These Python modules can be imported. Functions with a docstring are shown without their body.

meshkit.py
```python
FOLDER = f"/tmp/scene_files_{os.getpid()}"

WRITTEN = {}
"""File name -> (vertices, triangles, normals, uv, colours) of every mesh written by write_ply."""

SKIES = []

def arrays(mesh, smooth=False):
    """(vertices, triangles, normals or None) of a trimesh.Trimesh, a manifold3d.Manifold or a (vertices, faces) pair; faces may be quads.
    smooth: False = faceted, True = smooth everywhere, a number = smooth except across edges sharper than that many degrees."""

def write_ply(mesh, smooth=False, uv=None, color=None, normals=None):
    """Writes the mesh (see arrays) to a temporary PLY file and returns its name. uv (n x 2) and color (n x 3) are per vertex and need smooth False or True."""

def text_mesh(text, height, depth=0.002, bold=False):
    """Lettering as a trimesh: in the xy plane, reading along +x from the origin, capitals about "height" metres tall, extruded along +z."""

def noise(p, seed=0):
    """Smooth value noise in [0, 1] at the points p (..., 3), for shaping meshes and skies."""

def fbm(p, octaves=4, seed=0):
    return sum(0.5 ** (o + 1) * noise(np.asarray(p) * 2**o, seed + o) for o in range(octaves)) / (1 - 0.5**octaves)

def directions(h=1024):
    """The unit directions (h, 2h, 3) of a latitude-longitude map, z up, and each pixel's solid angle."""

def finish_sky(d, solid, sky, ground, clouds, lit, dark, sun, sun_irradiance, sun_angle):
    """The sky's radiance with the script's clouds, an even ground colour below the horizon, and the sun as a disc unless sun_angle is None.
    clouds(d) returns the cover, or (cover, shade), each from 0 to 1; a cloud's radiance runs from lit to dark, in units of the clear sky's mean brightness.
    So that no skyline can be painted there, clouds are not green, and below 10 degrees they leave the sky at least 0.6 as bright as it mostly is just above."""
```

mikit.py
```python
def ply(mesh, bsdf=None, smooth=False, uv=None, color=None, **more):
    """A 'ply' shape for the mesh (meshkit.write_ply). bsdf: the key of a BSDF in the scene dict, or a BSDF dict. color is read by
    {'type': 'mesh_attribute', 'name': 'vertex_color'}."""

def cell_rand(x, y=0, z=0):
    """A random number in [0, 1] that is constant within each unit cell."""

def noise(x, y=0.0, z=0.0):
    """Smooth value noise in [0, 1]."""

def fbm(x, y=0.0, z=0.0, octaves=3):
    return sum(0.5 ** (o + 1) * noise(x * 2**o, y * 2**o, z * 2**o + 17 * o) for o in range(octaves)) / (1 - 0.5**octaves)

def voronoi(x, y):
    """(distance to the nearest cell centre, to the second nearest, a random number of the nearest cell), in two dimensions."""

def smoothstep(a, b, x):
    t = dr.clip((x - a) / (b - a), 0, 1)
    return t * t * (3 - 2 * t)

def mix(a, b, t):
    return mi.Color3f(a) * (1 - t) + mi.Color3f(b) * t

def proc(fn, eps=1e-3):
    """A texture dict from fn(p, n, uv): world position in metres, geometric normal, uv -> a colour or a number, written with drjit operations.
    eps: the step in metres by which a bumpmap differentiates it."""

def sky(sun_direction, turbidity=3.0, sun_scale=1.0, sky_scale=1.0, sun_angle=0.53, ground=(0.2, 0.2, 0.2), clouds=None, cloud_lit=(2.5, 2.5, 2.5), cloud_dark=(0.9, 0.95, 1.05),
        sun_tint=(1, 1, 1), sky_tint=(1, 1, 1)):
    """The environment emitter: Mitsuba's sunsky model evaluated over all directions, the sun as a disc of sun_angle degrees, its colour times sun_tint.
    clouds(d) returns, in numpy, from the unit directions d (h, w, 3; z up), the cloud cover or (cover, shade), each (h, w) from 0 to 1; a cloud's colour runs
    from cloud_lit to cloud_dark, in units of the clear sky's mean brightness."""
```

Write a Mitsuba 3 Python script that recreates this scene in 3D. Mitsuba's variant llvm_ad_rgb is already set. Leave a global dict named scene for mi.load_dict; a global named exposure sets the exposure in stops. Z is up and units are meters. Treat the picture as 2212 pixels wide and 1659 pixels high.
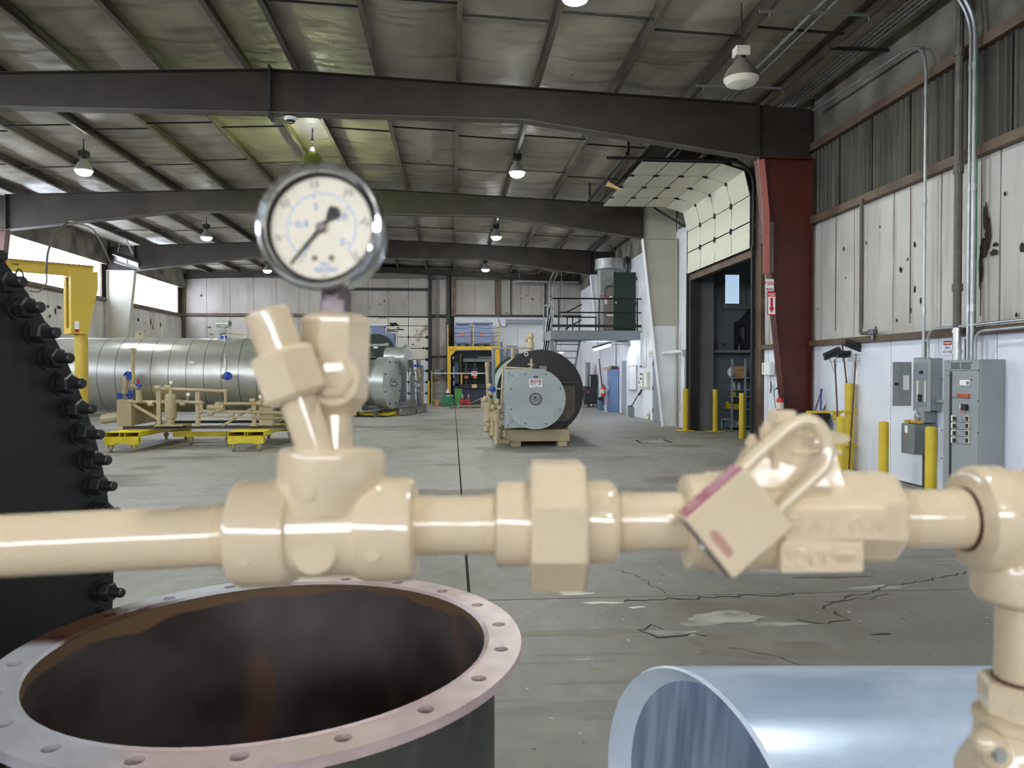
import math, random
import numpy as np
import trimesh
import drjit as dr
import mitsuba as mi
import mikit, meshkit
from mikit import noise, fbm, smoothstep, mix, voronoi

T = mi.ScalarTransform4f
scene, labels = {'type': 'scene'}, {}
rng = random.Random(7)

# ------------------------------------------------------------------ camera
CAM = np.array([0.0, 0.0, 1.755]); FPX = 1660.0; CX, CY = 1106.0, 829.5
_b = math.atan(27.5 / FPX); _a = math.atan(129 / FPX * math.cos(_b))
FW = np.array([math.sin(_a) * math.cos(_b), math.cos(_a) * math.cos(_b), -math.sin(_b)])
RT = np.array([math.cos(_a), -math.sin(_a), 0.0]); UP = np.cross(RT, FW)
scene['camera'] = {'type': 'thinlens', 'fov_axis': 'x', 'fov': math.degrees(2 * math.atan(CX / FPX)),
                   'to_world': T().look_at(origin=CAM.tolist(), target=(CAM + FW).tolist(), up=[0, 0, 1]),
                   'aperture_radius': 0.0013, 'focus_distance': 15.0, 'near_clip': 0.05, 'far_clip': 500.0}
# ------------------------------------------------------------------ sky, daylight, exposure
exposure = 1.25
scene['sky'] = {**mikit.sky((-0.6, -0.5, 0.6), turbidity=4.0, sun_scale=0.0, sky_scale=1.7), 'sampling_weight': 0.15}
DAY = (4.4, 4.9, 5.7)         # frosted window strips, radiance
LAMP = (156.0, 162.0, 148.0)      # high-bay lenses
GREENLAMP = (1150.0, 1400.0, 560.0)


def c(h):
    v = np.array([int(h[i:i + 2], 16) for i in (0, 2, 4)]) / 255.0
    return [float(x / 12.92 if x < 0.04045 else ((x + 0.055) / 1.055) ** 2.4) for x in v]


def rgb(v):
    return {'type': 'rgb', 'value': list(map(float, v))}


# ------------------------------------------------------------------ materials
def mat(name, col, rough=0.6, metal=0.0, bump=None, **more):
    tex = mikit.proc(col) if callable(col) else rgb(c(col) if isinstance(col, str) else col)
    m = {'type': 'principled', 'base_color': tex, 'roughness': mikit.proc(rough) if callable(rough) else rough, 'metallic': metal, **more}
    if bump:
        m = {'type': 'bumpmap', 'arbitrary': mikit.proc(bump[0], bump[2] if len(bump) > 2 else 1e-3), 'scale': bump[1], 'bsdf': m}
    scene['m_' + name] = {'type': 'twosided', 'bsdf': m}


def mottled(a, b, s=3.0, contrast=1.0, speck=0.0, dark=(0.02, 0.02, 0.02)):
    A, B = c(a), c(b)

    def fn(p, n, uv):
        t = dr.clip((fbm(p.x * s, p.y * s, p.z * s, 4) - 0.5) * 2.2 * contrast + 0.5, 0, 1)
        col = mix(A, B, t)
        if speck:
            k = smoothstep(0.72, 0.80, noise(p.x * s * 9, p.y * s * 9, p.z * s * 9)) * speck
            col = col * (1 - k) + mi.Color3f(dark) * k
        return col
    return fn


def floor_col(p, n, uv):
    big = fbm(p.x * .35, p.y * .22, 3.1, 4)
    mid = fbm(p.x * 1.3, p.y * 1.0, 7.7, 4)
    fine = fbm(p.x * 9, p.y * 7, 1.3, 3)
    col = mix(c('706d69'), c('93918e'), dr.clip((big - .5) * 2.0 + .5 + (mid - .5) * .9, 0, 1))
    col = col * (0.86 + 0.28 * fine)
    stain = smoothstep(.60, .74, fbm(p.x * .55 + 11, p.y * .9, 2.2, 4))
    col = mix(col, mi.Color3f(c('5b5148')), stain * .55)
    streak = smoothstep(.62, .78, noise(p.x * 1.1, p.y * 16, 4.0)) * smoothstep(.45, .65, mid)
    col = col * (1 - .16 * streak)
    sp = smoothstep(.865, .9, noise(p.x * 34, p.y * 24, 9.5))
    col = mix(col, mi.Color3f(c('d8d6cc')), sp * .55)
    dk = smoothstep(.86, .9, noise(p.x * 21 + 5, p.y * 21, 3.5))
    return mix(col, mi.Color3f(c('3c3a38')), dk * .6)


def wall_dirty(p, n, uv):
    s = fbm(p.x * .8 + p.y * .8, p.z * .45, 1.7, 4)
    run = fbm(p.x * 6 + p.y * 6, p.z * .5, 5.1, 3)
    col = mix(c('a39e98'), c('c3c0bd'), dr.clip((s - .5) * 2.2 + .55, 0, 1))
    col = mix(col, mi.Color3f(c('8a7f74')), smoothstep(.60, .82, run) * .38)
    return col * (0.93 + .12 * noise(p.x * 2.3 + p.y * 2.3, p.z * 2.1))


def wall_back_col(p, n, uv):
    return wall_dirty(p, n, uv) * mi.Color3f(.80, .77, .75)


def door_dirty(p, n, uv):
    r = fbm(p.x * 2.3 + p.y * 2.1, p.z * 2.6, 8.3, 4)
    col = mix(c('c3bdb2'), c('d6d2ca'), fbm(p.x * 1.2 + p.y, p.z * 1.3, 2.0, 3))
    hi = smoothstep(2.2, 3.0, p.z)
    return mix(col, mi.Color3f(c('6a4a34')), smoothstep(.585, .76, r) * .75 * hi)


def insul(p, n, uv):
    s = fbm(p.x * .9, p.y * .7, 4.4, 4)
    wr = fbm(p.x * .7, p.y * 5.0, 9.1, 3)
    col = mix(c('8a847a'), c('b4ada0'), dr.clip((s - .5) * 2.4 + .5, 0, 1))
    col = mix(col, mi.Color3f(c('5f584a')), smoothstep(.52, .8, wr) * .5)
    return mix(col, mi.Color3f(c('241f1a')), smoothstep(.875, .9, noise(p.x * 3.1, p.y * 2.3, 2.5)) * .8)


def insul_dark(p, n, uv):
    s = fbm(p.y * 1.5, p.z * 1.5, 4.4, 4)
    return mix(c('4a463f'), c('77736a'), dr.clip((s - .5) * 3 + .5, 0, 1))


def ribbed_col(p, n, uv):
    s = fbm(p.y * 9 + p.x * 9, p.z * .4, 3.0, 3)
    b = fbm(p.y * .8, p.z * .9, 8.0, 3)
    return mix(c('2e2b24'), c('474339'), dr.clip((s - .5) * 2.4 + (b - .5) * 1.6 + .5, 0, 1))


def rust_ring(p, n, uv):
    x, y = p.x + .331, p.y - 1.432
    a = dr.atan2(y, x)
    s = fbm(p.x * 7, p.y * 7, p.z * 7, 4)
    base = mix(c('a38d8f'), c('c2b0b4'), s)
    col = mix(base, mi.Color3f(c('a4a8b4')), smoothstep(-.05, .35, -x / .45 + (s - .5) * .8) * .85)  # bluish window reflection painted over the left half of the ring
    far = smoothstep(.62, .70, -x / .45 * .78 + y / .45 * .30 + (s - .5) * .5) * smoothstep(2.3, 2.5, a + (s - .5) * .4) * (1 - smoothstep(3.0, 3.12, a + (s - .5) * .3))
    col = mix(col, mi.Color3f(c('40281c')), far)
    return col * (0.88 + .24 * noise(p.x * 30, p.y * 30, p.z * 30))


def shell_in(p, n, uv):
    s = fbm(p.x * 5, p.y * 5, p.z * 4, 4)
    col = mix(c('37302f'), c('595154'), dr.clip((s - .5) * 3 + .5, 0, 1))
    lip = smoothstep(1.222, 1.230, p.z + (fbm(p.x * 5, p.y * 5, 2, 3) - .5) * .09)
    col = mix(col, mi.Color3f(c('6e563f')), lip * .8)
    pat = smoothstep(.60, .72, fbm(p.x * 9 + 3, p.y * 9, p.z * 3, 3))
    return mix(col, mi.Color3f(c('6a4a3a')), pat * .55)


def galv(p, n, uv):
    s = fbm(p.x * 5, p.y * 16, p.z * 16, 4)
    v = noise(p.x * 2, p.y * 6, p.z * 6)
    return mix(c('9fb2d0'), c('c2d2ec'), dr.clip((s - .5) * 2 + .5, 0, 1)) * (0.88 + .2 * v)  # blue sky reflection tinted into the metal's base colour


def galv_cap(p, n, uv):
    s = fbm(p.x * 60 + p.y * 60, p.z * 4, 2, 3)
    return mix(c('788ba8'), c('a3b5d0'), dr.clip((s - .5) * 2.6 + .5, 0, 1))


def clad(p, n, uv):
    s = fbm(p.x * .7, p.y * .7, p.z * .7, 3)
    r = noise(p.x * 42, 0, 0)
    return mix(c('a9aaa6'), c('c4c5c2'), s) * (0.96 + .06 * r)


def block_col(p, n, uv):
    z = p.z / .2
    x = (p.x + .2 * (dr.floor(z) - 2 * dr.floor(z / 2))) / .4
    fx, fz = x - dr.floor(x), z - dr.floor(z)
    j = dr.select((fx < .03) | (fz < .06), 0.6, 1.0)
    return mi.Color3f(c('7a868f')) * j * (.9 + .2 * noise(p.x * 3, p.z * 3, 1))


mat('floor', floor_col, .62, bump=(lambda p, n, uv: fbm(p.x * 14, p.y * 14, 2.2, 3), .006))
mat('joint', '2b2a29', .9)
mat('crack', '302e2c', .95)
mat('patch', mottled('7c7a76', 'a09e98', 8), .85)
mat('scuff', 'c9c8c0', .8)
mat('dark_stain', mottled('4a423b', '5a5048', 5), .6)
mat('floor_yellow', mottled('8f8a4a', '7f7c66', 6), .8)
mat('wall_white', mottled('d3d4dc', 'e2e3ea', 1.2), .55)
mat('wall_dirty', wall_dirty, .7)
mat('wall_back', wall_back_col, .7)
mat('door_white', door_dirty, .65)
mat('ply_white', mottled('d6dae8', 'e0e4f0', .9), .5)
mat('tear', mottled('1f1b17', '3a3129', 12), .95)
mat('insul', insul, .42, bump=(lambda p, n, uv: fbm(p.x * 2.2, p.y * 7, 3.3, 3), .05, 4e-3))
mat('insul_dark', insul_dark, .8)
mat('ribbed', ribbed_col, .6)
mat('beam', mottled('241d17', '312922', 1.6, 1.2), .6)
mat('purlin', mottled('4c4740', '625c52', 2.0), .55)
mat('girt', mottled('4a3a33', '62503f', 2.4), .6)
mat('black_steel', mottled('1e1d1e', '2a292a', 2), .55)
mat('red_oxide', mottled('40160e', '4f1c14', 1.6), .5)
mat('red_oxide_lit', mottled('a4605a', 'b06d66', 2.6), .55)  # lit copy of the red oxide, brightness put into the colour
mat('cream', mottled('a5a196', 'b4b0a5', 1.2), .55)
mat('tan', 'ccbba1', .09, specular=.95, clearcoat=1.0, clearcoat_gloss=.98, bump=(lambda p, n, uv: fbm(p.x * 60, p.y * 60, p.z * 60, 2), .0002, 4e-4))
mat('tan_far', mottled('a8997a', 'b8a98a', 3), .4)
mat('magenta', '8d3a5e', .35)
mat('lock_steel', mottled('5d5752', '7a736c', 60), .35, .6)
mat('chrome', 'c9cdd2', .09, 1.0)
mat('brass', mottled('6b6066', '857b80', 90), .42, .7)
mat('dial', 'dcd5c6', .35)
mat('print_black', '2b2b2b', .6)
mat('print_grey', '77767a', .6)
mat('print_blue', '5f8fd0', .6)
mat('print_lightblue', '9fbfe0', .6)
mat('rubber', '1d1d1e', .8)
mat('screw', '6a5f58', .4, .5)
mat('rust_ring', rust_ring, .38, bump=(lambda p, n, uv: fbm(p.x * 60, p.y * 60, p.z * 60, 3), .0015, 5e-4))
mat('rust_edge', mottled('4a2d23', '5e3a2d', 14), .7)
mat('shell_in', shell_in, .42)
mat('shell_out', mottled('3a3a36', '4a4a45', 3), .6)
mat('black_paint', mottled('0d0e0f', '141516', 3), .45)
mat('black_bolt', mottled('191a1c', '26272a', 40), .4)
mat('galv', galv, .34, .4)
mat('galv_rim_lit', mottled('c2d0e6', 'd8e3f4', 9), .4, .1)  # lighter copy of the duct metal, sky light on the rim painted in
mat('galv_cap', galv_cap, .35, .15)
mat('clad', clad, .34, .75)
mat('clad_green', mottled('a3b3a8', 'b9c6bc', 1.5), .35, .5)
mat('rubbed_steel', mottled('4a4642', '5d5955', 4), .5)
mat('sign_white', 'e6e4ea', .4)
mat('print_navy', '2a3a6a', .5)
mat('clad_band', mottled('6d6e6c', '8b8c8a', 3), .35, .8)
mat('bright_steel', mottled('b5b9b6', 'd0d3ce', 2), .32, .6)
mat('conduit', mottled('9fa3a6', 'b5b8ba', 6), .35, .7)
mat('dark_pipe', mottled('4b4741', '5c574f', 4), .5)
mat('yellow', mottled('c9ad2a', 'd6bd34', 2.2), .4)
mat('crane_yellow', mottled('c2a53a', 'cbb04a', 1.5), .42)
mat('frame_yellow', mottled('d3a415', 'dfb220', 2), .45)
mat('cart_yellow', mottled('c8b51c', 'd8c629', 3, 1, .35, (.2, .1, .03)), .45)
mat('grey_paint', mottled('7b838a', '878f96', 1.4), .42)
mat('panel_grey', mottled('878d92', '91979c', 1.5), .4)
mat('panel_dark', mottled('6a7174', '747b7e', 1.5), .45)
mat('disc_grey', mottled('98a2a6', 'a5afb2', 2.5), .4)
mat('door_grey', mottled('858b96', '90969f', 1.5), .45)
mat('blue_grey', mottled('5d7295', '697ea1', 1.6), .45)
mat('blue_box', mottled('7580a6', '8089ae', 1.6), .5)
mat('annex_grey', mottled('777a7c', '85888a', 1.3), .6)
mat('block', block_col, .8)
mat('dark_green', mottled('0d231d', '122b23', 1.5), .5)
mat('drum_green', mottled('20301c', '2a3d24', 5), .5)
mat('bin_green', '4f9a4a', .45)
mat('tank_green', mottled('2c7a55', '348661', 3), .45)
mat('press_blue', mottled('30374a', '3d4559', 3), .55)
mat('press_dark', mottled('1b1e24', '272b32', 3), .55)
mat('red', 'b5231d', .35)
mat('valve_red', mottled('a01f2c', 'b32c38', 8), .3)
mat('blue_cap', '1c3f9e', .4)
mat('orange', 'd9662a', .5)
mat('orange_soft', 'd9b078', .5)
mat('white', 'e4e4e6', .5)
mat('off_white', 'd2cec0', .55)
mat('pallet', mottled('a58f6c', 'bfa883', 6), .75)
mat('foil', mottled('b5b7b5', 'c9cbc9', 9), .28, .9)
mat('glove', mottled('c9a548', 'b28c36', 30), .8)
mat('caster', mottled('8b8478', 'a0998c', 12), .6)
mat('broom', mottled('24262a', '343739', 30), .9)
mat('brown_wood', mottled('4f3c32', '5e483b', 8), .6)
mat('navy', '2b3a8f', .45)
mat('plastic_blue', '4d7fc0', .35)
mat('plastic_clear', 'b9bfc4', .3)
mat('badge', 'b08a7c', .4)
mat('purlin_shade', mottled('2c2622', '3a332d', 2.0), .6)  # shaded web side of the purlins, shade put into a darker tone
mat('olive', mottled('4c5a22', '5d6b2c', 4), .5)  # lamp bell: the green light on it is put into this colour
mat('stain_soft', mottled('6b655f', '7a746d', 4), .7)
mat('sign_pink', 'c46a74', .5)
mat('duct', mottled('9b9d9c', 'b3b5b4', 5), .38, .7)
mat('furnace', mottled('7a7370', '867f7c', 2), .5)
mat('cardboard', mottled('a9855a', 'b8946a', 4), .8)
scene['m_glass'] = {'type': 'thindielectric'}


# ------------------------------------------------------------------ picture rays, for working out where things stand
def ray(px, py):
    return FW + RT * (px - CX) / FPX - UP * (py - CY) / FPX


def atY(px, py, y):
    d = ray(px, py); return CAM + d * y / d[1]


def atX(px, py, x):
    d = ray(px, py); return CAM + d * x / d[0]


def atZ(px, py, z=0.0):
    d = ray(px, py); return CAM + d * (z - CAM[2]) / d[2]


# ------------------------------------------------------------------ mesh helpers
def bx(x0, x1, y0, y1, z0, z1):
    m = trimesh.creation.box(extents=(abs(x1 - x0), abs(y1 - y0), abs(z1 - z0)))
    m.apply_translation(((x0 + x1) / 2, (y0 + y1) / 2, (z0 + z1) / 2)); return m


def bb(x0, x1, y0, y1, z0, z1, b=.01):
    """a box with chamfered edges"""
    x0, x1 = sorted((x0, x1)); y0, y1 = sorted((y0, y1)); z0, z1 = sorted((z0, z1))
    pts = []
    for X, sx in ((x0, 1), (x1, -1)):
        for Y, sy in ((y0, 1), (y1, -1)):
            for Z, sz in ((z0, 1), (z1, -1)):
                pts += [(X + sx * b, Y + sy * b, Z), (X + sx * b, Y, Z + sz * b), (X, Y + sy * b, Z + sz * b)]
    return trimesh.convex.convex_hull(np.array(pts))


def basis(d):
    d = np.asarray(d, float); d = d / np.linalg.norm(d)
    a = np.cross(d, [0, 0, 1.0] if abs(d[2]) < .95 else [0, 1.0, 0]); a /= np.linalg.norm(a)
    return a, np.cross(d, a), d


def lathe(prof, p0=(0, 0, 0), d=(0, 0, 1), n=24, turn=0.0):
    """surface of revolution; prof: (radius, height) along d from p0"""
    a, b, d = basis(d); p0 = np.asarray(p0, float)
    ang = np.arange(n) * 2 * np.pi / n + turn
    ring = np.cos(ang)[:, None] * a + np.sin(ang)[:, None] * b
    V = np.vstack([p0 + d * h + ring * max(r, 1e-5) for r, h in prof])
    F_, k = [], len(prof)
    for i in range(k - 1):
        for j in range(n):
            q = (i * n + j, i * n + (j + 1) % n, (i + 1) * n + (j + 1) % n, (i + 1) * n + j)
            F_ += [(q[0], q[1], q[2]), (q[0], q[2], q[3])]
    m = trimesh.Trimesh(V, F_, process=False)
    return m


def cyl(p0, p1, r, n=12, r1=None):
    p0, p1 = np.asarray(p0, float), np.asarray(p1, float); L = np.linalg.norm(p1 - p0)
    r1 = r if r1 is None else r1
    return lathe([(0, 0), (r, 0), (r1, L), (0, L)], p0, p1 - p0, n)


def disc_ring(p0, d, r0, r1, t, n=48):
    """flat ring of thickness t"""
    return lathe([(r0, 0), (r1, 0), (r1, t), (r0, t), (r0, 0)], p0, d, n)


def rod(pts, r, n=8):
    pts = np.asarray(pts, float)
    out = []
    t = np.gradient(pts, axis=0) if len(pts) > 2 else np.array([pts[1] - pts[0]] * 2)
    seg = np.diff(pts, axis=0); seg = seg / np.linalg.norm(seg, axis=1, keepdims=True)
    t[0], t[-1] = seg[0], seg[-1]
    for i in range(1, len(pts) - 1):
        t[i] = seg[i - 1] + seg[i]
    t /= np.linalg.norm(t, axis=1, keepdims=True)
    a = np.cross(t[0], [0, 0, 1.0] if abs(t[0][2]) < .9 else [1.0, 0, 0]); a /= np.linalg.norm(a)
    V = []
    ang = np.arange(n) * 2 * np.pi / n
    for i, p in enumerate(pts):
        a = a - t[i] * (a @ t[i]); a /= np.linalg.norm(a); b = np.cross(t[i], a)
        k = 1.0
        if 0 < i < len(pts) - 1:
            k = 1 / max(.5, abs(seg[i] @ t[i]))
        V.append(p + r * (np.cos(ang)[:, None] * a + np.sin(ang)[:, None] * b) * (1 if k < 1.02 else 1.0))
    V = np.vstack(V + [pts[:1], pts[-1:]]); F_ = []
    for i in range(len(pts) - 1):
        for j in range(n):
            q = (i * n + j, i * n + (j + 1) % n, (i + 1) * n + (j + 1) % n, (i + 1) * n + j)
            F_ += [(q[0], q[1], q[2]), (q[0], q[2], q[3])]
    e = len(pts) * n
    for j in range(n):
        F_ += [(e, (j + 1) % n, j), (e + 1, e - n + j, e - n + (j + 1) % n)]
    return trimesh.Trimesh(V, F_, process=False)


def bent(pts, rad, k=5):
    """polyline with rounded corners"""
    pts = [np.asarray(p, float) for p in pts]; out = [pts[0]]
    for i in range(1, len(pts) - 1):
        u, v = pts[i - 1] - pts[i], pts[i + 1] - pts[i]
        r = min(rad, .45 * np.linalg.norm(u), .45 * np.linalg.norm(v))
        A, B = pts[i] + u / np.linalg.norm(u) * r, pts[i] + v / np.linalg.norm(v) * r
        for s in np.linspace(0, 1, k):
            out.append((1 - s) ** 2 * A + 2 * s * (1 - s) * pts[i] + s * s * B)
    return np.array(out + [pts[-1]])


def prism(poly, o, u, v, t):
    """polygon (list of 2-D points) in the plane o + x u + y v, extruded by vector t"""
    from shapely.geometry import Polygon
    m = trimesh.creation.extrude_polygon(Polygon(poly) if not hasattr(poly, 'exterior') else poly, 1.0, engine='earcut')
    o, u, v, t = (np.asarray(q, float) for q in (o, u, v, t))
    m.vertices = o + m.vertices[:, :1] * u + m.vertices[:, 1:2] * v + m.vertices[:, 2:] * t
    if np.dot(np.cross(u, v), t) < 0:
        m.invert()
    return m


def bar(p0, p1, w, h, up=(0, 0, 1)):
    """a rectangular bar from p0 to p1, w wide, h high"""
    p0, p1 = np.asarray(p0, float), np.asarray(p1, float); d = p1 - p0; L = np.linalg.norm(d); d = d / L
    if abs(d @ np.asarray(up, float)) > .999:
        up = (0, 1, 0)
    s = np.cross(d, up); s /= np.linalg.norm(s); u = np.cross(s, d)
    m = trimesh.creation.box(extents=(L, w, h)); M = np.eye(4)
    M[:3, 0], M[:3, 1], M[:3, 2], M[:3, 3] = d, s, u, (p0 + p1) / 2
    m.apply_transform(M); return m


def ibeam(p0, p1, w, h, tf=.012, tw=.01, up=(0, 0, 1)):
    p0, p1, up = (np.asarray(q, float) for q in (p0, p1, up))
    d = (p1 - p0) / np.linalg.norm(p1 - p0); s = np.cross(d, up); s /= np.linalg.norm(s); u = np.cross(s, d)
    return cat(bar(p0, p1, tw, h - 2 * tf, up), bar(p0 + u * (h - tf) / 2, p1 + u * (h - tf) / 2, w, tf, up), bar(p0 - u * (h - tf) / 2, p1 - u * (h - tf) / 2, w, tf, up))


def cat(*ms):
    flat = []
    for m in ms:
        flat += list(m) if isinstance(m, (list, tuple)) else [m]
    return trimesh.util.concatenate(flat)


def ball(p, r, n=2):
    m = trimesh.creation.icosphere(n, r); m.apply_translation(p); return m


def move(m, M):
    m = m.copy(); m.apply_transform(M); return m


def frame(o, x=(1, 0, 0), z=(0, 0, 1)):
    x, z = np.asarray(x, float), np.asarray(z, float); x = x / np.linalg.norm(x)
    y = np.cross(z, x); y /= np.linalg.norm(y); z = np.cross(x, y)
    M = np.eye(4); M[:3, 0], M[:3, 1], M[:3, 2], M[:3, 3] = x, y, z, o; return M


def text(s, o, u, v, h, depth=.001, center=True, bold=True):
    m = meshkit.text_mesh(s, h, depth, bold)
    u, v = np.asarray(u, float), np.asarray(v, float); w = np.cross(u, v)
    if center:
        m.apply_translation((-(m.bounds[0][0] + m.bounds[1][0]) / 2, -h / 2, 0))
    m.vertices = np.asarray(o, float) + m.vertices[:, :1] * u + m.vertices[:, 1:2] * v + m.vertices[:, 2:] * w
    return m


# ------------------------------------------------------------------ naming
used = set()


def numbered(k):
    i, q = 0, k
    while q in used:
        i += 1; q = f'{k}_{i:03d}'
    used.add(q); return q


def thing(name, label, cat_, group=None, kind=None):
    k = numbered(name); labels[k] = {'label': label}
    if kind:
        labels[k]['kind'] = kind
    if cat_:
        labels[k]['category'] = cat_
    if group:
        labels[k]['group'] = group
    return k


def struct(name):
    k = numbered(name); labels[k] = {'kind': 'structure'}; return k


def part(parent, name, mesh, m, label=None, smooth=30, **more):
    k = numbered(parent + '__' + name)
    scene[k] = mesh if isinstance(mesh, dict) else mikit.ply(mesh, m if isinstance(m, dict) else 'm_' + m, smooth=smooth, **more)
    if label:
        labels[k] = {'label': label}
    return k


def solo(k, mesh, m, smooth=30, **more):
    scene[k] = mesh if isinstance(mesh, dict) else mikit.ply(mesh, m if isinstance(m, dict) else 'm_' + m, smooth=smooth, **more); return k


def one(name, label, cat_, mesh, m, group=None, smooth=30, **more):
    return solo(thing(name, label, cat_, group), mesh, m, smooth, **more)


def shape(mesh, m, smooth=30):
    return mikit.ply(mesh, 'm_' + m, smooth=smooth)


def at(d, M):
    return {**d, 'to_world': T(np.asarray(M, float).tolist())}


def emit(mesh, rad, base='m_white'):
    return mikit.ply(mesh, base, smooth=False, emitter={'type': 'area', 'radiance': rgb(rad)})

# ================================================================== STRUCTURE
XL, XR, YB, YF = -14.35, 7.15, -12.8, 42.2
RIDGE = -3.36


def zr(x):
    return 7.61 - .0417 * abs(x - RIDGE)


FRAMES = [-3.59, 5.556, 14.7, 23.8, 32.95]
# ---- floor: slabs with open joints
fl = struct('floor')
solo(fl, bx(XL - .2, XR + .3, YB - .2, YF + .2, -.2, -.012), 'joint', False)
xs, ys = [XL - .2, -7.0, .13, XR + .25], [YB - .1, -3.59, 5.86, 15.2, 24.2, 33.0, YF + .1]
for i in range(3):
    for j in range(6):
        g, h = .013, .009
        m = bx(xs[i] + g, xs[i + 1] - g, ys[j] + h, ys[j + 1] - h, -.05, 0)
        part(fl, 'slab', m, 'floor', smooth=False)


def ragged(pts, w, z=.0012, seed=1, jit=.02):
    """a thin irregular strip along floor points (a crack)"""
    r = random.Random(seed); P = []
    for (x0, y0), (x1, y1) in zip(pts[:-1], pts[1:]):
        n = max(3, int(math.hypot(x1 - x0, y1 - y0) / .06))
        for i in range(n):
            t = i / n; P.append((x0 + (x1 - x0) * t + r.gauss(0, jit), y0 + (y1 - y0) * t + r.gauss(0, jit)))
    P.append(pts[-1]); L, R = [], []
    for i, p in enumerate(P):
        q0, q1 = P[max(0, i - 1)], P[min(len(P) - 1, i + 1)]
        dx, dy = q1[0] - q0[0], q1[1] - q0[1]; l = math.hypot(dx, dy) + 1e-9
        ww = w * (.35 + r.random()) * (1 if 0 < i < len(P) - 1 else .1)
        L.append((p[0] - dy / l * ww, p[1] + dx / l * ww, z)); R.append((p[0] + dy / l * ww, p[1] - dx / l * ww, z))
    n = len(P); V = np.array(L + R); F_ = []
    for i in range(n - 1):
        F_ += [(i, n + i, n + i + 1), (i, n + i + 1, i + 1)]
    return trimesh.Trimesh(V, F_, process=False)


def blob(cx, cy, rx, ry, z, seed, n=40, rough=.35, rot=0.0):
    r = random.Random(seed); ph = [r.random() * 6.28 for _ in range(5)]
    V = [(cx, cy, z)]
    for i in range(n):
        a = i * 2 * math.pi / n
        k = 1 + rough * sum(math.sin((q + 2) * a + ph[q]) / (q + 1.5) for q in range(5)) + r.gauss(0, rough * .12)
        x, y = rx * k * math.cos(a), ry * k * math.sin(a)
        V.append((cx + x * math.cos(rot) - y * math.sin(rot), cy + x * math.sin(rot) + y * math.cos(rot), z))
    return trimesh.Trimesh(V, [(0, 1 + i, 1 + (i + 1) % n) for i in range(n)], process=False)


def G(*q):
    return [tuple(atZ(px, py)[:2]) for px, py in q]


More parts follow.
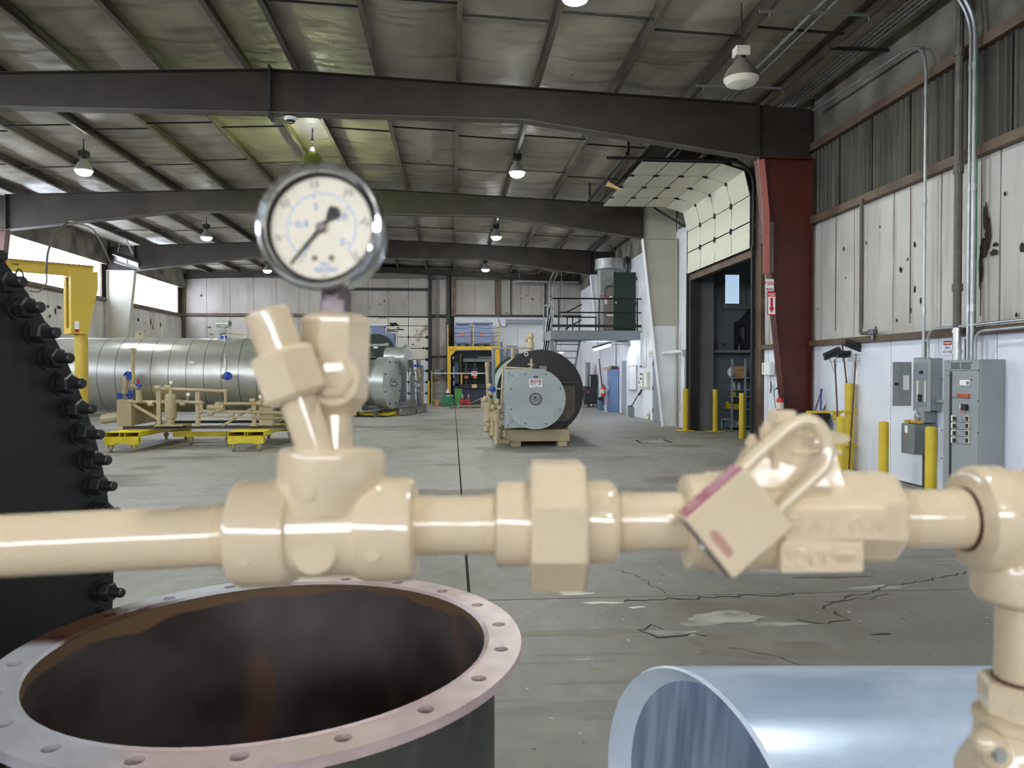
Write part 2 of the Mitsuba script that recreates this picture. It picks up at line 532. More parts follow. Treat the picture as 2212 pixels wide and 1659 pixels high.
cr = [(G((1340, 1298), (1500, 1292), (1620, 1287), (1760, 1283)), .012), (G((1770, 1318), (1800, 1300), (1880, 1280), (1920, 1266), (2100, 1235)), .008),
      (G((1770, 1302), (1830, 1296), (1925, 1283)), .009), (G((1720, 1340), (1780, 1348), (1830, 1338), (1800, 1318)), .01),
      (G((1380, 1360), (1410, 1376), (1480, 1374), (1530, 1370)), .012), (G((1380, 1358), (1400, 1350), (1440, 1362)), .01),
      (G((1560, 1395), (1660, 1415), (1740, 1438)), .005), (G((1335, 1230), (1400, 1256), (1450, 1290)), .005), (G((940, 1000), (1180, 1000)), .003)]
for i, (pts, w) in enumerate(cr):
    part(fl, 'crack', ragged(pts, w, seed=i), 'crack', smooth=False)
for px, py, rx, ry, m, z in [(1560, 1335, .30, .13, 'patch', .0004), (1680, 1348, .16, .05, 'patch', .0006), (1455, 1368, .17, .06, 'patch', .0005), (1905, 1268, .2, .06, 'patch', .0006),
                             (1240, 1281, .14, .05, 'scuff', .0008), (1300, 1302, .13, .03, 'scuff', .0008), (1375, 1312, .06, .02, 'scuff', .0009), (1260, 1425, .05, .006, 'scuff', .0009), (1290, 1443, .05, .008, 'floor_yellow', .0009),
                             (1800, 1247, .3, .035, 'dark_stain', .0007), (1650, 1400, .45, .22, 'stain_soft', .0003), (1905, 1370, .06, .02, 'crack', .0009)]:
    p = atZ(px, py); part(fl, 'patch' if 'stain' not in m else 'stain', blob(p[0], p[1], rx, ry, z, int(px)), m, smooth=False)
for q, w in [(((1090, 1371), (1375, 1374)), .012), (((1000, 962), (900, 961)), .02), (((1380, 924), (1455, 930)), .05), (((1455, 930), (1500, 930)), .05), (((1385, 923), (1470, 921)), .04), (((1265, 919), (1430, 916)), .03)]:
    part(fl, 'painted_line', ragged(G(*q), w, .0010, 5, .004), 'floor_yellow', smooth=False)
p = [atZ(*q)[:2] for q in ((1372, 950), (1432, 949), (1452, 957), (1385, 958))]
part(fl, 'hatch_frame', cat(*[ragged([p[i], p[(i + 1) % 4]], .035, .0014, i, .003) for i in range(4)]), 'joint', smooth=False)
part(fl, 'hatch_cover', trimesh.Trimesh([(*q, .001) for q in p], [(0, 1, 2), (0, 2, 3)], process=False), 'patch', smooth=False)

# ---- roof: deck, sagging insulation blankets between purlins, purlins, sag rods
ce = struct('ceiling')
e = .35
V = [(XL - e, YB - .2, zr(XL - e) + .12), (RIDGE, YB - .2, zr(RIDGE) + .12), (XR + e, YB - .2, zr(XR + e) + .12)]
V += [(x, YF + .2, z) for x, _, z in V]
solo(ce, cat(trimesh.Trimesh(V, [(0, 4, 1), (0, 3, 4), (1, 5, 2), (1, 4, 5)], process=False)), 'insul_dark', False)
PX = sorted([-2.92 + 1.5 * k for k in range(7)] + [-3.80 - 1.5 * k for k in range(7)])
PXE = [XL + .02] + PX + [XR + .02]
YC = [YB] + FRAMES + [YF]
for i in range(len(PXE) - 1):
    for j in range(len(YC) - 1):
        x0, x1, y0, y1 = PXE[i], PXE[i + 1], YC[j], YC[j + 1]
        n, mn = 6, (40 if YC[j + 1] > 10 else 6)
        u, v = np.meshgrid(np.linspace(0, 1, n + 1), np.linspace(0, 1, mn + 1), indexing='ij')
        X, Yy = x0 + u * (x1 - x0), y0 + v * (y1 - y0)
        per = .045 * (4 * u * (1 - u)) * (.55 + .45 * np.cos(2 * np.pi * Yy / 1.52 + i * .7))
        wr = (meshkit.noise(np.stack([X * 1.3, Yy * 2.2, X * 0 + i], -1), 3) - .5) * .05 * (4 * u * (1 - u))
        Zz = np.array([zr(x) for x in X.ravel()]).reshape(X.shape) - .015 - .05 * 4 * u * (1 - u) - per * .6 - wr
        idx = np.arange((n + 1) * (mn + 1)).reshape(n + 1, mn + 1)
        q = np.stack([idx[:-1, :-1], idx[1:, :-1], idx[1:, 1:], idx[:-1, 1:]], -1).reshape(-1, 4)
        part(ce, 'insulation_blanket', (np.stack([X, Yy, Zz], -1).reshape(-1, 3), q[:, ::-1]), 'insul', smooth=True)
for x in PX:
    z = zr(x)
    k = part(ce, 'purlin', cat(bx(x - .004, x + .004, YB, YF, z - .262, z - .005), bx(x - .075, x + .004, YB, YF, z - .012, z - .005)), 'purlin_shade', smooth=False)
    part(k, 'lower_flange', cat(bx(x - .004, x + .075, YB, YF, z - .266, z - .258), bx(x + .069, x + .075, YB, YF, z - .258, z - .24)), 'purlin', smooth=False)
for i in range(len(PX) - 1):
    for j in range(2, len(YC) - 1):
        for t in (.33, .66):
            if (PX[i] > RIDGE - .5 and PX[i] < RIDGE): continue
            y = YC[j] + t * (YC[j + 1] - YC[j]) + (i % 2) * .35
            part(ce, 'sag_rod', bar((PX[i], y, zr(PX[i]) - .22), (PX[i + 1], y, zr(PX[i + 1]) - .22), .03, .03), 'black_steel', smooth=False)

# ---- rigid steel frames
def frame_at(y, label, left, right, splice=True):
    t = thing('rigid_frame', label, 'steel frame')
    w = .26
    xi = [-13.05, -8.0, RIDGE, 1.35, 5.95]; dz = [1.03, .62, .80, .62, 1.05]
    top = [zr(x) - .266 for x in xi]
    poly = [(x, z) for x, z in zip(xi, top)] + [(x, z - d) for x, z, d in reversed(list(zip(xi, top, dz)))]
    part(t, 'rafter_web', prism(poly, (0, y - .006, 0), (1, 0, 0), (0, 0, 1), (0, .012, 0)), 'beam', smooth=False)
    fl_ = []
    for a in range(4):
        fl_.append(bar((xi[a], y, top[a] - .006), (xi[a + 1], y, top[a + 1] - .006), w, .014))
    part(t, 'top_flange', cat(*fl_), 'beam', smooth=False)
    part(t, 'bottom_flange', cat(*[bar((xi[a], y, top[a] - dz[a]), (xi[a + 1], y, top[a + 1] - dz[a + 1]), w, .016) for a in range(4)]), 'purlin', smooth=False)
    for x in (-13.05, 5.95):
        part(t, 'stiffener', bx(x - .008, x + .008, y - w / 2, y + w / 2, zr(x) - .266 - 1.04, zr(x) - .27), 'black_steel', smooth=False)
    if splice:
        part(t, 'splice_plate', bx(RIDGE - .02, RIDGE + .02, y - w / 2 - .02, y + w / 2 + .02, top[2] - dz[2] - .1, top[2] + .06), 'black_steel', smooth=False)
        for s in (-1, 1):
            for k in (.08, .2, .6, .74):
                part(t, 'splice_bolt', bx(RIDGE - .05, RIDGE + .05, y + s * .08 - .012, y + s * .08 + .012, top[2] - k, top[2] - k + .024), 'black_steel', smooth=False)
    for side, (xo, xin_t, xin_b, m) in enumerate(((-14.15, -13.05, -13.7, left), (7.03, 5.95, 6.62, right))):
        sgn = -1 if side == 0 else 1
        xk = -13.05 if side == 0 else 5.95
        zt = zr(xk) - .266 - 1.04
        # knee
        part(t, 'knee_plate', prism([(xk, zr(xk) - .266), (xo, zr(xo) - .266), (xo, zt), (xk, zt)], (0, y - .006, 0), (1, 0, 0), (0, 0, 1), (0, .012, 0)), 'beam' if m != 'cream' or side == 0 else 'cream', smooth=False)
        col = part(t, 'column', prism([(xin_b, 0), (xin_t, zt), (xo, zt), (xo, 0)], (0, y - .007, 0), (1, 0, 0), (0, 0, 1), (0, .014, 0)), m, smooth=False)
        part(col, 'inner_flange', bar((xin_b, y, 0), (xin_t, y, zt), .016, w, (0, 1, 0)), 'wall_white' if (m, side) == ('cream', 1) else m, smooth=False)
        if (m, side) == ('cream', 1):
            xm = xin_b + (xin_t - xin_b) * 3.18 / zt
            part(col, 'lower_coat', prism([(xin_b + .01, .03), (xm + .01, 3.18), (xo - .01, 3.18), (xo - .01, .03)], (0, y - .009, 0), (1, 0, 0), (0, 0, 1), (0, .018, 0)), 'wall_white', 'lower half painted bluish white', smooth=False)
        part(col, 'outer_flange', bar((xo, y, 0), (xo, y, zt), .016, w, (0, 1, 0)), m, smooth=False)
        part(col, 'base_plate', bx(min(xin_b, xo) - .05, max(xin_b, xo) + .05, y - .18, y + .18, 0, .025), m, smooth=False)
        part(col, 'cap_plate', bx(min(xk, xo), max(xk, xo), y - w / 2, y + w / 2, zt - .012, zt + .012), m, smooth=False)
    return t


frame_at(FRAMES[1], 'brown steel frame overhead, in front of the nearest one in view', 'red_oxide', 'red_oxide')
frame_at(FRAMES[2], 'nearest brown rigid steel frame, on the dark red column beside the brooms', 'red_oxide', 'red_oxide')
frame_at(FRAMES[3], 'second brown rigid steel frame, ending in the wide cream column beside the overhead door', 'red_oxide', 'cream')
frame_at(FRAMES[4], 'third brown rigid steel frame, on the cream column with the glowing heater', 'cream', 'wall_white')
t = thing('end_rafter', 'brown steel beam along the top of the far wall', 'beam')
for a, b_ in ((-14.1, RIDGE), (RIDGE, 7.0)):
    part(t, 'beam', ibeam((a, 41.75, zr(a) - .41), (b_, 41.75, zr(b_) - .41), .16, .28), 'beam', smooth=False)
fr = [k for k in labels if k.startswith('rigid_frame')]

# ---- walls
def jag(w, h, seed, n=14):
    r = random.Random(seed)
    return [(w * (.6 + .6 * r.random()) * math.cos(i * 6.283 / n), h * (.5 + .7 * r.random()) * math.sin(i * 6.283 / n)) for i in range(n)]


def tear_on(wall, p, w, h, axis, seed):
    """a jagged hole in the wall facing"""
    o = np.array(p, float)
    if axis == 'x':
        part(wall, 'tear', prism(jag(w, h, seed), o, (0, 1, 0), (0, 0, 1), (.006, 0, 0)), 'tear', smooth=False)
    else:
        part(wall, 'tear', prism(jag(w, h, seed), o, (1, 0, 0), (0, 0, 1), (0, -.006, 0)), 'tear', smooth=False)


def pillow(w, h, t, seed, puff=.02):
    """a soft faced rectangular panel, local x across, y up, z out"""
    n, k = 5, 7
    u, v = np.meshgrid(np.linspace(0, 1, n), np.linspace(0, 1, k), indexing='ij')
    z = t + puff * ((16 * u * (1 - u) * v * (1 - v)) ** .35 - .6) + (meshkit.noise(np.stack([u * 3, v * 4, u * 0 + seed], -1), seed) - .5) * puff * .8
    top = np.stack([u * w, v * h, z], -1).reshape(-1, 3)
    idx = np.arange(n * k).reshape(n, k)
    q = np.stack([idx[:-1, :-1], idx[1:, :-1], idx[1:, 1:], idx[:-1, 1:]], -1).reshape(-1, 4)
    F_ = np.vstack([q[:, [0, 1, 2]], q[:, [0, 2, 3]]])
    rim = list(idx[:, 0]) + list(idx[-1, 1:]) + list(idx[-2::-1, -1]) + list(idx[0, -2:0:-1])
    m0 = len(top); base = top[rim] * [1, 1, 0]
    nr = len(rim)
    S = []
    for i in range(nr):
        j = (i + 1) % nr
        S += [(rim[i], m0 + i, m0 + j), (rim[i], m0 + j, rim[j])]
    return trimesh.Trimesh(np.vstack([top, base]), np.vstack([F_, S]), process=False)


MR = lambda y, z: np.array([[0, 0, -1, XR], [-1, 0, 0, y], [0, 1, 0, z], [0, 0, 0, 1.0]])     # right wall: local x runs toward -Y
ML = lambda y, z: np.array([[0, 0, 1, XL], [1, 0, 0, y], [0, 1, 0, z], [0, 0, 0, 1.0]])
MB = lambda x, z: np.array([[1, 0, 0, x], [0, 0, -1, YF], [0, 1, 0, z], [0, 0, 0, 1.0]])
_pc = {}


def pillow_part(wall, M, w, h, mat_, seed, name='panel', t=.05, puff=.02):
    key = (round(w, 3), round(h, 3), seed % 4, mat_, t, puff)
    if key not in _pc:
        _pc[key] = mikit.ply(pillow(w, h, t, seed % 4 + 1, puff), 'm_' + mat_, smooth=35)
    part(wall, name, at(_pc[key], M), None)


wr_ = struct('wall_right')
D0, D1, DZ = 17.35, 22.2, 4.55      # the overhead door opening
solo(wr_, cat(bx(XR + .0, XR + .12, YB, D0, 0, 7.6), bx(XR, XR + .12, D1, YF, 0, 7.6), bx(XR, XR + .12, D0, D1, DZ, 7.6)), 'joint', False)
k = 0
y = D0 - .55
while y > YB + 1:
    w = 1.2
    pillow_part(wr_, MR(y, 0.02), w, 2.24, 'ply_white', 0, 'lower_board', .06, .003)
    if y > 2:
        pillow_part(wr_, MR(y - .02, 2.36), w - .015, 2.28, 'wall_dirty', k)
    k += 1; y -= 1.215
part(wr_, 'panel', bx(XR - .06, XR, YB, 2.2, 2.36, 4.64), 'wall_dirty', smooth=False)
pillow_part(wr_, MR(D0 - .02, .02), .5, 2.24, 'ply_white', 0, 'lower_board', .06, .003)
pillow_part(wr_, MR(D0 - .25, 2.36), .28, 2.28, 'wall_dirty', 2)
y, k = 16.9, 0
while y > YB + 1:
    L = 1.05
    yy = np.arange(0, L + .001, .021); prof = .018 * np.clip(np.sin(yy / .15 * 2 * np.pi) * 1.8, -1, 1) + .05
    nn = len(yy)
    Vv = np.vstack([np.stack([XR - prof, y - yy, np.full(nn, 4.76)], 1), np.stack([XR - prof, y - yy, np.full(nn, 6.05)], 1)])
    part(wr_, 'ribbed_panel', (Vv, np.array([(i, i + 1, nn + i + 1, nn + i) for i in range(nn - 1)])), 'ribbed', smooth=False)
    part(wr_, 'ribbed_seam', bx(XR - .075, XR - .03, y - L - .035, y - L, 4.76, 6.05), 'black_steel', smooth=False)
    y -= 1.09
for z, h in ((2.30, .10), (4.70, .13), (6.12, .14)):
    for a, b_ in ((YB, 14.6), (14.8, D0 - .3)):
        part(wr_, 'girt', cat(bx(XR - .16, XR - .02, a, b_, z - h / 2, z - h / 2 + .012), bx(XR - .17, XR - .155, a, b_, z - h / 2, z + h / 2)), 'girt', smooth=False)
for a, b_ in ((YB, 14.6), (14.8, 23.7), (23.9, 32.8), (33.1, YF)):
    part(wr_, 'eave_blanket', bx(XR - .09, XR, a, b_, 6.2, zr(XR) - .02), 'insul_dark', smooth=False)
# smooth white partition beyond the second frame
part(wr_, 'white_board', bx(XR - .05, XR, 24.0, YF, 0, 6.95), 'wall_white', smooth=False)
part(wr_, 'white_board', bx(XR - .05, XR, D1 + .55, 24.0, 0, 6.6), 'wall_white', smooth=False)
part(wr_, 'lintel_board', bx(XR - .02, XR, D0, D1, DZ + .02, 7.0), 'annex_grey', smooth=False)
for px, py, w, h in [(2134, 505, .06, .2), (2124, 540, .09, .16), (2118, 580, .05, .25), (2146, 545, .07, .05), (2150, 528, .05, .03), (2208, 535, .05, .07), (1945, 582, .03, .05), (1975, 528, .02, .07), (2128, 470, .05, .2), (1822, 538, .015, .05), (1975, 625, .02, .05), (1988, 650, .018, .05), (1936, 692, .015, .04),
                     (1966, 670, .015, .04), (1995, 502, .015, .05), (1870, 525, .012, .03), (1900, 490, .012, .02), (2170, 418, .02, .03), (1826, 600, .012, .02), (1766, 668, .012, .02), (1891, 708, .018, .03), (2195, 680, .02, .03), (1960, 560, .012, .03)]:
    tear_on(wr_, atX(px, py, XR - .074), w, h, 'x', int(px * 7 + py))
for px in (1806, 1866, 1967, 2120):                                  # dark drips down the seams
    p = atX(px, 500, XR - .066); part(wr_, 'seam_gap', bx(XR - .072, XR - .064, p[1] - .005, p[1] + .005, 2.5, 4.6), 'girt', smooth=False)

wl = struct('wall_left')
solo(wl, bx(XL - .12, XL, YB, YF, 0, 7.4), 'joint', False)
WZ0, WZ1 = 4.78, 6.14
y = YB
k = 0
while y < YF - .3:
    w = min(1.2, YF - y - .05)
    if y > 20:
        pillow_part(wl, ML(y, 2.42), w, WZ0 - 2.55, 'wall_dirty', k + 1)
        pillow_part(wl, ML(y, .02), w, 2.26, 'wall_dirty', k + 2, 'lower_board', .05, .01)
    k += 1; y += 1.215
part(wl, 'panel', bx(XL, XL + .05, YB, 20.4, .02, WZ0 - .12), 'wall_dirty', smooth=False)
for a, b_ in ((YB, 23.65), (23.95, 32.8), (33.1, YF)):
    part(wl, 'girt', cat(bx(XL, XL + .22, a, b_, WZ0 - .13, WZ0 - .115), bx(XL + .2, XL + .215, a, b_, WZ0 - .13, WZ0)), 'girt', smooth=False)
    part(wl, 'girt', cat(bx(XL, XL + .18, a, b_, 2.3, 2.312), bx(XL + .16, XL + .175, a, b_, 2.28, 2.38)), 'girt', smooth=False)
    part(wl, 'eave_board', bx(XL, XL + .25, a, b_, WZ1, zr(XL) - .02), 'insul_dark', smooth=False)
for px, py, w, h in [(104, 662, .04, .05), (128, 664, .1, .05), (120, 672, .03, .1), (108, 683, .03, .05), (189, 680, .02, .05), (130, 710, .02, .05), (299, 690, .05, .08), (326, 695, .04, .14), (330, 708, .03, .1), (347, 702, .03, .09), (313, 715, .02, .04), (303, 719, .02, .1), (292, 688, .02, .03), (314, 697, .015, .03), (60, 702, .03, .04)]:
    p = atX(px, py, XL + .076); o = p.copy()
    tear_on(wl, o, w * 1.5, h * 1.3, 'x', int(px * 3 + py))
wn = 0
for a, b_, npan in ((YB + .4, -3.75, 1), (-3.4, 5.3, 1), (5.8, 14.4, 1), (15.0, 23.55, 1), (24.1, 32.6, 4), (33.35, 41.35, 3)):
    wn += 1; wk = struct(f'window_{wn}')
    part(wk, 'window_frame', cat(bx(XL, XL + .1, a - .06, a, WZ0 - .1, WZ1 + .02), bx(XL, XL + .1, b_, b_ + .06, WZ0 - .1, WZ1 + .02), bx(XL, XL + .1, a, b_, WZ1, WZ1 + .05)), 'girt', smooth=False)
    for i in range(npan):
        y0, y1 = a + (b_ - a) * i / npan + .012, a + (b_ - a) * (i + 1) / npan - .012
        Vp = [(XL + .03, y0, WZ0), (XL + .03, y1, WZ0), (XL + .03, y1, WZ1), (XL + .03, y0, WZ1)]
        part(wk, 'pane', emit(trimesh.Trimesh(Vp, [(0, 1, 2), (0, 2, 3)], process=False), DAY), None)
    if npan > 1:
        part(wk, 'mullion', cat(*[bx(XL + .02, XL + .05, a + (b_ - a) * i / npan - .014, a + (b_ - a) * i / npan + .014, WZ0, WZ1) for i in range(1, npan)]), 'off_white', smooth=False)

wb = struct('wall_back')
solo(wb, bx(XL - .1, XR + .1, YF, YF + .12, 0, 7.7), 'joint', False)
ZG, ZT = 4.76, 6.75
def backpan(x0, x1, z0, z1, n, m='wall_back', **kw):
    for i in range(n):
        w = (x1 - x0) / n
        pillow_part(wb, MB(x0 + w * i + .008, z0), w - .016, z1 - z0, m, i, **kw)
DX0, DX1 = -5.62, -1.28
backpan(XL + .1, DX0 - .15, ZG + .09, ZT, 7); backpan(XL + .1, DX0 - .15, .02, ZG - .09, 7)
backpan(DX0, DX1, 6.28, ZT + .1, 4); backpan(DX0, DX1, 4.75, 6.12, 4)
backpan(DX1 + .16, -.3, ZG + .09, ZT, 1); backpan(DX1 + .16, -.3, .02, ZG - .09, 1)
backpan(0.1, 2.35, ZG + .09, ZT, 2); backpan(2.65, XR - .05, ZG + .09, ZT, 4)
backpan(0.1, XR - .05, .02, ZG - .03, 4, 'wall_white', name='lower_board', puff=.006)
for a, b_, z, m in ((XL, DX0 - .1, ZG, 'girt'), (DX0, DX1, 6.2, 'black_steel'), (DX1 + .1, -.25, ZG, 'black_steel'), (-.2, XR, ZG + .03, 'black_steel'), (DX1 + .1, -.25, 2.55, 'black_steel')):
    part(wb, 'girt', bx(a, b_, YF - .16, YF - .02, z - .06, z + .06), m, smooth=False)
for x, w, z0 in ((DX0 - .08, .13, 0), (DX1 + .07, .13, 0), (-.22, .16, 0), (.06, .24, ZG), (2.5, .26, ZG), (XL + .12, .2, 0), (3.2, .05, ZG), (5.1, .06, ZG)):
    part(wb, 'post', bx(x - w / 2, x + w / 2, YF - .22, YF - .02, z0, 7.0), 'black_steel' if w < .2 else 'girt', smooth=False)
part(wb, 'top_blanket', bx(XL, XR, YF - .05, YF, ZT + .02, 7.4), 'insul_dark', smooth=False)
for px, py, w, h in [(435, 638, .04, .07), (414, 647, .02, .03), (452, 707, .09, .04), (457, 722, .1, .025), (1137, 639, .03, .06), (1127, 645, .05, .03), (1150, 646, .08, .05), (1190, 640, .04, .05), (1165, 650, .03, .03), (1145, 660, .02, .03), (940, 655, .02, .05), (830, 650, .05, .04), (822, 657, .03, .05), (880, 640, .03, .03), (1095, 676, .12, .03), (800, 664, .02, .04), (511, 617, .01, .02), (1030, 640, .02, .02), (1140, 622, .04, .02)]:
    tear_on(wb, atY(px, py, YF - .076), w, h, 'y', int(px + py * 5))
# the closed sectional door in the far wall
d2 = struct('door_2')
rows = [4.68] + [4.22 - .61 * i for i in range(7)] + [.02]
for r_ in range(len(rows) - 1):
    sec = part(d2, 'section', bx(DX0, DX1, YF - .1, YF - .04, rows[r_ + 1] + .012, rows[r_] - .012), 'black_steel', smooth=False)
    for i in range(4):
        w = (DX1 - DX0) / 4
        m = bb(DX0 + w * i + .012, DX0 + w * (i + 1) - .012, YF - .15, YF - .1, rows[r_ + 1] + .015, rows[r_] - .015, .012)
        part(sec, 'panel', m, 'door_white' if rows[r_] > 2.6 else 'ply_white')
for i in (1, 2, 3):
    w = (DX1 - DX0) / 4
    for r_ in range(2, 8):
        part(d2, 'hinge', bx(DX0 + w * i - .04, DX0 + w * i + .04, YF - .18, YF - .145, rows[r_] - .06, rows[r_] + .06), 'rubber', smooth=False)
part(d2, 'track', cat(bx(DX1 - .02, DX1 + .05, YF - .26, YF - .16, 0, 6.3), bx(DX0 - .05, DX0 + .02, YF - .26, YF - .16, 0, 6.3)), 'black_steel', smooth=False)
for r_ in range(2, 8):
    part(d2, 'roller_bracket', bx(DX1 - .16, DX1, YF - .2, YF - .15, rows[r_] - .07, rows[r_] + .07), 'rubber', smooth=False)
part(d2, 'bottom_seal', bx(DX0 + .3, DX1 - .05, YF - .2, YF - .1, .0, .05), 'white', smooth=False)
for px, py, w, h in [(862, 712, .28, .05), (790, 705, .1, .1), (850, 700, .25, .12), (860, 708, .06, .05), (825, 687, .3, .02), (835, 742, .05, .05), (900, 715, .04, .03), (916, 715, .03, .03), (892, 744, .05, .05), (915, 752, .05, .08)]:
    tear_on(d2, atY(px, py, YF - .156), w, h, 'y', int(px + py))

# ---- rear wall behind the viewer, with a row of frosted windows in it
wf = struct('wall_front')
solo(wf, bx(XL - .1, XR + .1, YB - .12, YB, 0, 7.7), 'wall_dirty', False)
wk = struct('window_7')
for a, b_ in ((-13.9, -8.2), (-7.9, -2.2), (-1.9, 3.0), (3.3, 6.6)):
    part(wk, 'window_frame', cat(bx(a - .08, a, YB, YB + .08, 4.4, 6.3), bx(b_, b_ + .08, YB, YB + .08, 4.4, 6.3), bx(a, b_, YB, YB + .08, 6.2, 6.3), bx(a, b_, YB, YB + .08, 4.4, 4.5)), 'girt', smooth=False)
    Vp = [(a, YB + .03, 4.5), (b_, YB + .03, 4.5), (b_, YB + .03, 6.2), (a, YB + .03, 6.2)]
    part(wk, 'pane', emit(trimesh.Trimesh(Vp, [(0, 2, 1), (0, 3, 2)], process=False), (5.0, 5.1, 5.2)), None)

# ---- the raised overhead door on the right, its tracks and jambs
d1 = struct('door_1')
ZH, RB = 6.60, .55                      # height of the horizontal run, bend radius
def door_pt(s):
    """path of the door leaf: up the wall from DZ, round the bend, then inward"""
    up_ = ZH - RB - (DZ + .05)
    if s < up_: return np.array([XR - .22, DZ + .05 + s]), np.array([0, 1.0])
    s -= up_; arc = RB * math.pi / 2
    if s < arc:
        a = s / RB; return np.array([XR - .22 - RB + RB * math.cos(a), ZH - RB + RB * math.sin(a)]), np.array([-math.sin(a), math.cos(a)])
    s -= arc; return np.array([XR - .22 - RB - s, ZH]), np.array([-1.0, 0])
s = 0
for r_, L in enumerate((.62, .62, .62, .62, .62, .62, .62)):
    a, _ = door_pt(s); b_, _ = door_pt(s + L); s += L
    tang = (b_ - a); LL = np.linalg.norm(tang); tang = tang / LL
    nrm = np.array([-tang[1], tang[0]])               # toward the hall: left of travel
    M = np.eye(4); M[:3, 0] = (0, -1, 0); M[:3, 1] = (tang[0], 0, tang[1]); M[:3, 2] = (nrm[0], 0, nrm[1]); M[:3, 3] = (a[0], D1 - .05, a[1])
    sec = part(d1, 'section', move(bx(0, D1 - D0 - .1, .01, LL - .01, 0, .04), M), 'black_steel', smooth=False)
    nn = 4; w = (D1 - D0 - .1) / nn
    for i in range(nn):
        MM = M.copy(); MM[:3, 3] = (M @ np.array([w * i + .012, .014, .04, 1]))[:3]
        pillow_part(sec, MM, w - .024, LL - .028, 'off_white', i + r_, 'panel', .012, .012)
    for i in range(1, nn):
        part(sec, 'hinge', move(bx(w * i - .05, w * i + .05, LL - .08, LL + .05, .05, .075), M), 'rubber', smooth=False)
pt = [np.array([*door_pt(q)[0]]) for q in np.linspace(0, 5.2, 40)]
for y in (D0 - .04, D1 + .04):
    part(d1, 'track', rod(np.array([(q[0], y, q[1]) for q in pt]), .035, 6), 'black_steel')
    part(d1, 'track', bx(XR - .26, XR - .19, y - .035, y + .035, 0, DZ + .1), 'black_steel', smooth=False)
for y0, y1 in ((D0 - .32, D0), (D1, D1 + .34)):
    part(d1, 'jamb', bx(XR - .14, XR - .0, y0, y1, 0, ZH + .3), 'black_steel' if y0 > 20 else 'girt', smooth=False)
part(d1, 'header', bx(XR - .16, XR - .02, D0, D1, DZ - .12, DZ + .06), 'girt', smooth=False)
part(d1, 'track_brace', cat(bar((XR - .3, D1 + .04, 6.0), (5.9, D1 + .04, 6.56), .05, .05), bar((4.0, D0 - .04, 6.66), (4.0, D0 - .04, 7.25), .05, .05), bar((4.0, D1 + .04, 6.66), (4.0, D1 + .04, 7.25), .05, .05), bar((3.95, D0 - .1, 6.70), (3.95, D1 + .1, 6.70), .06, .06)), 'black_steel', smooth=False)
part(d1, 'torn_corner', trimesh.Trimesh([(3.95, 19.7, 6.55), (3.95, 19.3, 6.56), (4.35, 19.35, 6.36), (4.25, 19.75, 6.48)], [(0, 1, 2), (0, 2, 3)], process=False), 'orange_soft', smooth=False)
# ---- annex seen through the opening
AY = 23.35
wa = struct('wall_annex')
ap = atY(1587, 625, AY)
wx0, wx1, wz0, wz1 = atY(1568, 0, AY)[0], atY(1605, 0, AY)[0], atY(1587, 656, AY)[2], atY(1587, 592, AY)[2]
solo(wa, cat(bx(XR + .1, wx0, AY, AY + .2, 0, 5.6), bx(wx1, 16, AY, AY + .2, 0, 5.6), bx(wx0, wx1, AY, AY + .2, 0, wz0), bx(wx0, wx1, AY, AY + .2, wz1, 5.6)), 'block', False)
part(wa, 'side_wall', cat(bx(XR + .1, 16, 15.8, 16, 0, 5.6), bx(16, 16.2, 15.8, AY + .2, 0, 5.6)), 'block', smooth=False)
part(wa, 'roof', bx(XR, 16.2, 15.8, AY + .2, 5.6, 5.7), 'annex_grey', smooth=False)
part(wa, 'ground', bx(XR - .1, 16.2, 15.8, AY + .2, -.2, -.004), 'floor', smooth=False)
xa, xb = atY(1503, 800, 22.9)[0], atY(1534, 800, 22.9)[0]
part(wa, 'pilaster', bx(XR + .12, xb, 22.6, AY, 0, 5.6), 'annex_grey', smooth=False)
w8 = struct('window_8')
part(w8, 'window_frame', cat(bx(wx0 - .09, wx0, AY - .06, AY + .1, wz0 - .05, wz1 + .05), bx(wx1, wx1 + .12, AY - .06, AY + .1, wz0 - .05, wz1 + .05), bx(wx0, wx1, AY - .06, AY + .1, wz1, wz1 + .06)), 'annex_grey', smooth=False)
part(w8, 'sill', bx(wx0 - .12, wx1 + .2, AY - .18, AY + .05, wz0 - .18, wz0 - .02), 'annex_grey', smooth=False)
Vp = [(wx0, AY + .1, wz0), (wx1, AY + .1, wz0), (wx1, AY + .1, wz1), (wx0, AY + .1, wz1)]
part(w8, 'pane', mikit.ply(trimesh.Trimesh(Vp, [(0, 1, 2), (0, 2, 3)], process=False), 'm_glass'), None)

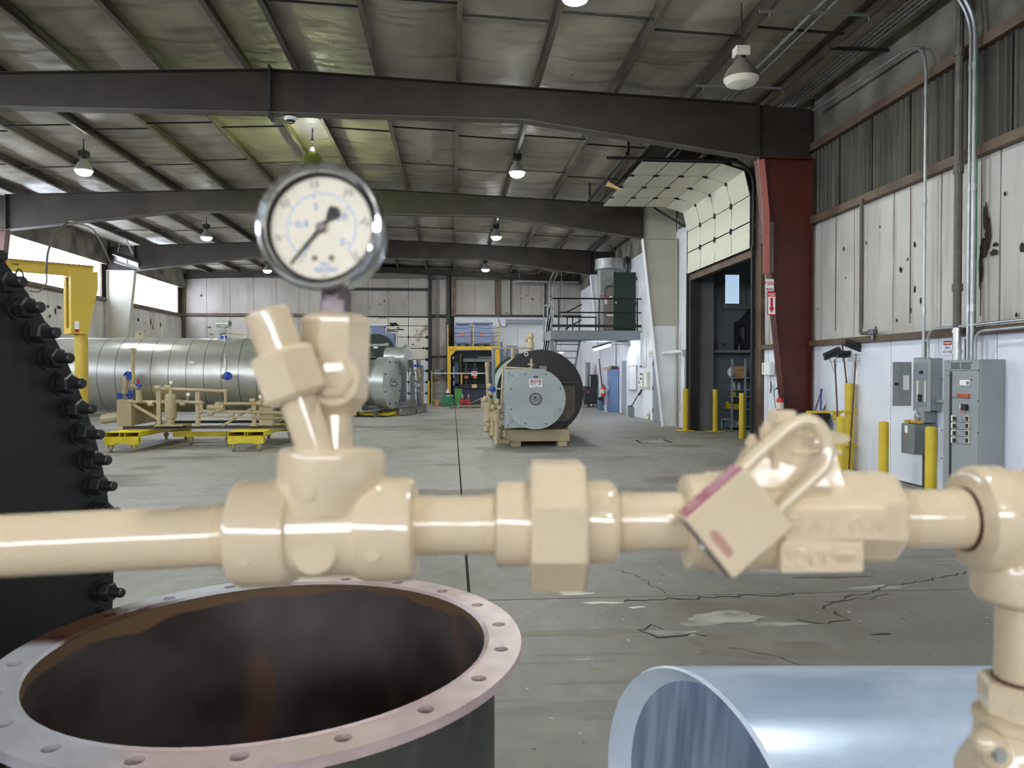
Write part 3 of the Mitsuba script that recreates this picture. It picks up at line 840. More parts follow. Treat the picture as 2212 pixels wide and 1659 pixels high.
# ================================================================== CEILING LAMPS
def high_bay(x, y, zb, label, r=.20, rad=LAMP, group=None):
    """hanging high-bay lamp, zb: bottom of its glass lens"""
    t = thing('high_bay_lamp', label, 'lamp', group)
    zt = zr(x) - .266 if min(abs(x - q - .03) for q in PX) < .06 else zr(x) - .075
    part(t, 'lens', lathe([(0, 0), (r * .45, .012), (r * .8, .05), (r * .98, .115), (r, .14)], (x, y, zb), (0, 0, 1), 20) if rad is None else emit(lathe([(0, 0), (r * .45, .012), (r * .8, .05), (r * .98, .115), (r, .14)], (x, y, zb), (0, 0, 1), 16), rad), 'off_white')
    part(t, 'reflector', lathe([(r * 1.03, .13), (r * 1.0, .155), (r * .93, .2), (r * .72, .29), (r * .46, .36), (r * .4, .40), (0, .40)], (x, y, zb), (0, 0, 1), 20), 'bright_steel' if rad is not None else 'dark_pipe')
    part(t, 'neck', cyl((x, y, zb + .40), (x, y, zb + .47), r * .28, 10), 'black_steel')
    part(t, 'ballast', bb(x - .11, x + .11, y - .09, y + .09, zb + .46, zb + .60, .012), 'black_steel' if rad is not None else 'off_white')
    part(t, 'hook', cat(rod([(x, y, zb + .6), (x, y, max(zt, zb + .63))], .012, 6), ball((x, y, zb + .63), .03, 1)), 'black_steel')
    return t


wh = {0: 'front', 1: 'second', 2: 'third', 3: 'fourth'}
for i, y in enumerate((10.1, 19.2, 28.4, 37.5)):
    high_bay(1.62, y, 6.58, ['glowing high-bay lamp nearest the viewer, cut by the top edge of the photo', 'glowing high-bay lamp over the middle of the hall, below a torn patch in the insulation', 'glowing high-bay lamp just beyond the second steel frame, above the gap right of the gauge', 'farthest glowing high-bay lamp, in front of the white far wall'][i])
for i, y in enumerate((10.1, 19.2, 28.4, 37.5)):
    high_bay(-8.78, y, 6.42, ['high-bay lamp beside the nearest frame on the left, out of view', 'glowing high-bay lamp at the upper left, over the yellow crane', 'smaller glowing high-bay lamp between the second and third frames on the left', 'distant glowing lamp peeping out at the lower left rim of the gauge'][i])
for x in (1.62, -8.78):
    for y in (1.0, -8.2):
        high_bay(x, y, 6.5, 'glowing high-bay lamp behind the viewer', group='lamps behind the viewer')
p = atY(1601, 165, 11.2)
high_bay(p[0], 11.2, p[2] - .17, 'unlit high-bay lamp with a milky lens and grey bell at the upper right', .262, None)
# the open greenish lamp under the ridge
gy = 18.7; gp = atY(675, 345, gy); gx, gz = gp[0], gp[2]
t = thing('ridge_lamp', 'bright greenish lamp with an open bell, right above the gauge', 'lamp')
part(t, 'reflector', lathe([(.30, -.42), (.29, -.30), (.25, -.12), (.17, 0.02), (.07, .10)], (gx, gy, gz + .10), (0, 0, 1), 24), 'olive')
part(t, 'bulb', emit(ball((gx, gy, gz + .24), .05, 2), GREENLAMP), None)
part(t, 'diffuser', emit(lathe([(0, -.05), (.2, -.03), (.27, 0)], (gx, gy, gz - .28), (0, 0, 1), 16), np.array((40., 48., 30.))), None)
part(t, 'hanger', cat(rod([(gx, gy, gz + .28), (gx, gy, zr(gx) - .08)], .012, 6), bb(gx - .025, gx + .025, gy - .025, gy + .025, gz + .42, gz + .54, .008)), 'dark_pipe')
t = thing('smoke_detector', 'round white smoke detector under the nearest steel frame', 'smoke detector')
p = np.array([-3.02, 14.76, zr(-3.02) - .266 - .795 - .008 - .055])
part(t, 'housing', lathe([(0, 0), (.06, 0), (.08, .02), (.115, .05), (.12, .09), (0, .09)], p - [0, 0, .05], (0, 0, 1), 24), 'white')
part(t, 'vent', lathe([(.062, -.012), (.095, .025)], p - [0, 0, .05], (0, 0, 1), 24), 'black_steel')
part(t, 'mount', bb(p[0] - .09, p[0] + .09, p[1] - .06, p[1] + .06, p[2] + .035, p[2] + .06, .008), 'black_steel')

# ================================================================== FOREGROUND: the pipe run across the view
# local frame of the pipe run: u to the right, v up, w toward the viewer; unit 0.2633 mm, its plane 0.437 m away
S = .437 / FPX
NM = np.eye(4); NM[:3, 0], NM[:3, 1], NM[:3, 2] = RT * S, UP * S, -FW * S
NM[:3, 3] = CAM + FW * .437 - RT * CX * S + UP * CY * S


def near(m):
    m = m.copy(); m.vertices = m.vertices * [1, 1, 1]; m.apply_transform(NM); return m


def N(u, y, w=0.0):
    return np.array([u, -y, w], float)


def rev(prof, a, b, n=40):
    """profile along the line a -> b; heights in units from a"""
    return lathe(prof, a, np.asarray(b) - np.asarray(a), n)


def rnd(r, L, f=8, r0=0.0, both=True):
    """profile of a collar of radius r and length L with rounded ends"""
    q = [(r0, 0), (r - f, 0), (r - f * .3, f * .3), (r, f)]
    q += [(r, L - f), (r - f * .3, L - f * .3), (r - f, L), (r0, L)] if both else [(r, L)]
    return q


def union(*ms):
    import manifold3d as mf
    acc = None
    for m in ms:
        m = trimesh.Trimesh(np.round(m.vertices, 3), m.faces, process=False); m.merge_vertices(digits_vertex=2); m.update_faces(m.nondegenerate_faces()); a = mf.Manifold(mf.Mesh(np.asarray(m.vertices, np.float32), np.asarray(m.faces, np.uint32)))
        acc = a if acc is None else acc + a
    q = acc.to_mesh(); assert len(q.tri_verts), 'empty union'
    return trimesh.Trimesh(q.vert_properties[:, :3], q.tri_verts, process=False)


def thread(a, b, r, n=5, depth=3.0):
    L = np.linalg.norm(np.asarray(b) - np.asarray(a)); p = [(r - 8, 0)]
    for i in range(n):
        p += [(r - 2 * depth, L * (i + .05) / n), (r, L * (i + .35) / n), (r, L * (i + .7) / n), (r - 2 * depth, L * (i + .97) / n)]
    return rev(p + [(r - 6, L)], a, b)


TAN = 'tan'
R0 = 64.0
# -- left pipe, carried down to the floor out of view
t = thing('pipe', 'glossy tan pipe running in from the left edge to the tee', 'pipe')
a, b_ = N(-420, 1179, 115), N(530, 1150, 22)
part(t, 'tube', near(cyl(a, b_, R0, 40)), TAN)
part(t, 'end_thread', near(thread(N(478, 1151.2, 27), N(520, 1150.2, 23), R0 + 3, 4, 2)), TAN)
zb = (NM @ np.array([*a, 1]))[:3]
part(t, 'riser', cat(cyl((zb[0], zb[1], 0), (zb[0], zb[1], zb[2] + .0), .017, 24), ball(zb, .021, 3), disc_ring((zb[0], zb[1], 0), (0, 0, 1), .012, .06, .012, 24)), TAN)
# -- tee
t = thing('pipe_tee', 'heavy glossy tan pipe tee under the pressure gauge', 'pipe fitting')
lc = rev(rnd(113, 132, 20), N(514, 1149, 16), N(646, 1146, 12)); rc = rev(rnd(110, 126, 18), N(774, 1143, 6), N(900, 1140.5, 2))
mid = rev([(0, 0), (97, 0), (97, 180), (0, 180)], N(620, 1146.5, 13), N(800, 1142.5, 5))
br = rev([(0, 0), (99, 0), (104, 20), (113, 62), (114, 74), (114, 121), (108, 131), (96, 134), (0, 134)], N(716, 1103, 7), N(719, 969, 4))
part(t, 'body', near(union(lc, rc, mid, br)), TAN, smooth=40)
part(t, 'pad', near(rev([(0, 0), (47, 0), (45, 6), (38, 8), (0, 8)], N(704, 1171, 98), N(704, 1171, 107))), TAN)
for u, y, r, w in ((567, 1177, 20, 122), (826, 1172, 19, 112), (695, 1048, 19, 119)):
    part(t, 'casting_mark', near(rev([(0, 0), (r, 0), (r - 3, 5), (0, 6)], N(u, y, w - 5), N(u, y, w + 0))), TAN)
# -- nipple 1, union, nipple 2
def nipple(label, u0, u1, y0, y1, w=0.0, tl=46):
    t = thing('pipe_nipple', label, 'pipe nipple')
    yy = lambda u: y0 + (y1 - y0) * (u - u0) / (u1 - u0)
    part(t, 'tube', near(cyl(N(u0, y0, w), N(u1, y1, w), R0 - 1.5, 40)), TAN)
    part(t, 'thread', near(thread(N(u0 + 2, yy(u0), w), N(u0 + tl, yy(u0 + tl), w), R0 + 1.5)), TAN)
    part(t, 'thread', near(thread(N(u1 - tl, yy(u1 - tl), w), N(u1 - 2, yy(u1), w), R0 + 1.5)), TAN)
    return t


nipple('short tan pipe nipple between the tee and the eight-sided union nut', 892, 1084, 1135, 1133)
t = thing('pipe_union', 'tan pipe union with a big eight-sided nut, middle of the pipe run', 'pipe fitting')
part(t, 'left_collar', near(rev(rnd(91, 90, 9), N(1072, 1132, 0), N(1162, 1132, 0))), TAN)
def ngon(n, apo, L, f, a, b, turn):
    R = apo / math.cos(math.pi / n)
    return rev([(0, 0), (R - f * 1.4, 0), (R - f * .4, f * .35), (R, f), (R, L - f), (R - f * .4, L - f * .35), (R - f * 1.4, L), (0, L)], a, b, n) if turn is None else lathe([(0, 0), (R - f * 1.4, 0), (R - f * .4, f * .35), (R, f), (R, L - f), (R - f * .4, L - f * .35), (R - f * 1.4, L), (0, L)], a, np.asarray(b) - np.asarray(a), n, turn)


def soft(m, d):
    """rounds a convex faceted solid a little"""
    v = np.asarray(m.vertices); return m


part(t, 'nut', near(ngon(8, 133, 120, 11, N(1143, 1131, 0), N(1263, 1131, 0), math.pi / 8)), TAN, smooth=28)
part(t, 'right_collar', near(rev([(0, 0), (89, 0), (89, 48), (86, 60), (80, 68), (70, 72), (0, 72)], N(1262, 1128, 0), N(1336, 1127, 0))), TAN)
nipple('tan pipe nipple partly hidden by the padlock, right of the union nut', 1326, 1530, 1127, 1125)
# -- ball valve
t = thing('ball_valve', 'tan ball valve with raised lettering, padlocked beside the gauge run', 'valve')
body = union(rev(rnd(108, 320, 22), N(1512, 1128, -6), N(1832, 1124, -6)), rev([(0, 0), (100, 0), (102, 40), (0, 40)], N(1480, 1126, 0), N(1520, 1126, 0)))
part(t, 'body', near(body), TAN, smooth=40)
hexe = lathe([(0, 0), (98, 0), (98, 108), (92, 118), (76, 122), (0, 122)], N(1804, 1112, -2), (1, 0, 0), 8, math.pi / 8)
part(t, 'end_block', near(hexe), TAN, smooth=28)
hexl = lathe([(0, 0), (84, 0), (96, 14), (96, 90), (0, 90)], N(1496, 1130, -4), (1, 0, 0), 8, math.pi / 8)
part(t, 'left_end_block', near(hexl), TAN, smooth=28)
from shapely.geometry import Polygon as Poly
def plate(pts, w0, th, r=6):
    """a rounded flat plate in the picture plane of the run; pts as (u, y)"""
    p = Poly([(u, -y) for u, y in pts]).buffer(-r).buffer(r, 4)
    m = prism(p, (0, 0, w0), (1, 0, 0), (0, 1, 0), (0, 0, th)); q = p.buffer(-3)
    return cat(m, prism(q, (0, 0, w0 + th - .1), (1, 0, 0), (0, 1, 0), (0, 0, 3)))
part(t, 'name_plate', near(cat(plate([(1655, 1082), (1868, 1080), (1870, 1142), (1655, 1146)], 20, 92), plate([(1646, 1146), (1812, 1145), (1812, 1207), (1646, 1209)], 20, 96))), TAN)
def lettering(s, u, y, h, w, th=8):
    m = meshkit.text_mesh(s, h, th, True); bnd = m.bounds
    m.apply_translation((u - (bnd[0][0] + bnd[1][0]) / 2, -y - h / 2, w)); return m
ws = 1.0
for ch, u in zip('BALON', (1676, 1716, 1757, 1798, 1842)):
    part(t, 'letter', near(lettering(ch, u, 1112, 30, 114)), TAN)
for ch, u, h in zip('1500WP', (1665, 1688, 1716, 1742, 1768, 1788), (32, 32, 32, 32, 17, 17)):
    part(t, 'letter', near(lettering(ch, u, 1177 if h > 20 else 1178, h, 118)), TAN)
bon = trimesh.convex.convex_hull(np.array([N(u, y, w) for u, y, w in ((1622, 972, -52), (1782, 972, -52), (1622, 972, 52), (1782, 972, 52), (1560, 1085, -70), (1806, 1085, -70), (1560, 1085, 70), (1806, 1085, 70))]))
part(t, 'bonnet', near(union(bon, rev([(0, 0), (62, 0), (62, 60), (0, 60)], N(1705, 1000, 0), N(1705, 930, 0)))), TAN, smooth=25)
part(t, 'stop_plate', near(bb(1688, 1790, -976, -967, -60, 70, 2)), TAN)
# the round handle plate, seen nearly edge on
hp = lathe([(0, 0), (82, 0), (88, 5), (86, 11), (80, 14), (0, 14)], N(1746, 950, -4), (0.02, 1, 0.10), 40)
hp.vertices[:, 2] *= .62; part(t, 'handle_plate', near(hp), TAN)
part(t, 'stem', near(cat(rev([(0, 0), (34, 0), (34, 30), (26, 40), (0, 40)], N(1690, 958, 0), N(1690, 900, 0)), rev([(0, 0), (20, 0), (20, 24), (0, 24)], N(1690, 930, 0), N(1690, 884, 0)))), TAN)
part(t, 'stem_nut', near(lathe([(0, 0), (32, 0), (32, 24), (27, 28), (0, 28)], N(1688, 914, 0), (0, 1, 0), 6)), TAN, smooth=25)
for u, y, w in ((1612, 962, 40), (1640, 936, 48), (1655, 955, 62)):
    part(t, 'lug', near(cat(lathe([(0, 0), (14, 0), (14, 16), (0, 16)], N(u, y, w), (0, 1, 0), 6), cyl(N(u, y + 50, w), N(u, y - 26, w), 8, 10))), TAN, smooth=25)
# -- padlock
t = thing('padlock', 'square tan-painted padlock with a pink side, hanging tilted on the ball valve', 'padlock')
A_, B_, C_, D_ = N(1564, 994, 152), N(1660, 1108, 152), N(1541, 1216, 152), N(1446, 1094, 152)
ex = (B_ - A_ + C_ - D_) / 2; ey = (A_ - D_ + B_ - C_) / 2; lx, ly = np.linalg.norm(ex), np.linalg.norm(ey); ex, ey = ex / lx, ey / ly
cen = (A_ + B_ + C_ + D_) / 4; ez = np.cross(ex, ey); TH = 74
MP = np.eye(4); MP[:3, 0], MP[:3, 1], MP[:3, 2], MP[:3, 3] = ex, ey, ez, cen - ez * TH / 2
part(t, 'body', near(move(bb(-lx / 2, lx / 2, -ly / 2, ly / 2, -TH / 2, TH / 2, 4), MP)), TAN)
part(t, 'left_plate', near(move(bb(-lx / 2 - 3, -lx / 2 + 3, -ly / 2 + 4, ly / 2 - 4, -TH / 2 + 5, TH / 2 - 5, 2), MP)), 'magenta', 'pink painted side')
part(t, 'bottom_plate', near(move(bb(-lx / 2 + 5, lx / 2 - 5, -ly / 2 - 4, -ly / 2 + 3, -TH / 2 + 5, TH / 2 - 5, 2), MP)), 'lock_steel', 'bare dark metal underside with keyhole')
part(t, 'keyhole', near(move(cyl((0, -ly / 2 - 8, 0), (0, -ly / 2, 0), 17, 16), MP)), 'bright_steel')
part(t, 'badge', near(move(prism(Poly([(-22, 0), (22, 0)]).buffer(.1) if False else __import__('shapely.geometry', fromlist=['x']).LineString([(-22, 0), (22, 0)]).buffer(9), (6, -ly / 2 + 26, TH / 2 - 1), (1, 0, 0), (0, 1, 0), (0, 0, 2.5)), MP)), 'badge')
w0 = 152 - TH / 2
sh = [N(1560, 1014, w0), N(1588, 982, w0), N(1640, 937, w0 - 6), N(1668, 916, w0 - 10), N(1694, 905, w0 - 12), N(1718, 908, w0 - 12), N(1736, 928, w0 - 12), N(1744, 955, w0 - 10), N(1740, 985, w0 - 6), N(1722, 1010, w0 - 2), N(1690, 1038, w0), N(1655, 1070, w0), N(1620, 1102, w0)]
sh = np.array(sh); tt = np.linspace(0, 1, len(sh)); from scipy.interpolate import CubicSpline
sh = CubicSpline(tt, sh)(np.linspace(0, 1, 40))
part(t, 'shackle', near(rod(sh, 14.5, 14)), TAN, smooth=40)
# -- right nipple and the elbow down
t = nipple('tan pipe nipple with bare threads between the ball valve and the right elbow', 1912, 2100, 1121, 1119, 0, 50)
part(t, 'rust_ring', near(rev([(0, 0), (R0 + 5, 0), (R0 + 5, 8), (0, 8)], N(2079, 1121, 0), N(2088, 1121, 0))), 'red_oxide')
t = thing('pipe_elbow', 'big tan pipe elbow turning down at the right edge', 'pipe fitting')
ua, ub = 2084, 2212
part(t, 'body', near(union(rev([(0, 0), (92, 0), (108, 9), (113, 24), (113, 70), (104, 84), (102, 180), (0, 180)], N(ua, 1119, 0), N(ua + 180, 1118, 0)), ball(N(ub + 12, 1122, 0), 108, 4), rev([(0, 0), (104, 0), (104, 90), (113, 104), (113, 158), (108, 170), (94, 178), (0, 178)], N(ub + 12, 1122, 0), N(ub + 12, 1300, 0)))), TAN, smooth=40)
t = thing('riser_pipe', 'tan vertical pipe under the right elbow, rising from a rusty hexagon bushing', 'pipe')
part(t, 'tube', near(cyl(N(ub + 10, 1280, 0), N(ub + 10, 1475, 0), R0, 40)), TAN)
part(t, 'thread', near(thread(N(ub + 10, 1432, 0), N(ub + 10, 1474, 0), R0 + 2)), TAN)
part(t, 'rust_collar', near(rev([(0, 0), (R0 + 7, 0), (R0 + 6, 10), (0, 10)], N(ub + 10, 1474, 0), N(ub + 10, 1462, 0))), 'red_oxide')
t = thing('hex_bushing', 'tan hexagon bushing with chipped edges at the lower right corner', 'pipe fitting')
part(t, 'hexagon', near(lathe([(0, 0), (88, 0), (98, 8), (98, 62), (88, 70), (0, 70)], N(ub + 8, 1540, 0), (0, 1, 0), 6, .2)), TAN, smooth=25)
part(t, 'collar', near(rev([(0, 0), (102, 0), (106, 8), (104, 20), (86, 26), (86, 60), (0, 60)], N(ub + 8, 1566, 0), N(ub + 8, 1500, 0))), TAN)
part(t, 'groove_rings', near(cat(*[rev([(90, 0), (100, 3), (100, 6), (90, 9)], N(ub + 8, y, 0), N(ub + 8, y - 9, 0)) for y in (1548, 1560)])), TAN)
t = thing('hammer_union', 'tan cast fitting with a bolt lug, cut off by the lower right corner', 'pipe fitting')
part(t, 'body', near(union(rev([(0, 0), (140, 0), (138, 30), (104, 90), (100, 150), (0, 150)], N(ub + 8, 1700, 0), N(ub + 8, 1550, 0)), rev([(0, 0), (R0 + 6, 0), (R0 + 6, 100), (0, 100)], N(ub + 8, 1790, 0), N(ub + 8, 1690, 0)))), TAN)
part(t, 'lug', near(union(ball(N(2098, 1580, 50), 30, 3), ball(N(2118, 1600, 46), 36, 3), rev([(0, 0), (24, 0), (24, 90), (0, 90)], N(2105, 1590, 40), N(2190, 1610, 10)))), TAN, smooth=40)
part(t, 'lug_bolt', near(rev([(0, 0), (15, 0), (15, 12), (0, 12)], N(2104, 1592, 78), N(2110, 1590, 96), 8)), 'bright_steel')
zb = (NM @ np.array([*N(ub + 8, 1700, 0), 1]))[:3]
part(t, 'standpipe', cat(cyl((zb[0], zb[1], 0), (zb[0], zb[1], zb[2]), .022, 24), disc_ring((zb[0], zb[1], 0), (0, 0, 1), .02, .07, .012, 24)), TAN)

# -- instrument valve standing on the tee, with its slanted stem
t = thing('gauge_valve', 'tan block valve with a slanted stem, carrying the pressure gauge on the tee', 'valve')
hexb = lathe([(0, 0), (28, 0), (74, 52), (78, 62), (78, 222), (74, 236), (60, 243), (0, 243)], N(712, 918, -38), (0.03, 1, 0), 8, math.pi / 8 + .16)
part(t, 'body', near(union(hexb, rev([(0, 0), (40, 0), (40, 90), (0, 90)], N(718, 992, -20), N(714, 900, -34)))), TAN, smooth=25)
part(t, 'packing_nut', near(rev([(0, 0), (46, 0), (46, 16), (38, 24), (20, 26), (16, 20), (0, 20)], N(728, 820, 26), N(730, 820, 60), 6)), TAN, smooth=20)
part(t, 'plug_ring', near(disc_ring(N(728, 820, 24), (0, 0, 1), 38, 56, 16, 32)), TAN)
sd = np.array([-109.0, 305.0, 0]); sd /= np.linalg.norm(sd); P0 = N(706, 990, 62)
part(t, 'stem', near(lathe([(0, -10), (38, -6), (38, 150), (0, 150)], P0, sd, 32)), TAN)
part(t, 'stem_nut', near(lathe([(0, 138), (60, 138), (72, 147), (72, 232), (62, 241), (0, 241)], P0, sd, 6, .79)), TAN, smooth=25)
part(t, 'stem_cap', near(lathe([(0, 236), (46, 238), (47, 322), (43, 330), (36, 333), (0, 333)], P0, sd, 32)), TAN)
# -- pressure gauge
t = thing('pressure_gauge', 'round chrome pressure gauge with a white dial, above the pipe tee', 'gauge')
gc = N(691, 489, 0); gd = np.array([-.03, .015, 1.0]); gd /= np.linalg.norm(gd)
part(t, 'case', near(lathe([(0, -128), (112, -128), (126, -118), (131, -60), (131, -17), (0, -17)], gc, gd, 64)), 'chrome')
part(t, 'bezel', near(lathe([(131, -24), (138, -20), (138, 6), (134, 15), (126, 17), (119, 12), (117, 2), (117, -2)], gc, gd, 72)), 'chrome')
part(t, 'gasket', near(lathe([(118, 1), (113, -2), (112, -14)], gc, gd, 64)), 'rubber')
part(t, 'dial', near(lathe([(117, -14), (0, -14)][::-1], gc, gd, 64)), 'dial', smooth=False)
DM = frame(gc, (1, 0, 0.03), gd)
def dial(m): return near(move(m, DM))
def pol(r, a): return r * math.sin(math.radians(a)), r * math.cos(math.radians(a))
ang = lambda v: -9.5 + 46.5 * (v - 15) / 5
for v in range(0, 31, 5):
    x0, y0 = pol(79, ang(v)); x1, y1 = pol(88, ang(v)); part(t, 'tick', dial(bar((x0, y0, -13.4), (x1, y1, -13.4), 1.4, .6)), 'print_black', smooth=False)
    if v:
        x, y = pol(97 if v < 30 else 98, ang(v)); m = text(str(v), (x, y, -13.5), *(lambda q: ((math.cos(q), -math.sin(q), 0), (math.sin(q), math.cos(q), 0)))(math.radians(ang(v) * .45)), 13, .5); part(t, 'numeral', dial(m), 'print_grey', smooth=False)
for v in range(0, 31):
    if v % 5:
        x0, y0 = pol(79, ang(v)); x1, y1 = pol(83, ang(v)); part(t, 'tick', dial(bar((x0, y0, -13.4), (x1, y1, -13.4), .8, .6)), 'print_grey', smooth=False)
aa = np.radians(np.linspace(ang(0), ang(30), 60)); V = np.vstack([np.stack([r * np.sin(aa), r * np.cos(aa), aa * 0 - 13.6], 1) for r in (76.5, 73.5)])
part(t, 'blue_scale', dial(trimesh.Trimesh(V, [f for i in range(59) for f in ((i, 60 + i, 61 + i), (i, 61 + i, i + 1))], process=False)), 'print_lightblue', smooth=False)
for i, v in enumerate(np.linspace(0, 2.0, 21)):
    q = ang(v * 14.5); r1 = 64 if i % 5 == 0 else 70; x0, y0 = pol(74, q); x1, y1 = pol(r1, q)
    part(t, 'blue_tick', dial(bar((x0, y0, -13.4), (x1, y1, -13.4), 2.2 if i % 5 == 0 else 1.2, .6)), 'print_blue' if i % 5 == 0 else 'print_lightblue', smooth=False)
for s_, x, y in (('0', -34, -40), ('0.5', -43, 8), ('1', -12, 47), ('1.5', 43, 24), ('2', 46, -31)):
    part(t, 'blue_numeral', dial(text(s_, (x, y, -13.4), (1, .02, 0), (-.02, 1, 0), 14, .5)), 'print_blue', smooth=False)
part(t, 'maker_name', dial(cat(text('PIC', (8, -80, -13.4), (1, 0, 0), (0, 1, 0), 9, .5), text('GAUGES', (10, -92, -13.4), (1, 0, 0), (0, 1, 0), 9, .5))), 'print_blue', smooth=False)
part(t, 'unit_name', dial(text('psi', (7, -104, -13.4), (1, 0, 0), (0, 1, 0), 7, .5, bold=False)), 'print_grey', smooth=False)
for x in (-15, 22):
    part(t, 'dial_screw', dial(lathe([(0, 2), (5.5, 2), (7, 0)][::-1], (x, -66, -14), (0, 0, 1), 16)), 'screw')
tipd = np.array([-67.0, -79.0]); tipd /= np.linalg.norm(tipd); nr = np.array([-tipd[1], tipd[0]])
pts = [tipd * 104 + nr * 1.6, tipd * 0 + nr * 4.0, -tipd * 26 + nr * 4.5, -tipd * 40 + nr * 14, -tipd * 28 * 0 - tipd * 53, -tipd * 40 - nr * 14, -tipd * 26 - nr * 4.5, -nr * 4.0, tipd * 104 - nr * 1.6]
pts = [tipd * 104 + nr * 1.8, nr * 4, -tipd * 22 + nr * 3.5, -tipd * 34 + nr * 11, -tipd * 48 + nr * 15, -tipd * 57 - nr * 0, -tipd * 48 - nr * 15 + tipd * 0, -tipd * 34 - nr * 11, -tipd * 22 - nr * 3.5, -nr * 4, tipd * 104 - nr * 1.8]
part(t, 'pointer', dial(prism([tuple(q) for q in pts], (0, 0, -8), (1, 0, 0), (0, 1, 0), (0, 0, 1.5))), 'print_black', smooth=False)
part(t, 'pointer_hub', dial(lathe([(11, -9), (11, -4), (8, -3), (7, -1), (0, 0)], (0, 0, 0), (0, 0, 1), 24)), 'brass')
part(t, 'stem', near(cat(bb(682, 738, -684, -640, -92, -36, 4), rev([(0, 0), (30, 0), (30, 30), (0, 30)], N(710, 645, -64), N(709, 612, -64)))), 'brass', 'square metal stem')

# ================================================================== open flanged shell, black bolted head, galvanised duct
t = thing('flanged_shell', 'upright open steel shell with a rusty drilled flange ring, lower left', 'vessel')
fc = np.array([-.331, 1.4323, 0]); zf = 1.255; Ro, Ri = .458, .394
th = [math.radians(q) for q in np.arange(0, 360, 18)]
from shapely.geometry import Point as Pt
ringp = Pt(0, 0).buffer(Ro, 48).difference(Pt(0, 0).buffer(Ri, 48))
for q in th:
    ringp = ringp.difference(Pt(.424 * math.cos(q + .131), .424 * math.sin(q + .131)).buffer(.0125, 6))
part(t, 'flange_ring', prism(ringp, fc + [0, 0, zf - .016], (1, 0, 0), (0, 1, 0), (0, 0, .016)), 'rust_ring', smooth=35)
part(t, 'outer_shell', lathe([(.409, 0), (.409, zf - .014)], fc, (0, 0, 1), 72), 'shell_out')
part(t, 'inner_shell', lathe([(.392, zf - .001), (.391, .02), (0, .02)], fc, (0, 0, 1), 72), 'shell_in')
part(t, 'lip', lathe([(.399, zf), (.395, zf + .003), (.3905, zf - .003)], fc, (0, 0, 1), 72), 'rust_ring')
for k_ in [q for q in scene if q.startswith(t + '__')]:            # the whole shell leans by less than a degree
    scene[k_] = at(scene[k_], [[1, 0, 0, 0], [0, 1, 0, 0], [.012, .004, 1, 0], [0, 0, 0, 1]])
t = thing('bolted_head', 'large black round vessel head ringed with bolts, along the left edge', 'vessel')
hn = np.array([math.cos(.3), -math.sin(.3), 0]); ht = np.array([math.sin(.3), math.cos(.3), 0]); hc = np.array([-1.08, .96, 1.287])
part(t, 'cover_plate', lathe([(0, -.03), (.95, -.03), (.96, -.024), (.96, -.004), (.956, 0), (0, 0)], hc, hn, 120), 'black_paint')
part(t, 'flange_ring', disc_ring(hc - hn * .075, hn, .82, .955, .04, 96), 'black_paint')
part(t, 'shell', lathe([(.86, -.7), (.86, -.05)], hc, hn, 72), 'black_paint')
part(t, 'saddle', cat(*[bb(hc[0] - hn[0] * q - .05, hc[0] - hn[0] * q + .05, hc[1] - .5, hc[1] + .5, 0, .62, .01) for q in (.25, .6)]), 'black_paint')
BR = .918
bolt = {'washer': shape(lathe([(0, 0), (.027, 0), (.027, .004), (0, .004)], (0, 0, 0), (0, 0, 1), 14), 'black_bolt'),
        'nut': shape(lathe([(0, .004), (.019, .004), (.0225, .007), (.0225, .027), (.019, .030), (0, .03)], (0, 0, 0), (0, 0, 1), 6), 'black_bolt', False),
        'stud': shape(lathe([(0, .03), (.0115, .03), (.0115, .054), (.009, .058), (0, .058)], (0, 0, 0), (0, 0, 1), 12), 'black_bolt')}
for i in range(-13, 15):
    a = (i + .35) * 2 * math.pi / 92
    o = hc + ht * BR * math.cos(a) + np.array([0, 0, 1]) * BR * math.sin(a)
    M = frame(o, np.cross(hn, [math.cos(i * 1.7), 0, math.sin(i * 1.7) + .3]), hn)
    k = numbered(t + '__bolt')
    for q, d in bolt.items():
        scene[k + '__' + q] = at(d, M)
t = thing('galvanised_duct', 'fat galvanised metal duct with an angled open end, lower right corner', 'duct')
zc = 1.27; r = .25
ctr = CAM + FW * zc + RT * ((1500 - CX) / FPX * zc) - UP * ((1459 + r * FPX / zc - CY) / FPX * zc)
ax = RT
n, L = 64, 1.6
fy, fz = -np.cross(ax, [0, 0, 1.0]), np.array([0, 0, 1.0])     # fy points away from the viewer
if fy @ FW < 0: fy = -fy
ang_ = np.arange(n) * 2 * np.pi / n
def duct_ring(rr, off, mitre=True):
    P = []
    for q in ang_:
        yy, zz = rr * math.sin(q), rr * math.cos(q)
        s = (-.42 * yy + .04 * (zz - r)) if mitre else 0
        P.append(ctr + fy * yy + fz * zz + ax * (s + off))
    return np.array(P)
def skin(*rings):
    V = np.vstack(rings); F_ = []
    for i in range(len(rings) - 1):
        for j in range(n):
            q = (i * n + j, i * n + (j + 1) % n, (i + 1) * n + (j + 1) % n, (i + 1) * n + j); F_ += [(q[0], q[1], q[2]), (q[0], q[2], q[3])]
    return trimesh.Trimesh(V, F_, process=False)
part(t, 'shell', skin(duct_ring(r, .008), duct_ring(r, L, False)), 'galv', smooth=True)
part(t, 'rim', skin(duct_ring(r * .90, .035), duct_ring(r * .985, .002), duct_ring(r, .008)), 'galv_rim_lit', smooth=40)
cp = duct_ring(r * .90, .035); m = trimesh.Trimesh(np.vstack([cp, cp.mean(0)[None]]), [(n, (j + 1) % n, j) for j in range(n)], process=False)
part(t, 'end_plate', m, 'galv_cap', smooth=False)
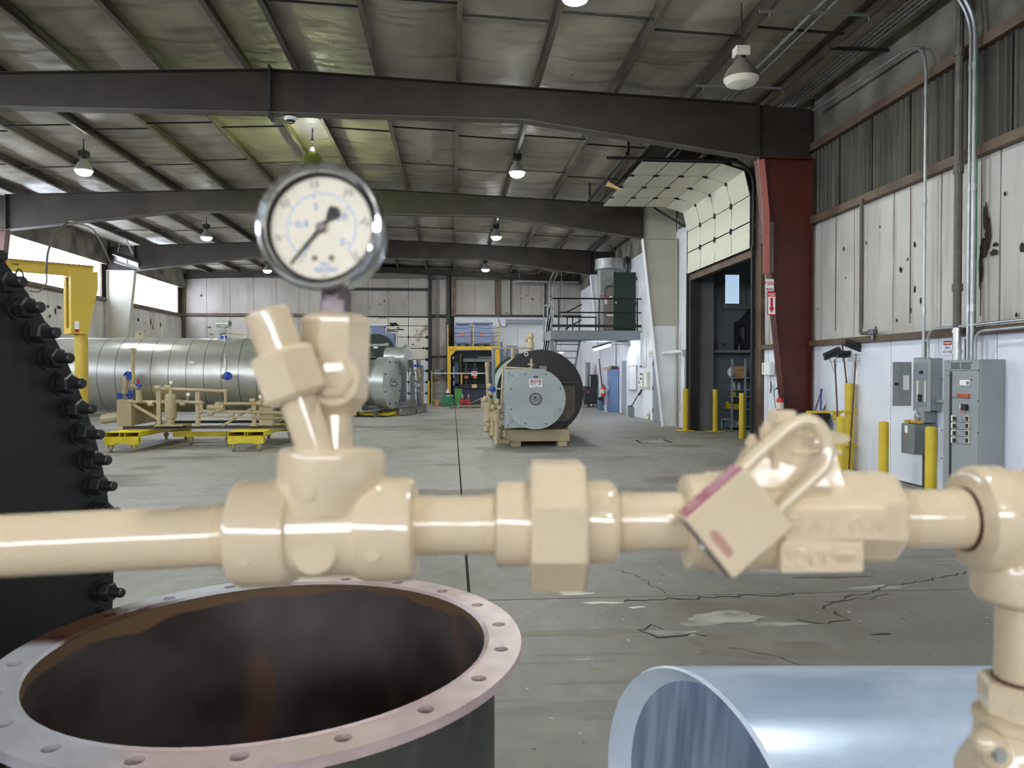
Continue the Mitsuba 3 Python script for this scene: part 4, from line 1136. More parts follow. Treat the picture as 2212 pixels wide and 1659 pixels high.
for s in (.5, 1.3):
    o = ctr + ax * s
    part(t, 'stand', cat(bx(o[0] - .05, o[0] + .05, o[1] - .22, o[1] + .22, 0, .05), bx(o[0] - .03, o[0] + .03, o[1] - .05, o[1] + .05, .05, o[2] - r + .01)), 'black_steel', smooth=False)

# ================================================================== EQUIPMENT IN THE HALL
def YP(px, py, y):
    return atY(px, py, y)


# ---- jib crane
t = thing('jib_crane', 'yellow pillar jib crane with a tall slotted head, on the left', 'crane')
cy_ = 16.5; mx = YP(176, 800, cy_)[0]; r = .125
z0, z1 = YP(150, 722, cy_)[2], YP(150, 588, cy_)[2]
mast = part(t, 'mast', cat(cyl((mx, cy_, 0), (mx, cy_, z1 - .1), r, 24), disc_ring((mx, cy_, 0), (0, 0, 1), .1, .34, .025, 24)), 'crane_yellow')
part(t, 'gusset', cat(*[prism([(.12, 0), (.30, 0), (.12, .3)], (mx, cy_, .02), (math.cos(q), math.sin(q), 0), (0, 0, 1), (-math.sin(q) * .012, math.cos(q) * .012, 0)) for q in (0, 1.57, 3.14, 4.71)]), 'crane_yellow', smooth=False)
part(t, 'clamp_band', lathe([(r + .004, 0), (r + .012, .0), (r + .012, .06), (r + .004, .06)], (mx, cy_, z0 + .03), (0, 0, 1), 24), 'dark_pipe')
th_ = math.radians(40); hu = np.array([math.cos(th_), math.sin(th_), 0]); hv = np.array([-math.sin(th_), math.cos(th_), 0])   # the head swings with the boom
HM = np.eye(4); HM[:3, 0], HM[:3, 1], HM[:3, 3] = hu, hv, (mx, cy_, 0)
xa, xb, xc = -.24, .25, .06
for dy in (-.26, .25):
    part(t, 'head_plate', move(prism([(xa, z0), (xc, z0), (xb, z1 - .35), (xb, z1), (xa, z1)], (0, dy, 0), (1, 0, 0), (0, 0, 1), (0, .014, 0)), HM), 'crane_yellow', smooth=False)
part(t, 'head_rim', move(cat(bx(xa - .01, xa + .02, -.26, -.1, z0, z1), bx(xa - .01, xa + .02, .1, .26, z0, z1), bx(xa - .01, xa + .02, -.26, .26, z0, z0 + .12), bx(xa - .01, xa + .02, -.26, .26, z1 - .12, z1), bx(xa, xb, -.26, .26, z1 - .012, z1)), HM), 'crane_yellow', smooth=False)
bz = YP(200, 586, cy_)[2]
b0 = np.array([mx, cy_, bz]) + hu * .24; b1 = np.array([mx, cy_, bz]) - hu * 2.6
boom = part(t, 'boom', ibeam(b0, b1, .12, .22, .014, .01), 'crane_yellow', smooth=False)
part(boom, 'top_cap', bar(b0 + [0, 0, .116], b1 + [0, 0, .116], .14, .012), 'red_oxide', smooth=False)
bo = lambda s: np.array([mx, cy_, bz]) - hu * s - hv * .008
part(boom, 'lettering', cat(text('1/2', bo(1.38) + [0, 0, .02], hu, (0, 0, 1), .08, .004), text('TON', bo(1.16) + [0, 0, .03], hu, (0, 0, 1), .045, .004)), 'print_black', smooth=False)
part(t, 'warning_tag', move(bx(xa + .05, xa + .13, -.266, -.26, z0 + .06, z0 + .25), HM), 'white', smooth=False)
part(t, 'warning_mark', move(bx(xa + .05, xa + .13, -.268, -.266, z0 + .03, z0 + .09), HM), 'red', smooth=False)
part(t, 'air_hose', cat(rod(bent([YP(100, 590, 15.9), YP(102, 545, 15.9), YP(120, 500, 16.2), YP(150, 478, 16.6), YP(200, 490, 18.5), YP(222, 530, 21), YP(242, 576, 24)], 3, 6), .02, 6), rod(bent([YP(100, 590, 15.9), YP(102, 612, 15.8), YP(85, 632, 15.7), YP(64, 628, 15.6)], 1, 6), .012, 6)), 'dark_pipe')
part(t, 'power_cord', cat(rod(bent([YP(32, 596, 15.3), YP(40, 578, 15.3), YP(50, 590, 15.3), YP(52, 618, 15.3)], 1, 6), .012, 6)), 'rubber')

# ---- radiant heater on the cream column
t = thing('radiant_heater', 'radiant heater with two glowing orange burners high on the left column', 'heater')
hy = 31.9; A_ = YP(246, 556, hy); B_ = YP(301, 574, hy); d = B_ - A_; L = np.linalg.norm(d); d /= L
M = frame(A_, d, np.cross(d, [0, .8, .6]) * -1)
hz = np.array([0, -.62, -.78]); hz -= d * (hz @ d); hz /= np.linalg.norm(hz); M = frame(A_, d, -hz)
part(t, 'housing', move(cat(bb(0, L, -.16, .16, .02, .2, .02)), M), 'black_steel')
part(t, 'reflector', move(cat(prism([(-.22, -.06), (-.15, .05), (-.13, .05), (-.2, -.06)], (0, 0, 0), (0, 1, 0), (0, 0, 1), (L, 0, 0)), prism([(.22, -.06), (.15, .05), (.13, .05), (.2, -.06)], (0, 0, 0), (0, 1, 0), (0, 0, 1), (L, 0, 0))), M), 'foil', smooth=False)
for i in range(2):
    x0 = L * (.12 + .44 * i); m = move(trimesh.Trimesh([(x0, -.12, .01), (x0 + L * .38, -.12, .01), (x0 + L * .38, .12, .01), (x0, .12, .01)], [(0, 2, 1), (0, 3, 2)], process=False), M)
    part(t, 'burner', emit(m, (.42, .12, .03)), None)
part(t, 'bracket', cat(bar(YP(287, 550, 32.2), YP(272, 515, 32.2), .05, .05), bar(A_ + [.1, 0, 0], (A_[0] + .1, hy + .3, zr(A_[0]) - .3), .02, .02), bar(A_ + d * L * .6 + [0, .1, 0], (-13.2, 32.8, A_[2] - .2), .05, .05)), 'cream', smooth=False)

# ---- shared small things
def wheel_caster(parent, p, m='caster', r=.095):
    k = numbered(parent + '__caster'); x, y, z = p
    part(k, 'wheel', lathe([(0, -.035), (r * .5, -.035), (r * .6, -.028), (r * .9, -.032), (r, -.022), (r, .022), (r * .9, .032), (r * .6, .028), (r * .5, .035), (0, .035)], (x, y, r), (1, .35, 0), 18), m)
    part(k, 'fork', cat(bx(x - .055, x - .045, y - .03, y + .03, r - .02, z), bx(x + .045, x + .055, y - .03, y + .03, r - .02, z), bx(x - .06, x + .06, y - .05, y + .05, z - .012, z)), 'cart_yellow', smooth=False)


def dial_gauge(parent, p, d=(0, -1, 0), r=.05):
    k = numbered(parent + '__gauge')
    part(k, 'rim', lathe([(0, -.03), (r, -.03), (r, .0), (r * .86, .004), (r * .86, 0)], p, d, 14), 'tan_far')
    part(k, 'face', lathe([(r * .87, -.002), (0, -.002)][::-1], p, d, 14), 'white', smooth=False)


def run(parent, pts, r, m='tan_far', name='pipe', fit=True):
    """a pipe run with fittings at its bends"""
    pts = [np.asarray(q, float) for q in pts]
    ms = [cyl(a, b_, r, 10) for a, b_ in zip(pts[:-1], pts[1:])]
    if fit:
        for q in pts[1:-1]:
            ms.append(ball(q, r * 1.5, 1))
        for q, o in ((pts[0], pts[1]), (pts[-1], pts[-2])):
            u = (o - q) / np.linalg.norm(o - q); ms.append(cyl(q, q + u * r * 3, r * 1.35, 10))
    return part(parent, name, cat(*ms), m)


def blue_plug(parent, p, r=.1, d=(0, -1, 0), seed=1):
    q = random.Random(seed)
    prof = [(0, -.03), (r, -.03), (r * .95, .02), (0, .03)]
    m = lathe(prof, p, d, 11); m.vertices += np.array([[q.gauss(0, r * .08) for _ in range(3)] for _ in m.vertices]); part(parent, 'plug', m, 'blue_cap', smooth=False)


# ---- long clad boiler at the left
t = thing('clad_boiler', 'long silver-clad horizontal boiler on a tan skid, left of the gauge', 'boiler')
by, bz, br_ = 19.3, 1.66, .90
xl, xr = -9.5, -3.3
part(t, 'cladding', lathe([(br_, 0), (br_, xr - xl)], (xl, by, bz), (1, 0, 0), 72), 'clad', smooth=True)
part(t, 'end_flange', lathe([(0, -.06), (br_ + .05, -.06), (br_ + .05, .0), (0, 0)], (xl, by, bz), (1, 0, 0), 60), 'black_paint')
part(t, 'end_cap', lathe([(0, .03), (br_ - .1, .03), (br_, 0)][::-1], (xr, by, bz), (1, 0, 0), 60), 'bright_steel')
for i in range(16):
    x = YP(209, 813, by - br_)[0] + .398 * i
    if x < xr - .05:
        part(t, 'band', lathe([(br_ + .001, -.008), (br_ + .004, -.008), (br_ + .004, .008), (br_ + .001, .008)], (x, by, bz), (1, 0, 0), 64), 'clad_band')
run(t, [(xl - .03, by, 1.9), (xl - .3, by, 1.9), (xl - .55, by, 1.9)], .11)
part(t, 'end_stand', cat(bx(xl + .02, xl + .12, by - .6, by + .6, 0, bz - br_ + .25), bx(xl - .25, xl + .4, by - .7, by + .7, 0, .06)), 'black_steel', smooth=False)
p = YP(415, 783, by - br_); part(t, 'band_clip', bb(p[0] - .06, p[0] + .06, p[1] - .01, p[1] + .03, p[2] - .03, p[2] + .02, .005), 'bright_steel')
p = YP(302, 735, by)
part(t, 'lifting_lug', prism(Poly([(-.12, -.15), (.12, -.15), (.11, .0), (.06, .09), (-.06, .09), (-.11, 0)]).difference(Pt(0, .02).buffer(.03)), (p[0], by, bz + br_ + .08), (1, 0, 0), (0, 0, 1), (0, .03, 0)), 'tan_far')
fy_ = 18.15
dk = .50
sk = part(t, 'skid', cat(ibeam((YP(258, 0, fy_)[0], fy_, dk - .03), (xr + .3, fy_, dk - .03), .14, .07), ibeam((YP(258, 0, fy_)[0], by + .8, dk - .03), (xr + .3, by + .8, dk - .03), .14, .07)), 'dark_pipe', smooth=False)
for px in (255, 560):
    x = YP(px + 16, 900, fy_)[0]
    part(t, 'saddle', cat(bb(x - .16, x + .16, fy_ - .08, fy_ + .08, dk, bz - .55, .01), prism([(-.75, 0), (.85, 0), (.85, .5), (.4, .3), (-.3, .3), (-.75, .55)], (x - .04, by, dk), (0, 1, 0), (0, 0, 1), (.08, 0, 0))), 'tan_far', smooth=False)
    sgn = 1 if px < 400 else -1
    part(t, 'brace', bar((x + sgn * .1, fy_, bz - .62), (x + sgn * 1.0, fy_, dk), .08, .05), 'tan_far', smooth=False)
for px, py in ((343, 838), (427, 839), (549, 868)):
    p = YP(px, py, fy_ - .1); part(t, 'rail_post', cat(bx(p[0] - .045, p[0] + .045, p[1] - .04, p[1] + .04, dk, p[2]), bx(p[0] - .09, p[0] + .09, p[1] - .08, p[1] + .08, dk, dk + .02)), 'tan_far', smooth=False)
f = fy_ - .16
P = lambda px, py, dy=0.0: YP(px, py, f + dy)
run(t, [P(336, 839), P(487, 845), P(487, 872), P(640, 872)], .035)
run(t, [P(276, 868, .1), P(357, 868, .1)], .035)
run(t, [P(380, 867), P(435, 870), P(435, 888), P(700, 893)], .038)
run(t, [P(425, 899), P(700, 905)], .02)
run(t, [P(640, 872), P(700, 872)], .03)
run(t, [P(287, 752), P(288, 833), P(300, 836)], .04)
run(t, [P(272, 812), P(270, 850)], .05)
run(t, [P(300, 843), P(300, 868)], .05)
run(t, [P(222, 905, .5), P(262, 900, .5)], .09)
run(t, [P(464, 880), P(474, 880), P(474, 888)], .07)
part(t, 'strainer', lathe([(0, -.12), (.06, -.1), (.06, .1), (0, .12)], P(458, 880), (1, 0, 0), 14), 'tan_far')
p = P(369, 884); ft = YP(369, 850, f)[2]; fb = YP(369, 906, f)[2]
part(t, 'drip_pot', lathe([(0, fb - .12), (.12, fb - .12), (.12, fb - .1), (.085, fb - .1), (.085, fb), (.115, fb + .02), (.128, fb + .06), (.128, ft - .07), (.11, ft - .02), (.05, ft), (.04, ft + .08), (0, ft + .08)], (p[0], f, 0), (0, 0, 1), 20), 'tan_far')
part(t, 'pot_plate', bb(p[0] - .3, p[0] + .3, f - .15, f + .25, fb - .15, fb - .115, .005), 'tan_far')
for px, py in ((369, 826), (406, 852), (562, 857), (587, 854)):
    dial_gauge(t, P(px, py, -.05), r=.048)
    q = P(px, py + 8); part(t, 'gauge_stem', cyl(P(px, py + 5, -.02), P(px, py + 17, 0), .018, 6), 'tan_far')
for i, (px, py, r) in enumerate(((277, 811, .10), (299, 833, .06), (258, 855, .07), (280, 852, .09), (491, 812, .10), (576, 853, .10), (590, 850, .09), (581, 862, .09))):
    blue_plug(t, P(px, py, -.02 if py < 840 else .03), r, (0.2, -1, .1), i)
part(t, 'red_valve', cyl(P(299, 830), P(299, 820), .03, 8), 'red')
for px, py in ((340, 834), (362, 833), (545, 862), (560, 867), (575, 870), (600, 872), (325, 868), (395, 868), (455, 889), (500, 891)):
    part(t, 'fitting', lathe([(0, -.06), (.05, -.06), (.055, -.03), (.055, .03), (.05, .06), (0, .06)], P(px, py + 4), (1, 0, 0), 10), 'tan_far')
# the detector on the crown
q = YP(483, 735, by)
part(t, 'crown_nozzle', cat(cyl((q[0], by, bz + br_ - .05), (q[0], by, bz + br_ + .14), .05, 10), cyl((q[0] - .09, by - .05, bz + br_ + .16), (q[0] + .07, by - .05, bz + br_ + .2), .09, 8), cyl((q[0], by, bz + br_ + .14), (q[0], by, bz + br_ + .32), .035, 8)), 'bright_steel')
part(t, 'vent_head', lathe([(.0, -.15), (.095, -.15), (.095, .17), (.075, .17), (.07, .05), (0, .04)], YP(483, 700, by), (1, -.25, 0), 18), 'bright_steel')
part(t, 'blue_flange', cyl((q[0], by, bz + br_ + .0), (q[0], by, bz + br_ + .06), .09, 12), 'blue_cap')
part(t, 'sense_line', cat(rod([YP(487, 719, by), YP(534, 724, by), YP(534, 734, by)], .018, 6), bar(YP(509, 723, by), YP(509, 748, by - .3), .05, .02)), 'tan_far')
part(t, 'drop_line', rod([YP(485, 722, by - .1), YP(485, 745, by - .5), YP(486, 780, by - br_ - .03), YP(487, 808, by - br_ - .04)], .012, 6), 'bright_steel')
part(t, 'drop_valve', cat(cyl(P(484, 812), P(479, 815), .05, 8), cyl(P(486, 806), P(486, 818), .03, 8)), 'brass')
# ---- yellow carts under it
def cart(label, px0, px1, px2, px3):
    """box-tube dolly; px0..px1 the left rail's width in view"""
    t = thing('equipment_cart', label, 'cart')
    y0, y1 = 17.2, 20.6
    xa, xb = YP(px0, 940, y0)[0], YP(px3, 940, y0)[0]
    zt, zm, zb_ = dk - .065, dk - .175, .21
    for x in (xa, xb - .42):
        tb = .055
        part(t, 'upper_tube', cat(bx(x, x + .42, y0, y1, zm, zm + .012), bx(x, x + .42, y0, y1, zt - .012, zt), bx(x, x + .012, y0, y1, zm, zt), bx(x + .41, x + .42, y0, y1, zm, zt)), 'cart_yellow', smooth=False)
    part(t, 'lower_tube', cat(bx(xa, xb, y0 - .02, y0 + .1, zm - .14, zm - .128), bx(xa, xb, y0 - .02, y0 + .1, zm - .012, zm), bx(xa, xb, y0 - .02, y0 - .008, zm - .14, zm), bx(xa, xb, y0 + .09, y0 + .1, zm - .14, zm)), 'cart_yellow', smooth=False)
    part(t, 'rear_tube', bx(xa, xb, y1 - .1, y1, zm - .14, zm), 'cart_yellow', smooth=False)
    for x in (xa + .1, xb - .12):
        part(t, 'caster_plate', bx(x - .1, x + .1, y0 - .02, y0 + .14, zm - .16, zm - .14), 'cart_yellow', smooth=False)
        for y in (y0 + .06, y1 - .1):
            wheel_caster(t, (x, y, zm - .16))
    return xb, zm


xb1, zm = cart('yellow box-tube dolly on casters under the left end of the silver boiler', 226, 245, 283, 300)
cart('yellow box-tube dolly on casters under the silver boiler, left of the slanted valve stem', 492, 510, 555, 570)
t = thing('cart_spreader', 'long yellow tube lying between the two yellow dollies', 'beam')
part(t, 'tube', cat(bx(xb1 + .1, YP(490, 935, 19.0)[0], 18.95, 19.07, zm - .14, zm - .02), bx(xb1 + .9, YP(490, 935, 20.2)[0], 20.1, 20.2, zm - .02, zm + .09)), 'cart_yellow', smooth=False)
for x in (xb1 + .5, -5.4):
    wheel_caster(t, (x, 19.0, zm - .14))

# ---- silver heater with a round cover, right of the gauge valve
t = thing('silver_heater', 'silver drum heater with a big round cover plate, right of the gauge valve', 'heater')
al = math.radians(15.5); sx = np.array([math.cos(al), -math.sin(al), 0]); sy = np.array([math.sin(al), math.cos(al), 0]); up_ = np.array([0, 0, 1.0])
sc_ = YP(848, 826.5, 30.2); R1 = 1.035
O = lambda a, b_, z: sc_ + sx * a + sy * b_ + up_ * z
part(t, 'cover_plate', lathe([(0, 0), (R1 - .01, 0), (R1, -.01), (R1, -.03)][::-1], sc_, sx, 60), 'bright_steel')
part(t, 'cover_drum', lathe([(R1 * .97, -.5), (R1 * .97, -.03), (R1, -.03)], sc_, sx, 60), 'bright_steel', smooth=20)
part(t, 'neck', lathe([(.9, -1.0), (.9, -.5)], sc_, sx, 48), 'bright_steel')
Mh = np.eye(4); Mh[:3, 0], Mh[:3, 1], Mh[:3, 2], Mh[:3, 3] = sx, sy, up_, sc_
part(t, 'housing_frame', move(cat(bx(-1.2, -1.16, -1.05, 1.05, -1.06, 1.0), bx(-1.2, -.85, -1.05, -1.03, -1.06, 1.0), bx(-1.2, -.85, -1.05, 1.05, .98, 1.0), bx(-1.2, -.75, -1.05, 1.05, -1.06, -1.04)), Mh), 'duct', smooth=False)
part(t, 'frame_rib', move(cat(bx(-1.4, -.9, -1.12, -1.04, -.05, -.03), bx(-1.5, -.9, -1.12, -1.04, -.42, -.40)), Mh), 'duct', smooth=False)
part(t, 'drum', lathe([(.86, -4.2), (.86, -1.2)], sc_ - up_ * .02, sx, 48), 'clad')
part(t, 'sight_handle', move(cat(disc_ring((.01, 0, -.02), (1, 0, 0), .15, .2, .02, 24), bb(.02, .06, -.28, .26, -.07, .02, .01), cyl((.03, 0, -.1), (.14, 0, -.02), .08, 12)), Mh), 'chrome')
for i in range(8):
    a = i * math.pi / 4 + .39; part(t, 'stud', move(cyl((0, .87 * math.cos(a), .87 * math.sin(a)), (.035, .87 * math.cos(a), .87 * math.sin(a)), .03, 8), Mh), 'black_steel')
part(t, 'skid_beam', cat(ibeam(O(-.4, -1.0, -1.2), O(-.4, 1.9, -1.2), .2, .3), ibeam(O(.25, .3, -1.12), O(.25, 3.6, -1.12), .25, .34)), 'furnace', smooth=False)
for a, b_ in ((-1.2, -.6), (-.4, -.3), (.1, .9), (.2, 2.2)):
    p = O(a, b_, 0); wheel_caster(t, (p[0], p[1], sc_[2] - 1.22), 'rubber', .11)
part(t, 'dolly_frame', move(bb(-2.0, .0, -.5, .7, -1.27, -1.17, .01), Mh), 'cart_yellow', smooth=False)
part(t, 'stub_tank', lathe([(0, -.9), (.42, -.9), (.42, -.12), (.52, -.12), (.52, 0), (0, 0)], O(.25, 1.15, 1.0), sx, 32), 'bright_steel')
part(t, 'end_disc', lathe([(0, 0), (.52, 0), (.52, .03), (0, .03)], O(-1.35, .4, .82), -sy, 40), 'drum_green')
run(t, [O(-1.4, .1, 1.25), O(-1.0, .1, 1.45), O(-.3, .4, 1.5)], .05, 'bright_steel')
run(t, [O(-2.2, -.3, .86), O(-1.75, -.3, .86), O(-1.75, -.3, .6)], .07)
run(t, [O(.32, 1.3, .9), O(.4, 1.3, .3), O(.4, 1.4, -.9)], .06, 'dark_pipe')
run(t, [O(.5, 1.7, .95), O(.55, 1.7, .2), O(.55, 1.9, -.9)], .07, 'furnace')
for i in range(9):
    r_ = random.Random(i); part(t, 'valve_body', lathe([(0, -.07), (.06, -.06), (.09, 0), (.06, .06), (0, .07)], O(.45 + .1 * r_.random(), 1.3 + .6 * r_.random(), -.5 + .9 * r_.random()), (r_.random(), r_.random(), .5), 8), 'bright_steel')
part(t, 'control_column', move(cat(bx(.35, .6, 1.9, 2.1, -1.0, .7), bx(.3, .45, 1.2, 1.3, -1.0, .3)), Mh), 'panel_dark', smooth=False)
part(t, 'blue_handle', move(bb(.4, .65, 1.35, 1.5, .62, .72, .01), Mh), 'blue_cap')
part(t, 'hose', rod(bent([O(.5, 1.5, .6), O(.62, 1.6, .2), O(.4, 1.6, 0)], .3, 5), .02, 6), 'orange_soft')
# ---- grey unit behind it
t = thing('grey_heater', 'grey box heater with a large dark green bolted disc, behind the silver heater', 'heater')
gy_ = 36.0; x0, x1 = YP(742, 760, gy_)[0], YP(851, 760, gy_)[0]; zt = YP(800, 719, gy_)[2]
part(t, 'casing', bb(x0, x1, gy_, gy_ + 2.4, .35, zt, .02), 'blue_box')
part(t, 'skid', bx(x0 - .2, x1 + .6, gy_ - .1, gy_ + 2.5, 0, .35), 'panel_dark', smooth=False)
gc_ = YP(813, 760, gy_ - .1); R2 = .83
part(t, 'green_disc', lathe([(0, 0), (R2, 0), (R2, .06), (0, .06)], gc_ - [0, .03, 0], (0, 1, 0), 48), 'dark_green')
for i in range(40):
    a = i * math.pi / 20; q = gc_ + np.array([.78 * math.cos(a), -.03, .78 * math.sin(a)]); part(t, 'bolt', cyl(q, q - [0, .05, 0], .022, 6), 'black_bolt', smooth=False)
part(t, 'data_plate', bx(gc_[0] - .13, gc_[0] + .07, gc_[1] - .045, gc_[1] - .035, gc_[2] + .15, gc_[2] + .36), 'white', smooth=False)
part(t, 'bolted_hatch', cat(bx(gc_[0] - .9, gc_[0] - .1, gc_[1] - .4, gc_[1] - .05, gc_[2] - .9, gc_[2] - .14)), 'press_dark', smooth=False)
for i in range(8):
    q = (gc_[0] - .85 + .1 * i, gc_[1] - .3, gc_[2] - .14); part(t, 'hatch_bolt', bx(q[0] - .02, q[0] + .02, q[1] - .02, q[1] + .02, q[2], q[2] + .06), 'bright_steel', smooth=False)
xq0, xq1 = YP(795, 0, gy_)[0], YP(826, 0, gy_)[0]
part(t, 'stack_stub', cat(bx(xq0, xq1, gy_ + .3, gy_ + 1.0, zt, zt + .3), bx(xq0 - .06, xq1 + .06, gy_ + .24, gy_ + 1.06, zt + .3, zt + .34)), 'blue_box', smooth=False)
for i in range(12):
    x = xq0 - .04 + (xq1 - xq0 + .08) * i / 11; part(t, 'stub_bolt', bx(x - .014, x + .014, gy_ + .25, gy_ + .28, zt + .34, zt + .4), 'bright_steel', smooth=False)
run(t, [(x1 - .35, gy_ + .2, zt + .12), (x1 + .1, gy_ + .2, zt + .12), (x1 + .1, gy_ + .2, zt - .9)], .06, 'conduit')
part(t, 'side_box', bb(x1 + .1, x1 + .5, gy_ + .6, gy_ + 1.4, .35, zt - .65, .02), 'panel_dark')

# ---- heater in the middle of the hall, black bolted head toward the viewer
t = thing('line_heater', 'round heater with black bolted head and grey cover disc marked hot, mid hall', 'heater')
hy = 18.1; hc_ = YP(1167, 849, hy); Rf = 1.035
Hh = lambda x, y, z: hc_ + np.array([x, y, z])
part(t, 'front_head', lathe([(0, 0), (Rf - .01, 0), (Rf, .01), (Rf, .07), (0, .07)], hc_, (0, 1, 0), 80), 'black_paint')
part(t, 'body', lathe([(.96, .07), (.96, 3.7)], hc_, (0, 1, 0), 72), 'disc_grey' if False else 'clad_green', smooth=True)
for i in range(8):
    part(t, 'band', lathe([(.963, 0), (.966, 0), (.966, .02), (.963, .02)], hc_ + [0, .4 + .42 * i, 0], (0, 1, 0), 60), 'clad_green')
part(t, 'rear_head', lathe([(.9, 0), (Rf, 0), (Rf, .07), (.9, .07)], hc_ + [0, 3.7, 0], (0, 1, 0), 64), 'black_paint')
bsh = {'nut': shape(lathe([(0, 0), (.021, 0), (.021, .03), (.012, .03), (.012, .05), (0, .05)], (0, 0, 0), (0, 0, 1), 6), 'black_bolt', False)}
for i in range(76):
    a = i * 2 * math.pi / 76; scene[numbered(t + '__bolt')] = at(bsh['nut'], frame(hc_ + np.array([.985 * math.cos(a), 0, .985 * math.sin(a)]), (1, 0, 0), (0, -1, 0)))
part(t, 'lifting_eye', lathe([(.03, -.01), (.05, -.01), (.05, .01), (.03, .01), (.03, -.01)], YP(1137, 765, hy - .06), (0, 1, 0), 16), 'white')
part(t, 'maker_plate', cat(bx(*(lambda a, b_: (a[0], b_[0], hy - .02, hy - .01, b_[2], a[2]))(YP(1165, 790, hy), YP(1181, 799, hy)))), 'furnace', smooth=False)
dy_ = 17.2; dc = YP(1157, 862, dy_); Rd = .685
part(t, 'cover_disc', lathe([(0, 0), (Rd - .004, 0), (Rd, .004), (Rd, .10), (0, .10)], dc, (0, 1, 0), 72), 'disc_grey')
bxm = YP(1092, 860, dy_ + .3)[0]
part(t, 'burner_box', cat(bb(bxm, dc[0] + .25, dy_ + .1, hy - .01, dc[2] - .66, dc[2] + .67, .01), bx(bxm - .03, bxm, dy_ + .25, hy - .01, dc[2] - .68, dc[2] + .69)), 'disc_grey', smooth=False)
part(t, 'box_ribs', cat(bar((bxm + .02, dy_ + .095, dc[2] + .62), (bxm + .3, dy_ + .095, dc[2] + .4), .02, .02), bar((bxm + .02, dy_ + .095, dc[2] - .6), (bxm + .3, dy_ + .095, dc[2] - .4), .02, .02)), 'grey_paint', smooth=False)
ic = dc + np.array([-.0, 0, -.0])
part(t, 'access_ring', lathe([(.138, 0), (.138, -.02), (.122, -.02), (.122, 0)], ic, (0, 1, 0), 32), 'black_paint')
part(t, 'access_plate', lathe([(0, -.008), (.124, -.008), (.124, 0)], ic, (0, 1, 0), 32), 'grey_paint')
part(t, 'burner_tube', lathe([(.024, -.06), (.05, -.06), (.05, 0), (.024, 0), (.024, -.06)], ic + [-.015, 0, .03], (0, 1, 0), 20), 'grey_paint')
part(t, 'tube_bore', lathe([(0, -.03), (.026, -.03)], ic + [-.015, 0, .03], (0, 1, 0), 16), 'black_paint', smooth=False)
for i in range(8):
    a = (i + .5) * math.pi / 4 + .0; part(t, 'stud', bb(dc[0] + .6 * math.cos(a) - .018, dc[0] + .6 * math.cos(a) + .018, dy_ - .02, dy_, dc[2] + .6 * math.sin(a) - .008, dc[2] + .6 * math.sin(a) + .008, .003), 'black_steel', smooth=False)
sg = part(t, 'danger_sign', cat(bb(*(lambda a, b_: (a[0], b_[0], dy_ - .012, dy_ - .004, b_[2], a[2]))(YP(1143, 818, dy_), YP(1171, 837, dy_)), .003)), 'sign_white', 'white sign reading DANGER HOT DO NOT TOUCH')
s0, s1 = YP(1143, 818, dy_), YP(1171, 837, dy_); smx, sw, sh_ = (s0[0] + s1[0]) / 2, s1[0] - s0[0], s0[2] - s1[2]
part(sg, 'red_oval', bb(s0[0] + sw * .1, s1[0] - sw * .1, dy_ - .015, dy_ - .012, s0[2] - sh_ * .42, s0[2] - sh_ * .12, .001), 'print_black', smooth=False)
part(sg, 'red_field', prism(__import__('shapely.geometry', fromlist=['q']).LineString([(-sw * .28, 0), (sw * .28, 0)]).buffer(sh_ * .12), (smx, dy_ - .016, s0[2] - sh_ * .27), (1, 0, 0), (0, 0, 1), (0, -.002, 0)), 'sign_pink', smooth=False)
part(sg, 'word', cat(text('DANGER', (smx, dy_ - .019, s0[2] - sh_ * .27), (1, 0, 0), (0, 0, 1), sh_ * .13, .001)), 'white', smooth=False)
part(sg, 'word', cat(text('HOT', (smx - sw * .16, dy_ - .013, s0[2] - sh_ * .62), (1, 0, 0), (0, 0, 1), sh_ * .26, .001), text('DO NOT TOUCH', (smx, dy_ - .013, s0[2] - sh_ * .88), (1, 0, 0), (0, 0, 1), sh_ * .085, .001)), 'print_navy', smooth=False)
part(sg, 'hand_symbol', prism([(0, 0), (.05, .02), (.075, .05), (.07, .02), (.08, .0), (.06, -.005), (.04, -.02), (.03, 0), (.01, -.015)], (smx + sw * .19, dy_ - .013, s0[2] - sh_ * .64), (.8, 0, 0), (0, 0, 1), (0, -.001, 0)), 'print_black', smooth=False)
p = YP(1157, 814, dy_); part(t, 'small_badge', bb(p[0] - .05, p[0] + .05, dy_ - .008, dy_, p[2] - .018, p[2] + .018, .003), 'print_navy')
fw_ = hy - .02
a0, a1 = YP(1196, 826, fw_), YP(1250, 828, fw_)
part(t, 'heat_shelf', bx(a0[0], a1[0], fw_ - .12, fw_, a0[2] - .012, a0[2]), 'furnace', smooth=False)
part(t, 'unpainted_panel', prism([(YP(u, 0, fw_)[0], YP(1200, v, fw_)[2]) for u, v in ((1205, 910), (1210, 832), (1243, 833), (1244, 888), (1236, 902), (1222, 911))], (0, fw_ + .01, 0), (1, 0, 0), (0, 0, 1), (0, -.004, 0)), 'rubbed_steel', smooth=False)
g0, g1 = YP(1091, 925, 17.75), YP(1231, 953, 17.75)
part(t, 'skid', cat(bb(g0[0], g1[0], 17.75, 21.6, g1[2], YP(1160, 928, 17.75)[2], .01)), 'tan_far', smooth=False)
for px in (1105, 1205):
    x = YP(px, 960, 17.8)[0]
    for y in (17.78, 21.0):
        part(t, 'foot', bb(x, x + .22, y, y + .4, 0, g1[2] + .01, .01), 'tan_far', smooth=False)
part(t, 'saddle_web', bx(hc_[0] - .8, hc_[0] + .7, 18.3, 18.4, g1[2], hc_[2] - .55), 'tan_far', smooth=False)
f = 17.45
P = lambda px, py, dy=0.0: YP(px, py, f + dy)
